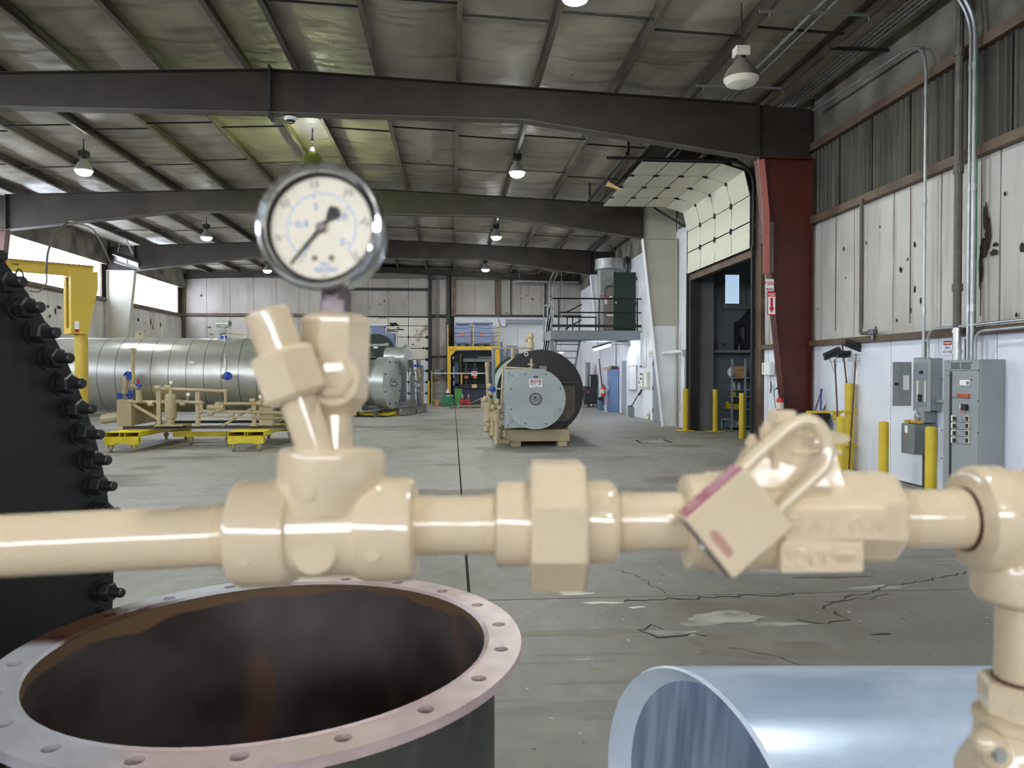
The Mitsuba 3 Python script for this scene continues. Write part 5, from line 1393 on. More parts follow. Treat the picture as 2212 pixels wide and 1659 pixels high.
run(t, [P(1148, 797, .2), P(1087, 794, .2), P(1082, 884, .2), P(1086, 890, .2)], .026)
part(t, 'tee_cluster', cat(ball(P(1148, 797, .2), .05, 1), cyl(P(1148, 800, .2), P(1148, 776, .2), .025, 8), ball(P(1149, 788, .2), .045, 1), cyl(P(1140, 787, .2), P(1149, 787, .2), .02, 8)), 'tan_far')
part(t, 'relief_valve', cyl(P(1148, 782, .2), P(1148, 775, .2), .02, 8), 'bright_steel')
run(t, [P(1052, 782, .5), P(1055, 880, .5)], .04)
run(t, [P(1066, 752, .6), P(1066, 845, .6)], .032, 'grey_paint')
run(t, [P(1061, 752, 1.2), P(1150, 752, 1.6)], .02)
run(t, [P(1108, 752, .9), P(1108, 776, .9)], .04)
run(t, [P(1073, 893, 0), P(1073, 958, 0)], .055)
run(t, [P(1064, 890, .1), P(1064, 940, .1)], .05)
run(t, [P(1058, 860, .3), P(1058, 945, .3)], .05)
run(t, [P(1046, 862, .3), P(1047, 876, .3)], .06)
part(t, 'filter_bottle', lathe([(0, 0), (.05, .01), (.085, .05), (.085, .5), (.06, .56), (.03, .58), (0, .6)], P(1054, 913, .2), (0, 0, 1), 16), 'tan_far')
run(t, [P(1070, 955, -.1), P(1095, 955, .1)], .05)
run(t, [P(1076, 935, .0), P(1096, 953, .3)], .03)
run(t, [P(1075, 918, .0), P(1086, 925, .3)], .05)
run(t, [P(1075, 930, .0), P(1083, 936, .3)], .045)
for i, (px, py) in enumerate(((1056, 835), (1061, 848), (1060, 868), (1065, 880), (1078, 880), (1086, 878), (1079, 895), (1083, 900), (1072, 890), (1052, 907), (1055, 927), (1050, 927), (1088, 885), (1048, 862), (1073, 868))):
    r_ = random.Random(i); part(t, 'fitting', lathe([(0, -.07), (.05, -.06), (.065, 0), (.05, .06), (0, .07)], P(px, py, r_.random() * .4), (r_.random() - .5, .3, r_.random()), 9), 'tan_far')
blue_plug(t, P(1063, 841), .075, (-.6, -1, 0), 4)
part(t, 'sight_cock', cyl(P(1068, 840), P(1084, 840), .022, 8), 'bright_steel')
part(t, 'vent_stack', cat(cyl(YP(1146, 756, 21), YP(1146, 728, 21), .075, 14), ball(YP(1146, 727, 21), .1, 2), cyl(YP(1146, 727, 21), YP(1140, 734, 21.4), .08, 12), cyl(YP(1146, 755, 21), YP(1146, 740, 21), .1, 14)), 'tan_far')

# ================================================================== FAR SIDE: press, platform, right wall beyond the door
# ---- yellow guard frame with the press in it
t = thing('portal_guard', 'yellow portal frame around the dark press, at the far wall', 'frame')
fy_ = 40.3
x0, x1 = YP(966, 800, fy_)[0], YP(1079, 800, fy_)[0]; zt = YP(1020, 748, fy_)[2]; tk = .19
part(t, 'left_leg', bb(x0, x0 + tk, fy_, fy_ + .2, 0, zt - tk, .01), 'frame_yellow')
part(t, 'right_leg', bb(x1 - tk, x1, fy_, fy_ + .2, 0, zt - tk, .01), 'frame_yellow')
part(t, 'top_beam', bb(x0, x1, fy_, fy_ + .2, zt - tk, zt, .01), 'frame_yellow')
for s, x in ((1, x0 + tk), (-1, x1 - tk)):
    part(t, 'corner_gusset', prism([(0, 0), (s * .3, 0), (0, -.32)], (x, fy_ + .05, zt - tk), (1, 0, 0), (0, 0, 1), (0, .1, 0)), 'frame_yellow', smooth=False)
for px in (966, 1021, 1077):
    x = YP(px, 730, fy_)[0]; part(t, 'guard_post', bx(x, x + .06, fy_ + .02, fy_ + .08, zt, zt + 1.12), 'crane_yellow', smooth=False)
for i, py in enumerate((707, 718, 725, 738)):
    z = YP(1000, py, fy_)[2]; q = np.linspace(0, 1, 9); part(t, 'guard_wire', rod(np.array([(x0 + (x1 - x0) * s, fy_ - .02, z - .06 * math.sin(s * math.pi * 2) ** 2) for s in q]), .01, 5), 'black_steel')
zc = zt + .02
for i, (a, b_, py) in enumerate(((983, 1017, 698), (1022, 1061, 697))):
    xa, xb = YP(a, 0, 40.6)[0], YP(b_, 0, 40.6)[0]; z1 = YP(1000, py, 40.6)[2]
    t = thing('transformer_box', ['narrower blue-grey transformer box on top of the yellow frame, left one', 'wider blue-grey transformer box with an overhanging lid on the yellow frame, right one'][i], 'transformer')
    part(t, 'casing', bb(xa, xb, 40.5, 41.5, zc + .12, z1 - .04, .015), 'blue_box')
    part(t, 'lid', bb(xa - (.03 if i else 0), xb + (.08 if i else .02), 40.44, 41.55, z1 - .04, z1 + .02, .01), 'blue_box')
    part(t, 'vent_slot', bx(xa + .08, xb - .12, 40.49, 40.5, z1 - .14, z1 - .09), 'press_dark', smooth=False)
    part(t, 'foot_rail', cat(bx(xa + .1, xa + .3, 40.45, 41.5, zt, zc + .12), bx(xb - .3, xb - .1, 40.45, 41.5, zt, zc + .12)), 'press_dark', smooth=False)
    p = YP((a + b_) / 2 - 1, 724, 40.49); part(t, 'warning_label', bb(p[0] - .12, p[0] + .12, 40.485, 40.5, p[2] - .04, p[2] + .05, .004), 'orange')
t = thing('press', 'dark blue hydraulic press standing in the yellow frame', 'press')
X = lambda px: YP(px, 0, 41.0)[0]
Z = lambda py: YP(1000, py, 41.0)[2]
part(t, 'bed', bb(X(980), X(1052), 40.75, 41.7, 0, Z(834), .02), 'press_blue')
part(t, 'bolster', bb(X(990), X(1050), 40.62, 41.7, Z(840), Z(829), .02), 'press_dark')
part(t, 'back_plate', bb(X(977), X(1062), 41.7, 41.95, 0, Z(757), .02), 'press_dark')
part(t, 'left_upright', bb(X(980), X(991), 40.8, 41.7, Z(829), Z(782), .02), 'press_blue')
part(t, 'right_upright', bb(X(1046), X(1060), 40.8, 41.7, Z(850), Z(770), .02), 'press_blue')
part(t, 'crosshead', cat(bb(X(1000), X(1064), 40.7, 41.6, Z(782), Z(774), .02), bb(X(1032), X(1063), 40.7, 41.6, Z(774), Z(770), .02)), 'panel_dark')
for px in (994, 1006, 1025):
    part(t, 'column', cyl((X(px), 40.95, Z(829)), (X(px), 40.95, Z(765 if px < 1000 else 780)), .05, 12), 'dark_pipe')
part(t, 'yellow_guide', bx(X(994), X(998), 40.66, 40.72, Z(829), Z(806)), 'frame_yellow', smooth=False)
for px in (1006, 1025):
    part(t, 'control_box', bb(X(px) - .14, X(px) + .14, 40.6, 40.8, Z(819), Z(795), .01), 'press_dark')
    part(t, 'orange_label', bx(X(px) - .1, X(px) + .1, 40.59, 40.6, Z(817), Z(812)), 'orange', smooth=False)
part(t, 'tool_label', bb(X(1018), X(1029), 40.6, 40.62, Z(838), Z(830), .004), 'orange_soft')
part(t, 'side_switches', cat(bb(X(976), X(980), 40.5, 40.6, Z(776), Z(770), .005), bb(X(977), X(981), 40.5, 40.6, Z(816), Z(792), .005), bb(X(977), X(981), 40.5, 40.6, Z(832), Z(822), .005)), 'blue_box')
t = thing('guard_rail', 'light grey guard rail in front of the press with a white notice on it', 'railing')
ry = 39.6; RX = lambda px: YP(px, 0, ry)[0]; RZ = lambda py: YP(1000, py, ry)[2]
part(t, 'top_rail', bx(RX(931), RX(1050), ry - .04, ry + .04, RZ(807.5), RZ(805)), 'conduit', smooth=False)
part(t, 'bottom_rail', bx(RX(931), RX(958), ry - .04, ry + .04, RZ(864.5), RZ(862.5)), 'conduit', smooth=False)
part(t, 'end_post', bb(RX(930), RX(932.5), ry - .06, ry + .03, 0, RZ(801), .005), 'crane_yellow')
part(t, 'mesh', cat(*[bx(RX(934) + .09 * i, RX(934) + .09 * i + .008, ry + .05, ry + .056, RZ(863), RZ(825)) for i in range(9)], *[bx(RX(934), RX(934) + .74, ry + .05, ry + .056, RZ(863) + .09 * i, RZ(863) + .09 * i + .008) for i in range(11)]), 'conduit', smooth=False)
part(t, 'notice', bb(RX(1017.5), RX(1030), ry - .06, ry - .045, RZ(812), RZ(802), .004), 'sign_white')
part(t, 'notice_heading', bx(RX(1018.5), RX(1029), ry - .064, ry - .06, RZ(805.8), RZ(803.2)), 'sign_pink', smooth=False)
part(t, 'notice_text', cat(text('HIGH', (RX(1023.7), ry - .064, RZ(807.6)), (1, 0, 0), (0, 0, 1), .05, .002), text('VOLTAGE', (RX(1023.7), ry - .064, RZ(810)), (1, 0, 0), (0, 0, 1), .045, .002)), 'print_navy', smooth=False)


def bollard(label, x, y, h, r=.085, plate=False, m='yellow', dome=True):
    t = thing('bollard', label, 'bollard', None)
    part(t, 'post', lathe([(0, 0), (r, 0), (r, h - r * .35), (r * .8, h - r * .12), (r * .4, h), (0, h)] if dome else [(0, 0), (r, 0), (r, h), (0, h)], (x, y, 0), (0, 0, 1), 20), m)
    if plate:
        part(t, 'base_plate', bb(x - .24, x + .24, y - .2, y + .2, 0, .02, .004), 'yellow')
    return t


p = atZ(926, 874); bollard('yellow bollard at the right jamb of the far white door', p[0], p[1], YP(926, 823, p[1])[2], .06, dome=False)
t = thing('disconnect_box', 'grey disconnect box with an orange label on the far wall, below two conduits', 'electrical box')
by_ = 41.6; BX = lambda px: YP(px, 0, by_)[0]; BZ = lambda py: YP(940, py, by_)[2]
part(t, 'enclosure', bb(BX(936), BX(953), by_, by_ + .3, BZ(815), BZ(797), .01), 'panel_dark')
part(t, 'label', bx(BX(938), BX(949), by_ - .01, by_, BZ(819), BZ(815)), 'orange', smooth=False)
part(t, 'handle', bb(BX(952), BX(956), by_ - .05, by_ + .1, BZ(812), BZ(800), .005), 'press_dark')
part(t, 'leads', cat(rod([(BX(942), by_, BZ(819)), (BX(942), by_, BZ(828)), (BX(946), by_, BZ(834))], .012, 5), rod([(BX(950), by_, BZ(819)), (BX(953), by_, BZ(826)), (BX(949), by_, BZ(832))], .012, 5)), 'rubber')
for i, px in enumerate((942.5, 946.5)):
    part(t, 'conduit', cyl((BX(px), by_ + .2, BZ(797)), (BX(px), by_ + .2, 6.9), .035, 8), 'dark_pipe')
# ---- things on the floor by the press
t = thing('green_tank', 'low green plastic tank with sloping shoulders, left of the green bin', 'tank')
p = atZ(967, 878); ty = p[1] + .4
w = YP(981, 0, ty)[0] - YP(953, 0, ty)[0]
part(t, 'body', prism([(-w / 2 + .1, 0), (w / 2 - .1, 0), (w / 2, .12), (w / 2, .34), (w / 2 - .14, .5), (-w / 2 + .08, .5), (-w / 2, .4), (-w / 2, .12)], (p[0], ty - .35, 0), (1, 0, 0), (0, 0, 1), (0, .7, 0)), 'tank_green')
part(t, 'front_rib', prism([(-.25, .22), (.25, .22), (.14, .06), (-.14, .06)], (p[0], ty - .37, 0), (1, 0, 0), (0, 0, 1), (0, .03, 0)), 'tank_green')
part(t, 'cap', cyl((p[0] + .22, ty, .5), (p[0] + .22, ty, .56), .06, 10), 'white')
t = thing('cleaner_jug', 'white jug with a blue band standing on the green tank', 'jug')
part(t, 'body', lathe([(0, 0), (.11, 0), (.11, .2), (.09, .24), (.05, .3), (.04, .34), (0, .36)], (p[0] - .0, ty - .1, .5), (0, 0, 1), 14), 'white')
part(t, 'band', lathe([(.112, .05), (.113, .05), (.113, .16), (.112, .16)], (p[0] - .0, ty - .1, .5), (0, 0, 1), 14), 'print_navy')
t = thing('bucket', 'small orange bucket between the guard rail post and the green tank', 'bucket')
p = atZ(943, 878); part(t, 'body', lathe([(0, 0), (.10, 0), (.125, .28), (.13, .3), (.12, .3), (.1, .03)], p + [0, .15, 0], (0, 0, 1), 18), 'orange_soft'); part(t, 'rim', lathe([(.124, .26), (.135, .27), (.135, .31), (.12, .31)], p + [0, .15, 0], (0, 0, 1), 18), 'orange_soft')
t = thing('wheeled_bin', 'tall green bin standing before the press', 'bin')
p = atZ(990, 876); q = YP(998, 0, p[1])[0] - YP(981.5, 0, p[1])[0]
part(t, 'body', trimesh.convex.convex_hull(np.array([(p[0] + sx_ * q / 2 * (.86 if z == 0 else 1), p[1] + .3 + sy_ * .2, z) for sx_ in (-1, 1) for sy_ in (-1, 1) for z in (0, .80)])), 'bin_green')
part(t, 'rim', bb(p[0] - q / 2 - .02, p[0] + q / 2 + .02, p[1] + .08, p[1] + .52, .78, .84, .01), 'bin_green')
t = thing('pallet', 'wooden pallet carrying the two red valves, before the press', 'pallet')
pa, pb = atZ(989, 882), atZ(1041, 882); py0 = pa[1]
for i in range(6):
    y = py0 + .19 * i; part(t, 'deck_board', bx(pa[0], pb[0], y, y + .13, .12, .142), 'pallet', smooth=False)
for x in (pa[0], (pa[0] + pb[0]) / 2 - .03, pb[0] - .06):
    part(t, 'stringer', bx(x, x + .06, py0, py0 + 1.08, .02, .12), 'pallet', smooth=False)
[part(t, 'bottom_board', bx(pa[0], pb[0], py0 + q, py0 + q + .1, 0, .02), 'pallet', smooth=False) for q in (0, .95)]
for i, px in enumerate((998, 1010.5)):
    t = thing('flanged_valve', ['round red flanged valve on the pallet, the left one', 'round red flanged valve on the pallet, the right one'][i], 'valve')
    c_ = YP(px, 867, py0 + .4)
    part(t, 'body', ball((c_[0], py0 + .4, .34), .135, 2), 'valve_red')
    part(t, 'flange', cat(lathe([(0, -.03), (.135, -.03), (.135, .03), (0, .03)], (c_[0], py0 + .22, .32), (0, 1, 0), 20), lathe([(0, -.02), (.13, -.02), (.13, .02), (0, .02)], (c_[0], py0 + .4, .165), (0, 0, 1), 20)), 'valve_red')
    part(t, 'stem', cyl((c_[0] + .03, py0 + .4, .48), (c_[0] + .03, py0 + .4, .66), .03, 8), 'bright_steel')
    for j in range(6):
        a = j * 1.047; part(t, 'bolt', cyl((c_[0] + .11 * math.cos(a), py0 + .18, .32 + .11 * math.sin(a)), (c_[0] + .11 * math.cos(a), py0 + .2, .32 + .14 * math.sin(a)), .018, 6), 'black_bolt')
one('steel_rod', 'long grey rod lying slanted over the pallet', 'rod', rod([(YP(1012, 873, py0 + .2)[0], py0 + .2, .2), (YP(1040, 861, py0 + .3)[0], py0 + .3, .46)], .022, 6), 'conduit')
one('pipe_scraps', 'dark pipe pieces heaped on the right end of the pallet', 'pipe', cat(*[rod([(pb[0] - .55 + .1 * i, py0 + .15 + .1 * (i % 3), .17), (pb[0] - .1 - .04 * i, py0 + .3 + .1 * i, .17 + .04 * (i % 2))], .025, 6) for i in range(5)]), 'dark_pipe')
one('flat_bar', 'rust-red steel bar lying on the floor left of the pallet', 'bar', bb(atZ(970, 881)[0], atZ(987, 881)[0], py0 + .1, py0 + .2, 0, .03, .004), 'red_oxide')
# ---- wall-mounted things right of the press
t = thing('wall_duct', 'long blue-grey box duct high on the far wall, left of the platform', 'duct')
part(t, 'trough', bb(YP(1094, 0, 41.8)[0], YP(1174, 0, 41.8)[0], 41.75, 42.1, YP(1100, 699, 41.8)[2], YP(1100, 690, 41.8)[2], .01), 'grey_paint')
part(t, 'end_cap', bb(YP(1092.5, 0, 41.8)[0], YP(1095, 0, 41.8)[0], 41.72, 42.1, YP(1100, 700, 41.8)[2], YP(1100, 689, 41.8)[2], .01), 'grey_paint')
part(t, 'cable', rod(bent([YP(1096, 700, 41.7), YP(1092, 707, 41.7), YP(1082, 706, 41.7), YP(1076, 690, 41.7)], 1, 5), .02, 6), 'rubber')
t = thing('wall_cabinet', 'blue-grey electrical cabinets on the far wall, half hidden by the centre heater', 'cabinet')
part(t, 'tall_case', bb(YP(1081, 0, 41.8)[0], YP(1085, 0, 41.8)[0], 41.6, 42.0, .6, YP(1083, 739, 41.8)[2], .01), 'blue_grey')
part(t, 'wide_case', bb(YP(1095, 0, 41.8)[0], YP(1117, 0, 41.8)[0], 41.5, 42.0, .9, YP(1105, 747, 41.8)[2], .02), 'blue_box')
part(t, 'papers', cat(bx(YP(1086, 0, 41.9)[0], YP(1093, 0, 41.9)[0], 41.95, 42.0, YP(1090, 770, 41.9)[2], YP(1090, 758, 41.9)[2])), 'white', smooth=False)
# ---- platform in the right rear corner
PY0, PY1 = 28.35, 30.9
X = lambda px, y=PY0: YP(px, 0, y)[0]
Zf = lambda py, y=PY0: YP(1300, py, y)[2]
xl_, zd, zb_ = X(1190), Zf(714), Zf(734)
t = thing('platform', 'grey steel platform with black railing in the right rear corner', 'platform')
part(t, 'front_beam', cat(bb(xl_, XR - .06, PY0, PY0 + .1, zb_, zd, .01)), 'grey_paint')
for px in (1208, 1296, 1382):
    part(t, 'post_clip', bx(X(px) - .05, X(px) + .05, PY0 - .015, PY0, zb_ + .02, zd), 'grey_paint', smooth=False)
part(t, 'side_beam', bb(xl_, xl_ + .1, PY0, PY1, zb_, zd, .01), 'grey_paint')
part(t, 'rear_beam', bb(xl_, XR - .06, PY1 - .1, PY1, zb_, zd, .01), 'grey_paint')
part(t, 'deck', bx(xl_ + .05, XR - .06, PY0 + .05, PY1 - .05, zd - .03, zd), 'panel_dark', smooth=False)
for x in (xl_ + .05, ):
    part(t, 'support_post', bb(x - .06, x + .10, PY0 + .1, PY0 + .26, 0, zb_, .01), 'grey_paint')
part(t, 'joists', cat(*[bx(xl_ + .1, XR - .06, PY0 + .4 + .45 * i, PY0 + .46 + .45 * i, zb_ + .05, zd - .03) for i in range(5)]), 'panel_dark', smooth=False)
zr0, zr1, zk = Zf(645), Zf(675), Zf(704)
part(t, 'top_rail', rod([(X(1194), PY0 + .05, zr0), (XR - .08, PY0 + .05, zr0)], .03, 8), 'black_paint')
part(t, 'mid_rail', rod([(X(1208), PY0 + .05, zr1), (XR - .08, PY0 + .05, zr1)], .025, 8), 'black_paint')
part(t, 'toe_board', bx(X(1194), XR - .08, PY0 + .03, PY0 + .06, zk - .05, zk + .05), 'black_paint', smooth=False)
for px in (1208, 1296, 1379):
    part(t, 'rail_post', cyl((X(px), PY0 + .05, zd), (X(px), PY0 + .05, zr0), .03, 8), 'black_paint')
part(t, 'side_rail', cat(rod([(xl_ + .05, PY0 + .1, zr0 - .1), (xl_ + .05, PY1, zr0 - .1)], .025, 8), rod([(xl_ + .05, PY0 + .1, zr1 - .1), (xl_ + .05, PY1, zr1 - .1)], .02, 8), *[cyl((xl_ + .05, y, zd), (xl_ + .05, y, zr0 - .1), .025, 8) for y in (PY0 + .1, PY0 + 1.3, PY1)]), 'grey_paint')
part(t, 'rear_rail', cat(rod([(X(1225, PY1), PY1, zr1 + .0), (X(1290, PY1), PY1, zr1)], .025, 8), *[cyl((X(px, PY1), PY1, zd), (X(px, PY1), PY1, zr1), .025, 8) for px in (1226, 1238, 1252, 1288)], rod([(xl_ + .9, PY1, zr0 - .35), (xl_ + 1.6, PY1, zr0 + .0)], .025, 8), rod([(xl_ + .9, PY1, zr1 - .5), (xl_ + 1.6, PY1, zr1 - .1)], .025, 8)), 'black_paint')
t = thing('stair', 'steep grey steel stair under the platform, behind the centre heater', 'stairs')
sx0, sx1 = X(1197, 30) , X(1244, 30)
ns = 11
for i in range(ns):
    z = zb_ - .12 - i * (zb_ - .1) / ns; y = PY0 + .9 + i * .26
    part(t, 'tread', bx(sx0, sx1, y, y + .24, z - .035, z), 'panel_dark', smooth=False)
for x in (sx0 - .02, sx1 + .02):
    part(t, 'stringer', bar((x, PY0 + .75, zb_ + .0), (x, PY0 + .9 + ns * .26, 0.08), .03, .22), 'grey_paint', smooth=False)
part(t, 'handrail', cat(*[rod([(X(px, 30), PY0 + .6, zd + .9 - k), (X(px, 30) - .1, PY0 + 3.6, 1.2 - k)], .022, 6) for px in (1181, 1186) for k in (0, .45)]), 'black_paint')
t = thing('platform_door', 'dark green door leaf standing open on the platform', 'door')
dy_ = 29.1
part(t, 'leaf', bb(YP(1327, 0, dy_)[0], XR - .12, dy_, dy_ + .05, zd + .01, YP(1360, 588, dy_)[2], .006), 'dark_green')
part(t, 'knob', cat(ball(YP(1331, 654, dy_ - .05), .045, 2), cyl(YP(1331, 654, dy_ - .05), YP(1331, 654, dy_), .02, 8)), 'bright_steel')
for py in (602, 655, 703):
    p = YP(1396, py, dy_); part(t, 'hinge', cyl((XR - .1, dy_, p[2] - .06), (XR - .1, dy_, p[2] + .06), .03, 8), 'black_steel')
t = thing('furnace', 'grey-brown upright furnace with stickers on the platform', 'furnace')
fy_ = 30.2; fx0, fx1 = YP(1304, 0, fy_)[0], YP(1330, 0, fy_)[0]
part(t, 'cabinet', bb(fx0, fx1, fy_, fy_ + .6, zd, YP(1310, 638, fy_)[2], .015), 'furnace')
part(t, 'plenum', bb(fx0 - .12, fx1, fy_ + .05, fy_ + .6, YP(1310, 638, fy_)[2], YP(1310, 580, fy_)[2], .01), 'duct')
part(t, 'flue', rod(bent([YP(1306, 640, fy_ - .05), YP(1308, 618, fy_ - .05), YP(1328, 617, fy_ - .05)], .3, 6), .04, 8), 'dark_pipe')
part(t, 'filter_slot', bb(fx0 + .15, fx0 + .42, fy_ - .012, fy_, YP(1310, 683, fy_)[2], YP(1310, 679, fy_)[2], .004), 'white')
part(t, 'sticker', cat(bx(*(lambda a, b_: (a[0], b_[0], fy_ - .006, fy_, b_[2], a[2]))(YP(1306, 646, fy_), YP(1311.5, 657, fy_))), bx(*(lambda a, b_: (a[0], b_[0], fy_ - .006, fy_, b_[2], a[2]))(YP(1316, 639, fy_), YP(1322, 643, fy_)))), 'white', smooth=False)
part(t, 'warning_sticker', bx(*(lambda a, b_: (a[0], b_[0], fy_ - .006, fy_, b_[2], a[2]))(YP(1309, 638.5, fy_), YP(1314.5, 643, fy_))), 'orange', smooth=False)
t = thing('round_duct', 'short fat galvanised duct elbow above the furnace', 'duct')
part(t, 'elbow', lathe([(.0, -.2), (.62, -.2), (.62, .2), (0, .2)], YP(1318, 572, 30.5), (0, 0, 1), 24), 'duct')
part(t, 'sleeve', cat(lathe([(.3, 0), (.3, .66)], YP(1322, 573, 30.5), (1, 0, -.02), 20)), 'duct')
part(t, 'collar', lathe([(.31, 0), (.36, 0), (.36, .05), (.31, .05)], (XR - .2, 30.5, YP(1345, 573, 30.5)[2]), (1, 0, 0), 20), 'black_steel')
t = thing('strip_light', 'glowing strip light hanging under the platform', 'lamp')
ly = 29.9; A_, B_ = YP(1284, 755, ly), YP(1318, 745, ly + .5)
d = (B_ - A_); L = np.linalg.norm(d); M = frame(A_, d, (0, 0, 1))
part(t, 'tube', emit(move(lathe([(0, 0), (.05, .01), (.06, .05), (.06, L - .05), (.05, L - .01), (0, L)], (0, 0, 0), (1, 0, 0), 10), M), (56, 60, 67)), None)
part(t, 'tray', move(bb(-.02, L + .02, -.1, .1, .06, .11, .01), M), 'panel_dark')
part(t, 'hanger', cat(cyl(A_ + d * .2, [*(A_ + d * .2)[:2], zb_ + .1], .012, 6), cyl(A_ + d * .8, [*(A_ + d * .8)[:2], zb_ + .1], .012, 6)), 'conduit')
part(t, 'feed_conduit', rod(bent([M[:3, 3] + d, YP(1358, 743, ly + .4), YP(1360, 748, ly + .4)], .1, 4), .02, 6), 'conduit')
# ---- along the right wall beyond the overhead door
XW = XR - .05
def wy(px): return atX(px, 800, XW)[1]
def wz(px, py): return atX(px, py, XW)[2]
def walldoor(n, px0, px1, top, label):
    k = struct(f'door_{n}')
    y0, y1 = wy(px1), wy(px0); z = wz(px0, top)
    part(k, 'frame', cat(bx(XW - .07, XW + .02, y0 - .08, y0, 0, z + .08), bx(XW - .07, XW + .02, y1, y1 + .08, 0, z + .08), bx(XW - .07, XW + .02, y0, y1, z, z + .08)), 'wall_white', smooth=False)
    part(k, 'leaf', bb(XW - .05, XW, y0, y1, .01, z, .006), 'door_grey')
    return k, y0, y1, z


k, y0, y1, z = walldoor(3, 1346, 1357, 780, '')
part(k, 'lever', bb(XW - .12, XW - .05, y1 - .16, y1 - .04, .98, 1.02, .01), 'bright_steel')
part(k, 'sign', bb(XW - .058, XW - .05, (y0 + y1) / 2 - .18, (y0 + y1) / 2 + .18, 1.75, 1.9, .002), 'grey_paint')
k, y0, y1, z = walldoor(4, 1414, 1436, 774, '')
part(k, 'lever', bb(XW - .12, XW - .05, y0 + .5, y0 + .62, 1.0, 1.04, .01), 'bright_steel')
for q in (.3, 1.1, 1.95):
    part(k, 'hinge', cyl((XW - .06, y1 - .02, q), (XW - .06, y1 - .02, q + .14), .02, 8), 'black_steel')
t = thing('storage_cabinet', 'tall blue steel storage cabinet beside the lit grey door', 'cabinet')
p = atZ(1319, 891); cy0 = p[1] + .02; cx0 = YP(1319, 890, cy0)[0]; cz = YP(1330, 798, cy0)[2]
part(t, 'body', bb(cx0, XW - .03, cy0, cy0 + .74, 0, cz, .012), 'blue_grey')
part(t, 'door_leaf', cat(bb(cx0 - .015, cx0, cy0 + .02, cy0 + .36, .05, cz - .05, .004), bb(cx0 - .015, cx0, cy0 + .38, cy0 + .72, .05, cz - .05, .004)), 'blue_grey')
part(t, 'handle', bb(cx0 - .05, cx0 - .015, cy0 + .32, cy0 + .35, cz * .5, cz * .5 + .14, .006), 'bright_steel')
part(t, 'placard', bx(cx0 - .02, cx0 - .015, cy0 + .42, cy0 + .66, cz * .58, cz * .62), 'white', smooth=False)
t = thing('tool_case', 'small black case with a red emblem on top of the blue cabinet', 'case')
part(t, 'shell', bb(cx0 + .1, XW - .06, cy0 + .03, cy0 + .4, cz, cz + .14, .01), 'press_dark')
part(t, 'emblem', prism([(-.06, -.03), (.06, -.03), (.06, .0), (0, .04), (-.06, 0)], (cx0 + .34, cy0 + .03, cz + .065), (1, 0, 0), (0, 0, 1), (0, -.01, 0)), 'red', smooth=False)
one('plank_offcuts', 'pale timber offcuts lying on the blue cabinet behind the black case', 'timber', cat(bb(cx0 + .05, XW - .1, cy0 + .42, cy0 + .52, cz, cz + .16, .006), bb(cx0 - .15, cx0 + .3, cy0 + .56, cy0 + .66, cz, cz + .1, .006)), 'pallet')
t = thing('whiteboard', 'narrow-looking framed whiteboard on the white wall right of the grey door', 'whiteboard')
y0, y1, za, zb2 = wy(1376.5), wy(1360.5), wz(1368, 841), wz(1368, 791)
part(t, 'board', bx(XW - .03, XW - .012, y0, y1, za, zb2), 'sign_white', smooth=False)
part(t, 'frame', cat(bx(XW - .04, XW - .005, y0 - .03, y0, za - .03, zb2 + .03), bx(XW - .04, XW - .005, y1, y1 + .03, za - .03, zb2 + .03), bx(XW - .04, XW - .005, y0, y1, zb2, zb2 + .03), bx(XW - .04, XW - .005, y0, y1, za - .03, za)), 'conduit', smooth=False)
part(t, 'tray', bx(XW - .09, XW - .01, y0, y1, za - .05, za - .03), 'conduit', smooth=False)
t = thing('breaker_panel', 'pale breaker panel pair on the white wall above the leaning sign board', 'electrical box')
for a, b_, u, v in ((1387.5, 1394, 805, 838), (1396.5, 1404, 803, 838)):
    y0, y1, za, zb2 = wy(b_), wy(a), wz((a + b_) / 2, v), wz((a + b_) / 2, u)
    part(t, 'case', bb(XW - .1, XW, y0, y1, za, zb2, .008), 'off_white'); part(t, 'cover', bb(XW - .112, XW - .1, y0 + .05, y1 - .05, za + .05, zb2 - .05, .004), 'white')
part(t, 'breakers', cat(*[bx(XW - .125, XW - .11, wy(1391) - .15, wy(1391) + .12, z, z + .06) for z in (1.45, 1.62, 1.9)]), 'press_dark', smooth=False)
part(t, 'conduits', cat(*[cyl((XW - .06, wy(px), 1.9), (XW - .06, wy(px), 3.2), .03, 8) for px in (1388, 1392, 1399)]), 'wall_white')
one('light_switch', 'small grey switch box on the white wall left of the breaker panels', 'switch', bb(XW - .06, XW, wy(1386), wy(1382), wz(1384, 829), wz(1384, 823), .006), 'furnace')
t = thing('wall_box', 'square white framed box high on the wall beside the wide cream column', 'vent')
y0, y1, za, zb2 = wy(1418), wy(1407.5), wz(1412, 771), wz(1412, 758)
part(t, 'frame', bb(XW - .12, XW, y0, y1, za, zb2, .008), 'off_white'); part(t, 'recess', bx(XW - .125, XW - .118, y0 + .12, y1 - .12, za + .05, zb2 - .05), 'cream', smooth=False)
t = thing('shovel', 'grey shovel leaning on the white wall, blade down', 'shovel')
a, b_ = atZ(1363, 902), atX(1386, 841, XW - .04)
d = (b_ - a); d /= np.linalg.norm(d); s = np.cross(d, [0, 1, 0]); s /= np.linalg.norm(s)
part(t, 'blade', prism([(-.06, 0), (.06, 0), (.13, .1), (.14, .38), (.08, .46), (-.08, .46), (-.14, .38), (-.13, .1)], a, s, [0, 0, 1.0], np.cross(s, [0, 0, 1]) * .02), 'grey_paint')
part(t, 'handle', rod([a + [0, 0, .4], b_], .02, 8), 'black_steel')
part(t, 'grip', rod([b_ - d * .25, b_], .032, 8), 'black_steel')
t = thing('leaning_sign', 'old yellowed sign board leaning on the wall behind the white pipe', 'sign')
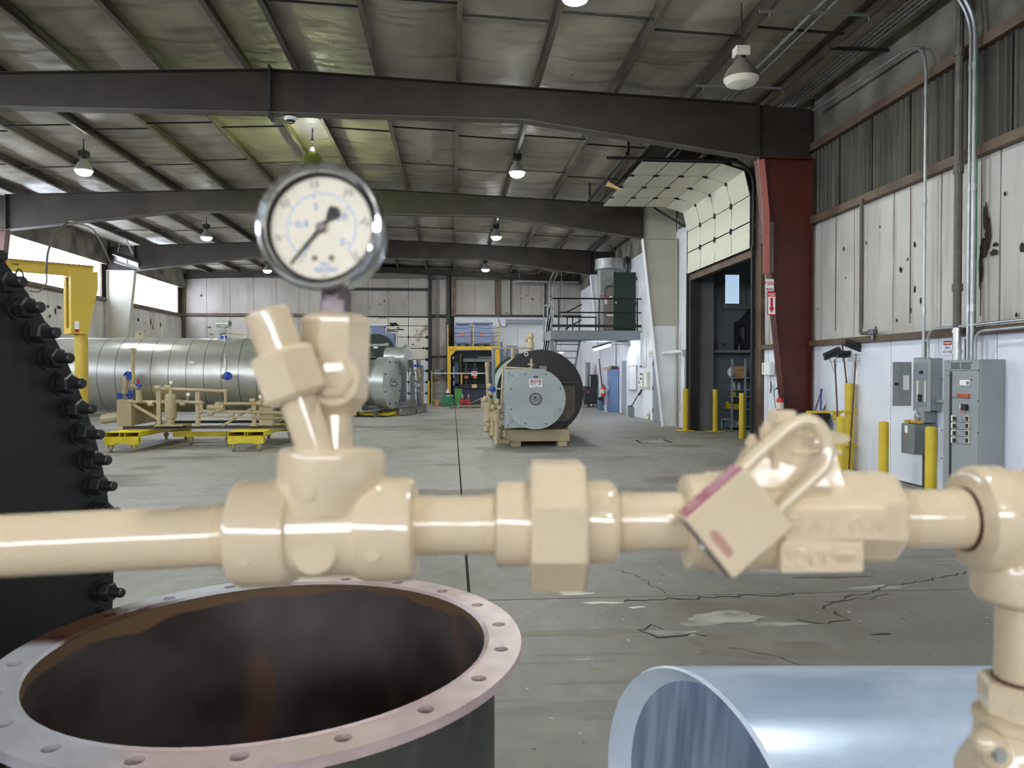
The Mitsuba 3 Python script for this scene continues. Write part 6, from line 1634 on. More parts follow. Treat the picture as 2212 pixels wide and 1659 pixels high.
p = atZ(1397, 906); M = frame(p + [.0, 0, .01], (-.1, -1, 0), (.22, 0, 1)); w = .62
part(t, 'board', move(bb(-w / 2, w / 2, -.01, .01, 0, .5, .004), M), 'off_white')
part(t, 'lettering', move(cat(text('SHIPPING', (0, -.0105, .34), (1, 0, 0), (0, 0, 1), .085, .003), text('RECEIVING', (0, -.0105, .17), (1, 0, 0), (0, 0, 1), .08, .003)), np.array(M) @ np.diag([1, 1, 1, 1])), 'furnace', smooth=False)
one('floor_pipe', 'white plastic pipe lying on the floor along the white wall', 'pipe', cyl(atZ(1356, 893) + [0, 0, .06], atZ(1402, 905) + [0, 0, .06], .06, 14), 'white')
t = thing('tool_chest', 'black rolling tool chest with an upper box, beyond the centre heater', 'tool chest')
p = atZ(1264, 880); q = atZ(1289, 880); w = q[0] - p[0]; k0 = YP(1270, 836, p[1])[2]; k1 = YP(1280, 809, p[1])[2]
part(t, 'lower_chest', bb(p[0], q[0], p[1], p[1] + .55, .16, k0, .012), 'press_dark')
part(t, 'work_top', bb(p[0] - .02, q[0] + .02, p[1] - .02, p[1] + .57, k0, k0 + .03, .006), 'dark_pipe')
part(t, 'upper_chest', bb(p[0] + w * .45, q[0] + .03, p[1] + .05, p[1] + .5, k0 + .03, k1, .012), 'press_dark')
for i in range(4):
    part(t, 'drawer', bb(p[0] + .04, q[0] - .04, p[1] - .012, p[1], .2 + i * (k0 - .24) / 4, .19 + (i + 1) * (k0 - .24) / 4, .004), 'press_dark')
part(t, 'emblem', bx(p[0] + w * .18, p[0] + w * .35, p[1] - .016, p[1] - .012, k0 * .74, k0 * .80), 'orange', smooth=False)
part(t, 'front_sheet', bb(p[0] + w * .38, p[0] + w * .47, p[1] + .0, p[1] + .02, k0 + .03, k1 - .06, .003), 'bright_steel')
for x in (p[0] + .06, q[0] - .06):
    for y in (p[1] + .06, p[1] + .49):
        kk = numbered(t + '__caster'); part(kk, 'wheel', lathe([(0, -.03), (.07, -.03), (.07, .03), (0, .03)], (x, y, .07), (1, .3, 0), 14), 'caster'); part(kk, 'fork', bx(x - .04, x + .04, y - .03, y + .03, .08, .16), 'bright_steel', smooth=False)
t = thing('tall_locker', 'narrow grey locker behind the black tool chest', 'locker')
a = YP(1268, 783, 37.5); b_ = YP(1275, 835, 37.5); part(t, 'case', bb(a[0], b_[0], 37.5, 38.0, 0, a[2], .01), 'grey_paint'); part(t, 'door_leaf', bb(a[0] + .02, b_[0] - .02, 37.485, 37.5, .1, a[2] - .05, .004), 'grey_paint')
t = thing('side_doorway', 'open doorway with brown boxes in it, behind the tool chest', 'doorway')
a, b_ = YP(1281, 795, 40), YP(1293, 850, 40)
part(t, 'frame', cat(bx(a[0] - .08, a[0], 40, 40.1, 0, a[2] + .08), bx(b_[0], b_[0] + .08, 40, 40.1, 0, a[2] + .08), bx(a[0], b_[0], 40, 40.1, a[2], a[2] + .08)), 'wall_white', smooth=False)
part(t, 'recess', bx(a[0], b_[0], 40.08, 40.1, 0, a[2]), 'tear', smooth=False)
part(t, 'carton', cat(bb(a[0] + .1, b_[0] - .02, 40.02, 40.07, 0, a[2] - .05, .004)), 'cardboard')
t = thing('waste_bin', 'blue bin lined with a black bag under the fire extinguisher', 'bin')
p, q = atZ(1294, 887), atZ(1309, 887); x0_, x1_ = p[0], q[0]; hz_ = YP(1300, 864, p[1])[2]
part(t, 'body', trimesh.convex.convex_hull(np.array([(((x0_ + x1_) / 2) + sx_ * (x1_ - x0_) / 2 * k_, p[1] + .22 + sy_ * .2 * k_, z) for z, k_ in ((0, .85), (hz_, 1)) for sx_ in (-1, 1) for sy_ in (-1, 1)])), 'blue_grey')
m = trimesh.creation.icosphere(3, 1.0); m.vertices *= [(x1_ - x0_) * .55, .25, .1]; m.vertices += (meshkit.noise(m.vertices * 9, 2)[:, None] - .5) * .06; m.apply_translation(((x0_ + x1_) / 2, p[1] + .22, hz_ + .03)); part(t, 'bag', m, 'rubber', smooth=False)
def extinguisher(label, p, h=.5, r=.085):
    t = thing('fire_extinguisher', label, 'fire extinguisher')
    p = np.asarray(p, float)
    part(t, 'cylinder', lathe([(0, 0), (r * .9, 0), (r, .02), (r, h * .72), (r * .8, h * .82), (r * .35, h * .88), (r * .3, h * .93), (0, h * .93)], p, (0, 0, 1), 20), 'red')
    part(t, 'handle', cat(bb(p[0] - .02, p[0] + .02, p[1] - .11, p[1] + .03, p[2] + h * .95, p[2] + h * .99, .004), bb(p[0] - .02, p[0] + .02, p[1] - .1, p[1] + .03, p[2] + h * 1.0, p[2] + h * 1.04, .004)), 'black_steel')
    part(t, 'hose', rod(bent([p + [0, -.02, h * .92], p + [.02, -.13, h * .85], p + [.03, -.12, h * .3]], .1, 5), .013, 6), 'rubber')
    part(t, 'label', lathe([(r + .001, h * .25), (r + .002, h * .25), (r + .002, h * .6), (r + .001, h * .6)], p, (0, 0, 1), 20), 'off_white')
    return t
p = YP(1304, 856, 33.0)
t = extinguisher('red fire extinguisher above the blue bin, beside the blue cabinet', (YP(1305, 0, 32.7)[0], 32.70, YP(1304, 856, 32.7)[2]), .5, .1)
part(t, 'bracket', bar((YP(1305, 0, 32.78)[0], 32.8, YP(1304, 850, 32.7)[2]), (YP(1305, 0, 32.78)[0] + .12, 32.9, YP(1304, 850, 32.7)[2]), .04, .04), 'black_steel', smooth=False)
t = thing('red_column_paint', 'red painted foot of the cream column behind the blue bin', 'column')
cb, ct = 6.62 - .01, 5.95
for name, z0_, z1_, m in (('red_band', .3, 2.3, 'red_oxide'),):
    za_ = zr(5.95) - 1.256; xa_ = lambda z: cb + (ct - cb) * z / za_ - .012
    part(t, name, bar((xa_(z0_), 32.95, z0_), (xa_(z1_), 32.95, z1_), .008, .2, (0, 1, 0)), m, smooth=False)
t = thing('exit_light', 'glowing red sign box seen between the stair treads', 'sign')
p = YP(1213, 761, 38); part(t, 'box', bb(p[0] - .15, p[0] + .12, 38, 38.08, p[2] - .07, p[2] + .07, .01), 'off_white')
part(t, 'face', emit(trimesh.Trimesh([(p[0] - .14, 37.99, p[2] - .06), (p[0] + .11, 37.99, p[2] - .06), (p[0] + .11, 37.99, p[2] + .06), (p[0] - .14, 37.99, p[2] + .06)], [(0, 1, 2), (0, 2, 3)], process=False), (1.6, .22, .3)), None)
part(t, 'stem', bx(p[0] - .02, p[0] + .02, 38.03, 38.06, p[2] + .06, zr(p[0]) - .06), 'conduit', smooth=False)

# ================================================================== RIGHT SIDE, NEAR: bollards, annex shelves, notices, panels, conduits
def fl_b(px, py):
    return atZ(px, py)


for lab, px, py, top, w, pl in (('yellow bollard on a base plate at the far jamb of the overhead door', 1481, 931, 840, 12, True), ('yellow bollard on a base plate in the middle of the overhead door opening', 1545, 932, 841, 11, True),
                                ('yellow bollard in the near half of the overhead door opening, before the shelves', 1603, 947, 849, 13, False)):
    p = fl_b(px, py); bollard(lab, p[0], p[1], YP(px, top, p[1])[2], w / 2 / FPX * p[1] * 1.06, pl, dome=False)
for lab, px, py, top, w in (('slim yellow bollard at the left end of the yellow rail', 1746, 1004, 891, 16), ('short yellow bollard just right of the handle plate, before the yellow rail', 1816, 1024, 899, 18), ('yellow bollard standing alone left of the grey electrical box', 1908, 1052, 910, 20), ('rightmost yellow bollard, in front of the big grey panelboard', 2010, 1072, 921, 23)):
    p = fl_b(px, py); bollard(lab, p[0], p[1], YP(px, top, p[1])[2], w / 2 / FPX * p[1] * 1.06)
p = fl_b(1834, 1017); bollard('tallest and thickest yellow bollard, behind the yellow rail', p[0], p[1], YP(1834, 828, p[1])[2], 19 / 2 / FPX * p[1] * 1.06, dome=False)
t = thing('yellow_rail', 'square yellow tube rail around the tool bin', 'railing')
ry = fl_b(1870, 1018)[1]; X = lambda px: YP(px, 0, ry)[0]; Z = lambda py: YP(1850, py, ry)[2]
part(t, 'top_tube', bb(X(1750), X(1872), ry, ry + .05, Z(892), Z(887), .004), 'yellow')
part(t, 'lower_tube', bb(X(1750), X(1872), ry, ry + .05, Z(966), Z(962), .004), 'yellow')
for px in (1752, 1867):
    part(t, 'end_leg', bb(X(px), X(px) + .05, ry, ry + .05, 0, Z(889), .004), 'yellow')
part(t, 'corner_plate', prism([(0, 0), (.16, 0), (.16, -.16)], (X(1826), ry + .02, Z(892)), (-1, 0, 0), (0, 0, 1), (0, .01, 0)), 'yellow', smooth=False)
t = thing('tool_bin', 'dark wheeled bin full of brooms behind the yellow rail', 'bin')
bp = fl_b(1775, 1000); by_ = ry + .8; xa, xb = YP(1718, 0, by_)[0], YP(1800, 0, by_)[0]; ht = YP(1760, 893, by_)[2]
part(t, 'body', trimesh.convex.convex_hull(np.array([((xa + xb) / 2 + sx_ * (xb - xa) / 2 * k_, by_ + .3 + sy_ * .28 * k_, z) for z, k_ in ((.06, .8), (ht - .06, .96)) for sx_ in (-1, 1) for sy_ in (-1, 1)])), 'press_dark')
part(t, 'rim', cat(bb(xa, xb, by_ - .02, by_ + .05, ht - .1, ht, .015), bb(xa, xb, by_ + .55, by_ + .62, ht - .1, ht, .015), bb(xa, xa + .06, by_ - .02, by_ + .62, ht - .1, ht, .015), bb(xb - .06, xb, by_ - .02, by_ + .62, ht - .1, ht, .015)), 'rubber')
part(t, 'wheel', cat(cyl((xa + .1, by_ + .5, .08), (xa + .16, by_ + .5, .08), .08, 14), cyl((xb - .16, by_ + .5, .08), (xb - .1, by_ + .5, .08), .08, 14)), 'rubber')
for lab, a, b_, m, r in (('thin tan tool handle leaning left in the bin', (1755, 905), (1775, 842), 'brown_wood', .014), ('blue handle standing upright in the bin', (1771, 960), (1774, 841), 'navy', .018), ('brown handle leaning right in the bin', (1770, 905), (1797, 848), 'brown_wood', .016), ('black handle leaning over the yellow rail', (1798, 960), (1804, 847), 'rubber', .018)):
    t = thing('hand_tool', lab, 'tool'); dy = .12 if m in ('navy', 'rubber') else .35
    A_, B_ = YP(*a, by_ + dy), YP(*b_, by_ + dy + .08)
    part(t, 'shaft', rod([A_, B_], r, 8), m); part(t, 'tip', cyl(B_ - (B_ - A_) * .03, B_ + (B_ - A_) * .005, r * 1.25, 8), 'black_steel')
# push brooms against the wall
bry = 13.1
def broom(lab, head0, head1, hpx, hpy, fpx, fpy, y=bry):
    t = thing('push_broom', lab, 'broom')
    a, b_ = YP(*head0, y), YP(*head1, y); d = (b_ - a) / np.linalg.norm(b_ - a)
    M = frame(a, d, np.cross(d, [0, 1.0, 0]) * 1)
    L = np.linalg.norm(b_ - a)
    part(t, 'head_block', move(bb(0, L, -.04, .04, -.03, .02, .008), M), 'black_steel')
    part(t, 'bristles', move(bb(.01, L - .01, -.05, .05, .02, .09, .02), M), 'broom')
    h0, h1 = YP(hpx, hpy, y), YP(fpx, fpy, y)
    d2 = (h1 - h0) / np.linalg.norm(h1 - h0); foot = h0 + d2 * (h0[2] - .04) / max(.2, -d2[2])
    part(t, 'shaft', rod([h0, foot], .014, 8), 'brown_wood')
    part(t, 'brace', cat(rod([h0 + d2 * .28, a + (b_ - a) * .25], .006, 5), rod([h0 + d2 * .28, a + (b_ - a) * .75], .006, 5)), 'conduit')
broom('push broom with its head tilted up to the left, upside down on the wall', (1781, 775), (1818, 758), 1803, 776, 1809, 890, 12.9)
broom('push broom with its head tilted down to the right, rightmost of the three', (1823, 742), (1877, 764), 1849, 765, 1845, 830, 12.9)
broom('push broom with a level head between the two tilted ones', (1806, 769), (1858, 768), 1819, 740, 1829, 830, 13.25)
t = thing('broom_rack', 'wire hooks on the wall holding the brooms', 'rack')
part(t, 'rail', bb(XR - .10, XR - .06, YP(1800, 0, 13.4)[1] - .1, 13.9, 2.02, 2.08, .005), 'conduit')
for i in range(5):
    y = 12.8 + i * .22; part(t, 'hook', rod(bent([(XR - .09, y, 2.05), (XR - .2, y, 2.02), (XR - .2, y, 1.93), (XR - .14, y, 1.93)], .05, 4), .007, 5), 'conduit')
# phone / dispenser on the board left of the column, extinguisher, signs
t = thing('wall_phone', 'white box phone on the white board left of the red column', 'phone')
xw = XR - .09
y0, y1 = atX(1674, 800, xw)[1], atX(1650, 800, xw)[1]; z0, z1 = atX(1662, 811, xw)[2], atX(1662, 783, xw)[2]
part(t, 'case', bb(xw - .12, xw, y0, y1 - .25, z0, z1, .02), 'white'); part(t, 'window', bb(xw - .05, xw, y1 - .25, y1, z0 + .02, z1 - .01, .006), 'white'); part(t, 'screen', bx(xw - .056, xw - .05, y1 - .22, y1 - .08, z0 + .06, z1 - .04), 'press_dark', smooth=False)
part(t, 'cord', rod(bent([(xw - .05, y0 + .15, z0), (xw - .05, y0 + .1, z0 - .25), (xw - .05, y0 + .16, z0 - .4)], .1, 5), .008, 5), 'furnace'); part(t, 'pull_tag', prism([(0, 0), (.06, -.1), (.02, -.28), (-.05, -.2)], (xw - .04, y0 + .12, z0 - .12), (0, -1, 0), (0, 0, 1), (.006, 0, 0)), 'furnace', smooth=False)
t = thing('outlet_box', 'small grey outlet with a plugged-in charger cord beside the red column', 'socket')
p = atX(1692, 839, xw); part(t, 'box', bb(xw - .06, xw, p[1] - .06, p[1] + .06, p[2] - .08, p[2] + .08, .008), 'furnace'); part(t, 'plug', bb(xw - .11, xw - .05, p[1] + .04, p[1] + .12, p[2] - .02, p[2] + .02, .006), 'rubber'); part(t, 'cord', rod(bent([(xw - .08, p[1] + .12, p[2]), (xw - .06, p[1] + .35, p[2] - .05), (xw - .04, p[1] + .3, p[2] - .45), (xw - .04, p[1] + .1, p[2] - .42)], .2, 6), .007, 5), 'rubber')
extinguisher('red fire extinguisher at the foot of the red column, above the padlocked valve', (6.42, 14.62, YP(1697, 893, 14.6)[2]), .36, .075)
colx = lambda z: 6.62 + (5.95 - 6.62) * z / (zr(5.95) - 1.256)
za, zb_ = YP(1660, 628, 14.5)[2], YP(1660, 602, 14.5)[2]
for nm, lab, z0, z1 in (('notice', 'white notice reading FIRE EXTINGUISHER on the red column', za, zb_), ('arrow', 'red FIRE notice with a white down arrow on the red column', YP(1660, 680, 14.5)[2], YP(1660, 630, 14.5)[2])):
    t = thing('fire_sign', lab, 'sign')
    zm = (z0 + z1) / 2; u = np.array([colx(z1) - colx(z0), 0, z1 - z0]); u /= np.linalg.norm(u); h = (z1 - z0)
    x = colx(zm) - .012; yy = 14.57; w = .17
    # faces the viewer, on a small upstand along the flange edge
    M = frame((x - .06, yy - .012, zm), (1, 0, 0), u)
    part(t, 'plate', move(bb(-w / 2, w / 2, -.004, .004, -h / 2, h / 2, .002), M), 'sign_white' if nm == 'notice' else 'red')
    F1 = lambda z: np.array([0, -.0045, z])
    if nm == 'notice':
        part(t, 'word', move(text('FIRE', F1(.03), (1, 0, 0), (0, 0, 1), .07, .001), M), 'valve_red', smooth=False)
        part(t, 'band', move(bb(-w / 2 + .01, w / 2 - .01, -.007, -.004, -h / 2 + .015, -h / 2 + .055, .001), M), 'valve_red'); part(t, 'small_word', move(text('EXTINGUISHER', [0, -.0075, -h / 2 + .035], (1, 0, 0), (0, 0, 1), .018, .001), M), 'white', smooth=False)
    else:
        part(t, 'panel', move(bb(-w / 2 + .015, w / 2 - .015, -.007, -.004, -h / 2 + .015, h / 2 - .09, .001), M), 'sign_white')
        part(t, 'arrow', move(prism([(-.025, h * .25), (.025, h * .25), (.025, -h * .18), (.055, -h * .18), (0, -h * .4), (-.055, -h * .18), (-.025, -h * .18)], (0, -.007, 0), (1, 0, 0), (0, 0, 1), (0, -.002, 0)), M), 'red', smooth=False)
        part(t, 'word', move(text('FIRE', F1(h / 2 - .05), (1, 0, 0), (0, 0, 1), .045, .001), M), 'white', smooth=False)
t = thing('steel_channel', 'pink strip painting light onto the inner flange of the upper red column', 'beam')  # added strip: light falling on the column's inner flange, given as pink colour
a, b_ = YP(1643, 345, 14.55), YP(1657, 590, 14.5)
part(t, 'channel', cat(bar((a[0], 14.52, a[2]), (YP(1655, 460, 14.52)[0], 14.52, YP(1655, 460, 14.52)[2]), .13, .02, (0, 1, 0)), bar((YP(1655, 460, 14.52)[0], 14.52, YP(1655, 460, 14.52)[2]), (YP(1655, 640, 14.52)[0], 14.52, b_[2]), .13, .02, (0, 1, 0))), 'red_oxide_lit', smooth=False)
part(t, 'web', bx(YP(1660, 0, 14.6)[0], YP(1672, 0, 14.6)[0], 14.55, 14.62, b_[2], YP(1655, 480, 14.6)[2]), 'dark_pipe', smooth=False)
# ---- annex shelving and bottles
t = thing('shelf_unit', 'blue-grey steel shelving with supplies inside the overhead door opening', 'shelves')
sy_ = 22.4; X = lambda px, y=sy_: YP(px, 0, y)[0]; Z = lambda py, y=sy_: YP(1600, py, y)[2]
x0, x1 = X(1584), X(1619) + .25
for x in (x0, X(1613), x1):
    part(t, 'post', cat(bx(x, x + .05, sy_, sy_ + .01, 0, Z(775)), bx(x, x + .01, sy_, sy_ + .05, 0, Z(775))), 'panel_grey', smooth=False)
shz = [Z(py) for py in (815, 841, 856, 883, 921)]
for z in shz:
    part(t, 'shelf', bx(x0, x1, sy_, sy_ + .6, z - .03, z), 'panel_grey', smooth=False)
sup = [('bag', 'white cloth bag on the top shelf of the blue-grey shelving', 'white', 1590, 0, .11, .3), ('carton', 'brown carton on the top shelf of the shelving', 'cardboard', 1605, 0, .13, .33), ('spray_bottle', 'pale spray bottle on the second shelf', 'plastic_clear', 1595, 1, .05, .24), ('spray_bottle', 'grey spray bottle beside the pale one on the second shelf', 'plastic_clear', 1606, 1, .05, .2),
       ('jug', 'yellow jug on the third shelf', 'yellow', 1594, 2, .09, .2), ('parts_bin', 'bin of yellow and black odds and ends on the fourth shelf', 'yellow', 1592, 3, .16, .22), ('canister', 'teal canister on the top shelf by the post', 'tank_green', 1617, 0, .08, .22)]
for nm, lab, m, px, s, r, h in sup:
    t = thing(nm, lab, nm.replace('_', ' ')); x = X(px) ; z = shz[s]
    if nm in ('carton', 'parts_bin'):
        part(t, 'box', bb(x - r, x + r, sy_ + .08, sy_ + .4, z, z + h, .006), m); part(t, 'flap', bb(x - r, x + r, sy_ + .05, sy_ + .08, z + h * .7, z + h, .004), m if nm == 'carton' else 'rubber')
    elif nm == 'bag':
        q = trimesh.creation.icosphere(3, 1); q.vertices *= [r, .16, h / 2]; q.vertices += (meshkit.noise(q.vertices * 8, 1)[:, None] - .5) * .05; q.apply_translation((x, sy_ + .25, z + h / 2)); part(t, 'cloth', q, m)
    else:
        part(t, 'body', lathe([(0, 0), (r, 0), (r, h * .6), (r * .4, h * .8), (r * .35, h), (0, h)], (x, sy_ + .2, z), (0, 0, 1), 14), m); part(t, 'cap', cyl((x, sy_ + .2, z + h), (x, sy_ + .2, z + h + .04), r * .4, 8), 'rubber')
t = thing('wall_shelf', 'long grey shelf across the annex wall above the shelving', 'shelf')
part(t, 'board', bb(atY(1531, 0, 22.8)[0], 12.0, 22.75, AY, YP(1570, 762, 22.8)[2], YP(1570, 756, 22.8)[2], .006), 'annex_grey'); part(t, 'end_bracket', bx(atY(1531, 0, 22.8)[0], atY(1531, 0, 22.8)[0] + .03, 22.78, AY, YP(1570, 776, 22.8)[2], YP(1570, 760, 22.8)[2]), 'annex_grey', smooth=False)
for i, px in enumerate((1548, 1566, 1597)):
    p = YP(px, 755.5, 22.95); t = thing('brass_valve', ['small valve standing on the long annex shelf, left of three', 'small valve standing on the long annex shelf, middle of three', 'small valve standing on the long annex shelf, under the window'][i], 'valve')
    part(t, 'body', lathe([(0, 0), (.035, 0), (.035, .1), (.05, .14), (0, .16)], p, (0, 0, 1), 10), 'brass'); part(t, 'lever', bb(p[0] - .08, p[0] + .02, p[1] - .015, p[1] + .015, p[2] + .15, p[2] + .18, .004), 'black_steel')
t = thing('truss_bracket', 'dark steel bracket leaning against the annex wall above the shelf', 'bracket')
bz_ = YP(1600, 756, 23.0)[2]; a = lambda px, py: (YP(px, py, 23.1)[0], YP(px, py, 23.1)[2])
part(t, 'frame', prism(Poly([a(1587, 756), a(1587, 696), a(1597, 693), a(1618, 668), a(1640, 668), a(1640, 756)]).difference(Poly([a(1594, 720), a(1596, 703), a(1609, 703), a(1611, 742)])).difference(Poly([a(1594, 745), a(1594, 728), a(1604, 745)])), (0, 23.05, 0), (1, 0, 0), (0, 0, 1), (0, .12, 0)), 'press_dark', smooth=False)
for i, (px, m, h, w) in enumerate(((1559, 'plastic_clear', .28, .05), (1567, 'plastic_blue', .28, .055), (1575, 'annex_grey', .3, .07), (1585, 'plastic_clear', .27, .09), (1594, 'plastic_clear', .27, .08))):
    p = fl_b(px, 925); t = thing('cleaner_bottle', ['clear spray bottle on the annex floor, first from the left', 'blue spray bottle on the annex floor, second from the left', 'grey jug on the annex floor beside the blue spray bottle', 'clear square jug on the annex floor, fourth from the left', 'clear square jug on the annex floor, at the right end of the row'][i], 'bottle')
    if i < 2:
        part(t, 'body', lathe([(0, 0), (w, 0), (w, h * .55), (w * .4, h * .78), (w * .35, h * .85), (0, h * .85)], p, (0, 0, 1), 14), m); part(t, 'trigger', cat(bb(p[0] - .015, p[0] + .02, p[1] - .02, p[1] + .02, h * .85, h, .004), bb(p[0] - .02, p[0] + .09, p[1] - .012, p[1] + .012, h * .95, h * 1.05, .004)), 'white')
    else:
        part(t, 'body', bb(p[0] - w, p[0] + w, p[1] - .07, p[1] + .07, 0, h * .8, .03), m); part(t, 'neck', cyl((p[0] + w * .3, p[1], h * .8), (p[0] + w * .3, p[1], h * .93), .025, 10), 'white')
# white swing gate bar and vent trim near the far jamb
t = thing('white_bar', 'white bar reaching from the cream column to the door jamb', 'beam')
part(t, 'rail', cat(bar(YP(1425, 763, 24.0), YP(1474, 758, 22.6), .08, .08), bar(YP(1474, 758, 22.6), YP(1476, 770, 22.6), .06, .06)), 'wall_white', smooth=False)
t = thing('side_channel', 'white door channel standing beside the far jamb', 'trim')
part(t, 'channel', cat(bx(XR - .16, XR - .06, 22.75, 22.9, 0, 2.35), bx(XR - .2, XR - .05, 22.6, 22.72, 2.3, 2.42)), 'wall_white', smooth=False)
part(t, 'chain', cat(*[ball((XR - .2, 23.05, .5 + .06 * i), .018, 0) for i in range(40)]), 'dark_pipe', smooth=False)
labels[t + '__chain'] = {'kind': 'stuff'}
labels[t]['label'] = 'white door channel with a hanging chain beside the far jamb'

# ---- electrical panels on the right wall
XP = XR - .06
def faceY(px, x): return atX(px, 900, x)[1]
t = thing('panelboard', 'big grey floor-standing panelboard with rows of breakers, at the right', 'electrical panel')
dpt = .34; xf = XP - dpt
yn, yfar = faceY(2160, XP), None
# its broad front faces the hall (-X); its near side faces the viewer
fx = xf
yf_ = faceY(2039, fx); yn_ = faceY(2117, fx); ztop = atX(2078, 777, fx)[2]
part(t, 'cabinet', bb(fx, XP, yn_, yf_, 0, ztop, .008), 'panel_grey')
part(t, 'hood', bb(fx - .012, fx, yn_ + .01, yf_ - .01, atX(2078, 800, fx)[2], ztop - .01, .004), 'panel_grey')
yy = lambda px: faceY(px, fx)
zz = lambda px, py: atX(px, py, fx)[2]
part(t, 'trim_left', bb(fx - .014, fx, yy(2052), yf_ - .01, .02, zz(2046, 801), .003), 'panel_grey'); part(t, 'trim_right', bb(fx - .014, fx, yn_ + .01, yy(2099), .02, zz(2108, 801), .003), 'panel_grey')
part(t, 'recess', bx(fx - .004, fx, yy(2056), yy(2052), .1, zz(2054, 803)), 'press_dark', smooth=False)
part(t, 'door_seam', cat(bx(fx - .006, fx, yy(2098), yy(2057), zz(2078, 860), zz(2078, 859)), bx(fx - .006, fx, yy(2098), yy(2057), .33, .335)), 'press_dark', smooth=False)
for i in range(9):
    for a, b_ in ((2055, 2074), (2077, 2098)):
        z = zz(2076, 797) + (zz(2076, 784) - zz(2076, 797)) * i / 8; part(t, 'vent_slot', bx(fx - .0135, fx - .012, yy(b_), yy(a), z, z + .006), 'press_dark', smooth=False)
part(t, 'meter_plate', bb(fx - .02, fx, yy(2096), yy(2075), zz(2085, 833), zz(2085, 821), .003), 'white'); part(t, 'meter', cyl((fx - .03, (yy(2090) + yy(2096)) / 2, zz(2092, 827)), (fx - .02, (yy(2090) + yy(2096)) / 2, zz(2092, 827)), .022, 14), 'blue_grey')
part(t, 'volt_label', bb(fx - .016, fx, yy(2094), yy(2070), zz(2082, 859), zz(2082, 850), .002), 'orange')
part(t, 'volt_lettering', text('480 VOLTS', (fx - .0165, (yy(2094) + yy(2070)) / 2, zz(2082, 854.5)), (0, -1, 0), (0, 0, 1), .034, .001), 'print_black', smooth=False)
part(t, 'main_breaker', bb(fx - .05, fx, yy(2092), yy(2082), zz(2086, 886), zz(2086, 873), .005), 'press_dark'); part(t, 'breaker_tag', bb(fx - .012, fx, yy(2081), yy(2074), zz(2078, 882), zz(2078, 875), .002), 'white'); part(t, 'small_label', bb(fx - .012, fx, yy(2086), yy(2074), zz(2080, 891), zz(2080, 888), .002), 'orange')
for i in range(4):
    py = 898 + 15.6 * i
    k = part(t, 'breaker', bb(fx - .028, fx, yy(2067), yy(2058), zz(2070, py + 13), zz(2070, py), .003), 'off_white'); part(k, 'toggle', bx(fx - .04, fx - .028, yy(2069), yy(2064), zz(2067, py + 11), zz(2067, py + 2)), 'press_dark', smooth=False)
    k = part(t, 'breaker', bb(fx - .028, fx, yy(2097), yy(2090), zz(2093, py + 13), zz(2093, py), .003), 'off_white'); part(k, 'toggle', bx(fx - .04, fx - .028, yy(2096), yy(2092), zz(2094, py + 11), zz(2094, py + 2)), 'press_dark', smooth=False)
    part(t, 'blank_plate', bb(fx - .018, fx, yy(2089), yy(2069), zz(2079, py + 13), zz(2079, py), .002), 'panel_grey')
for px, py in ((2050, 783), (2100, 783), (2037, 818), (2050, 812), (2101, 820), (2115, 800), (2115, 866), (2037, 930), (2115, 935), (2037, 990)):
    part(t, 'screw', cyl((fx - .02, yy(px), zz(px, py)), (fx - .012, yy(px), zz(px, py)), .008, 8), 'press_dark')
t = thing('open_panel', 'grey breaker panel with its cover swung open to the left', 'electrical panel')
fx2 = XP - .18; y2 = lambda px: faceY(px, fx2); z2 = lambda px, py: atX(px, py, fx2)[2]
part(t, 'enclosure', bb(fx2, XP, y2(2009), y2(1976), z2(1992, 886), z2(1992, 774), .006), 'panel_grey')
part(t, 'trim', bb(fx2 - .015, fx2, y2(2011), y2(1974), z2(1992, 888), z2(1992, 772), .003), 'panel_grey'); part(t, 'inner_door', bb(fx2 - .022, fx2 - .015, y2(2004), y2(1980), z2(1992, 878), z2(1992, 783), .003), 'grey_paint')
part(t, 'breaker_row', cat(bx(fx2 - .03, fx2 - .022, y2(1987), y2(1983), z2(1985, 868), z2(1985, 822)), bx(fx2 - .03, fx2 - .022, y2(2003), y2(2000), z2(2002, 868), z2(2002, 822))), 'off_white', smooth=False)
part(t, 'main_switch', cat(bb(fx2 - .05, fx2 - .022, y2(1996), y2(1991), z2(1993, 807), z2(1993, 801), .004), bb(fx2 - .05, fx2 - .022, y2(1994), y2(1988), z2(1990, 867), z2(1990, 852), .004)), 'press_dark')
# cover hinged at the far edge, standing out toward the hall
hy_ = y2(1974); cv0 = np.array([fx2 - .02, hy_ + .0, 0]); cx1 = YP(1934, 0, hy_ + .05)[0]
za, zb_ = z2(1974, 877), z2(1974, 782)
part(t, 'cover', bb(cx1, fx2 - .02, hy_ + .03, hy_ + .05, za, zb_, .004), 'panel_grey', 'open cover with a paper chart'); part(t, 'chart', bx(cx1 + (fx2 - cx1) * .5, fx2 - .06, hy_ + .026, hy_ + .03, za + .24, zb_ - .2), 'white', smooth=False); part(t, 'latch', bb(cx1 + .02, cx1 + .08, hy_ + .015, hy_ + .03, (za + zb_) / 2 - .02, (za + zb_) / 2 + .02, .003), 'press_dark')
part(t, 'cover_ribs', cat(*[bx(cx1 + .09 + .03 * i, cx1 + .1 + .03 * i, hy_ + .026, hy_ + .03, za + .02, zb_ - .02) for i in range(3)]), 'grey_paint', smooth=False)
part(t, 'link_conduit', cyl((XP - .1, y2(2011), 1.32), (XP - .1, yf_ , 1.32), .03, 10), 'conduit')
t = thing('grey_junction_box', 'square grey wall box with gloves lying on it, below the open breaker panel', 'electrical box')
fx3 = XP - .36; y3 = lambda px: faceY(px, fx3)
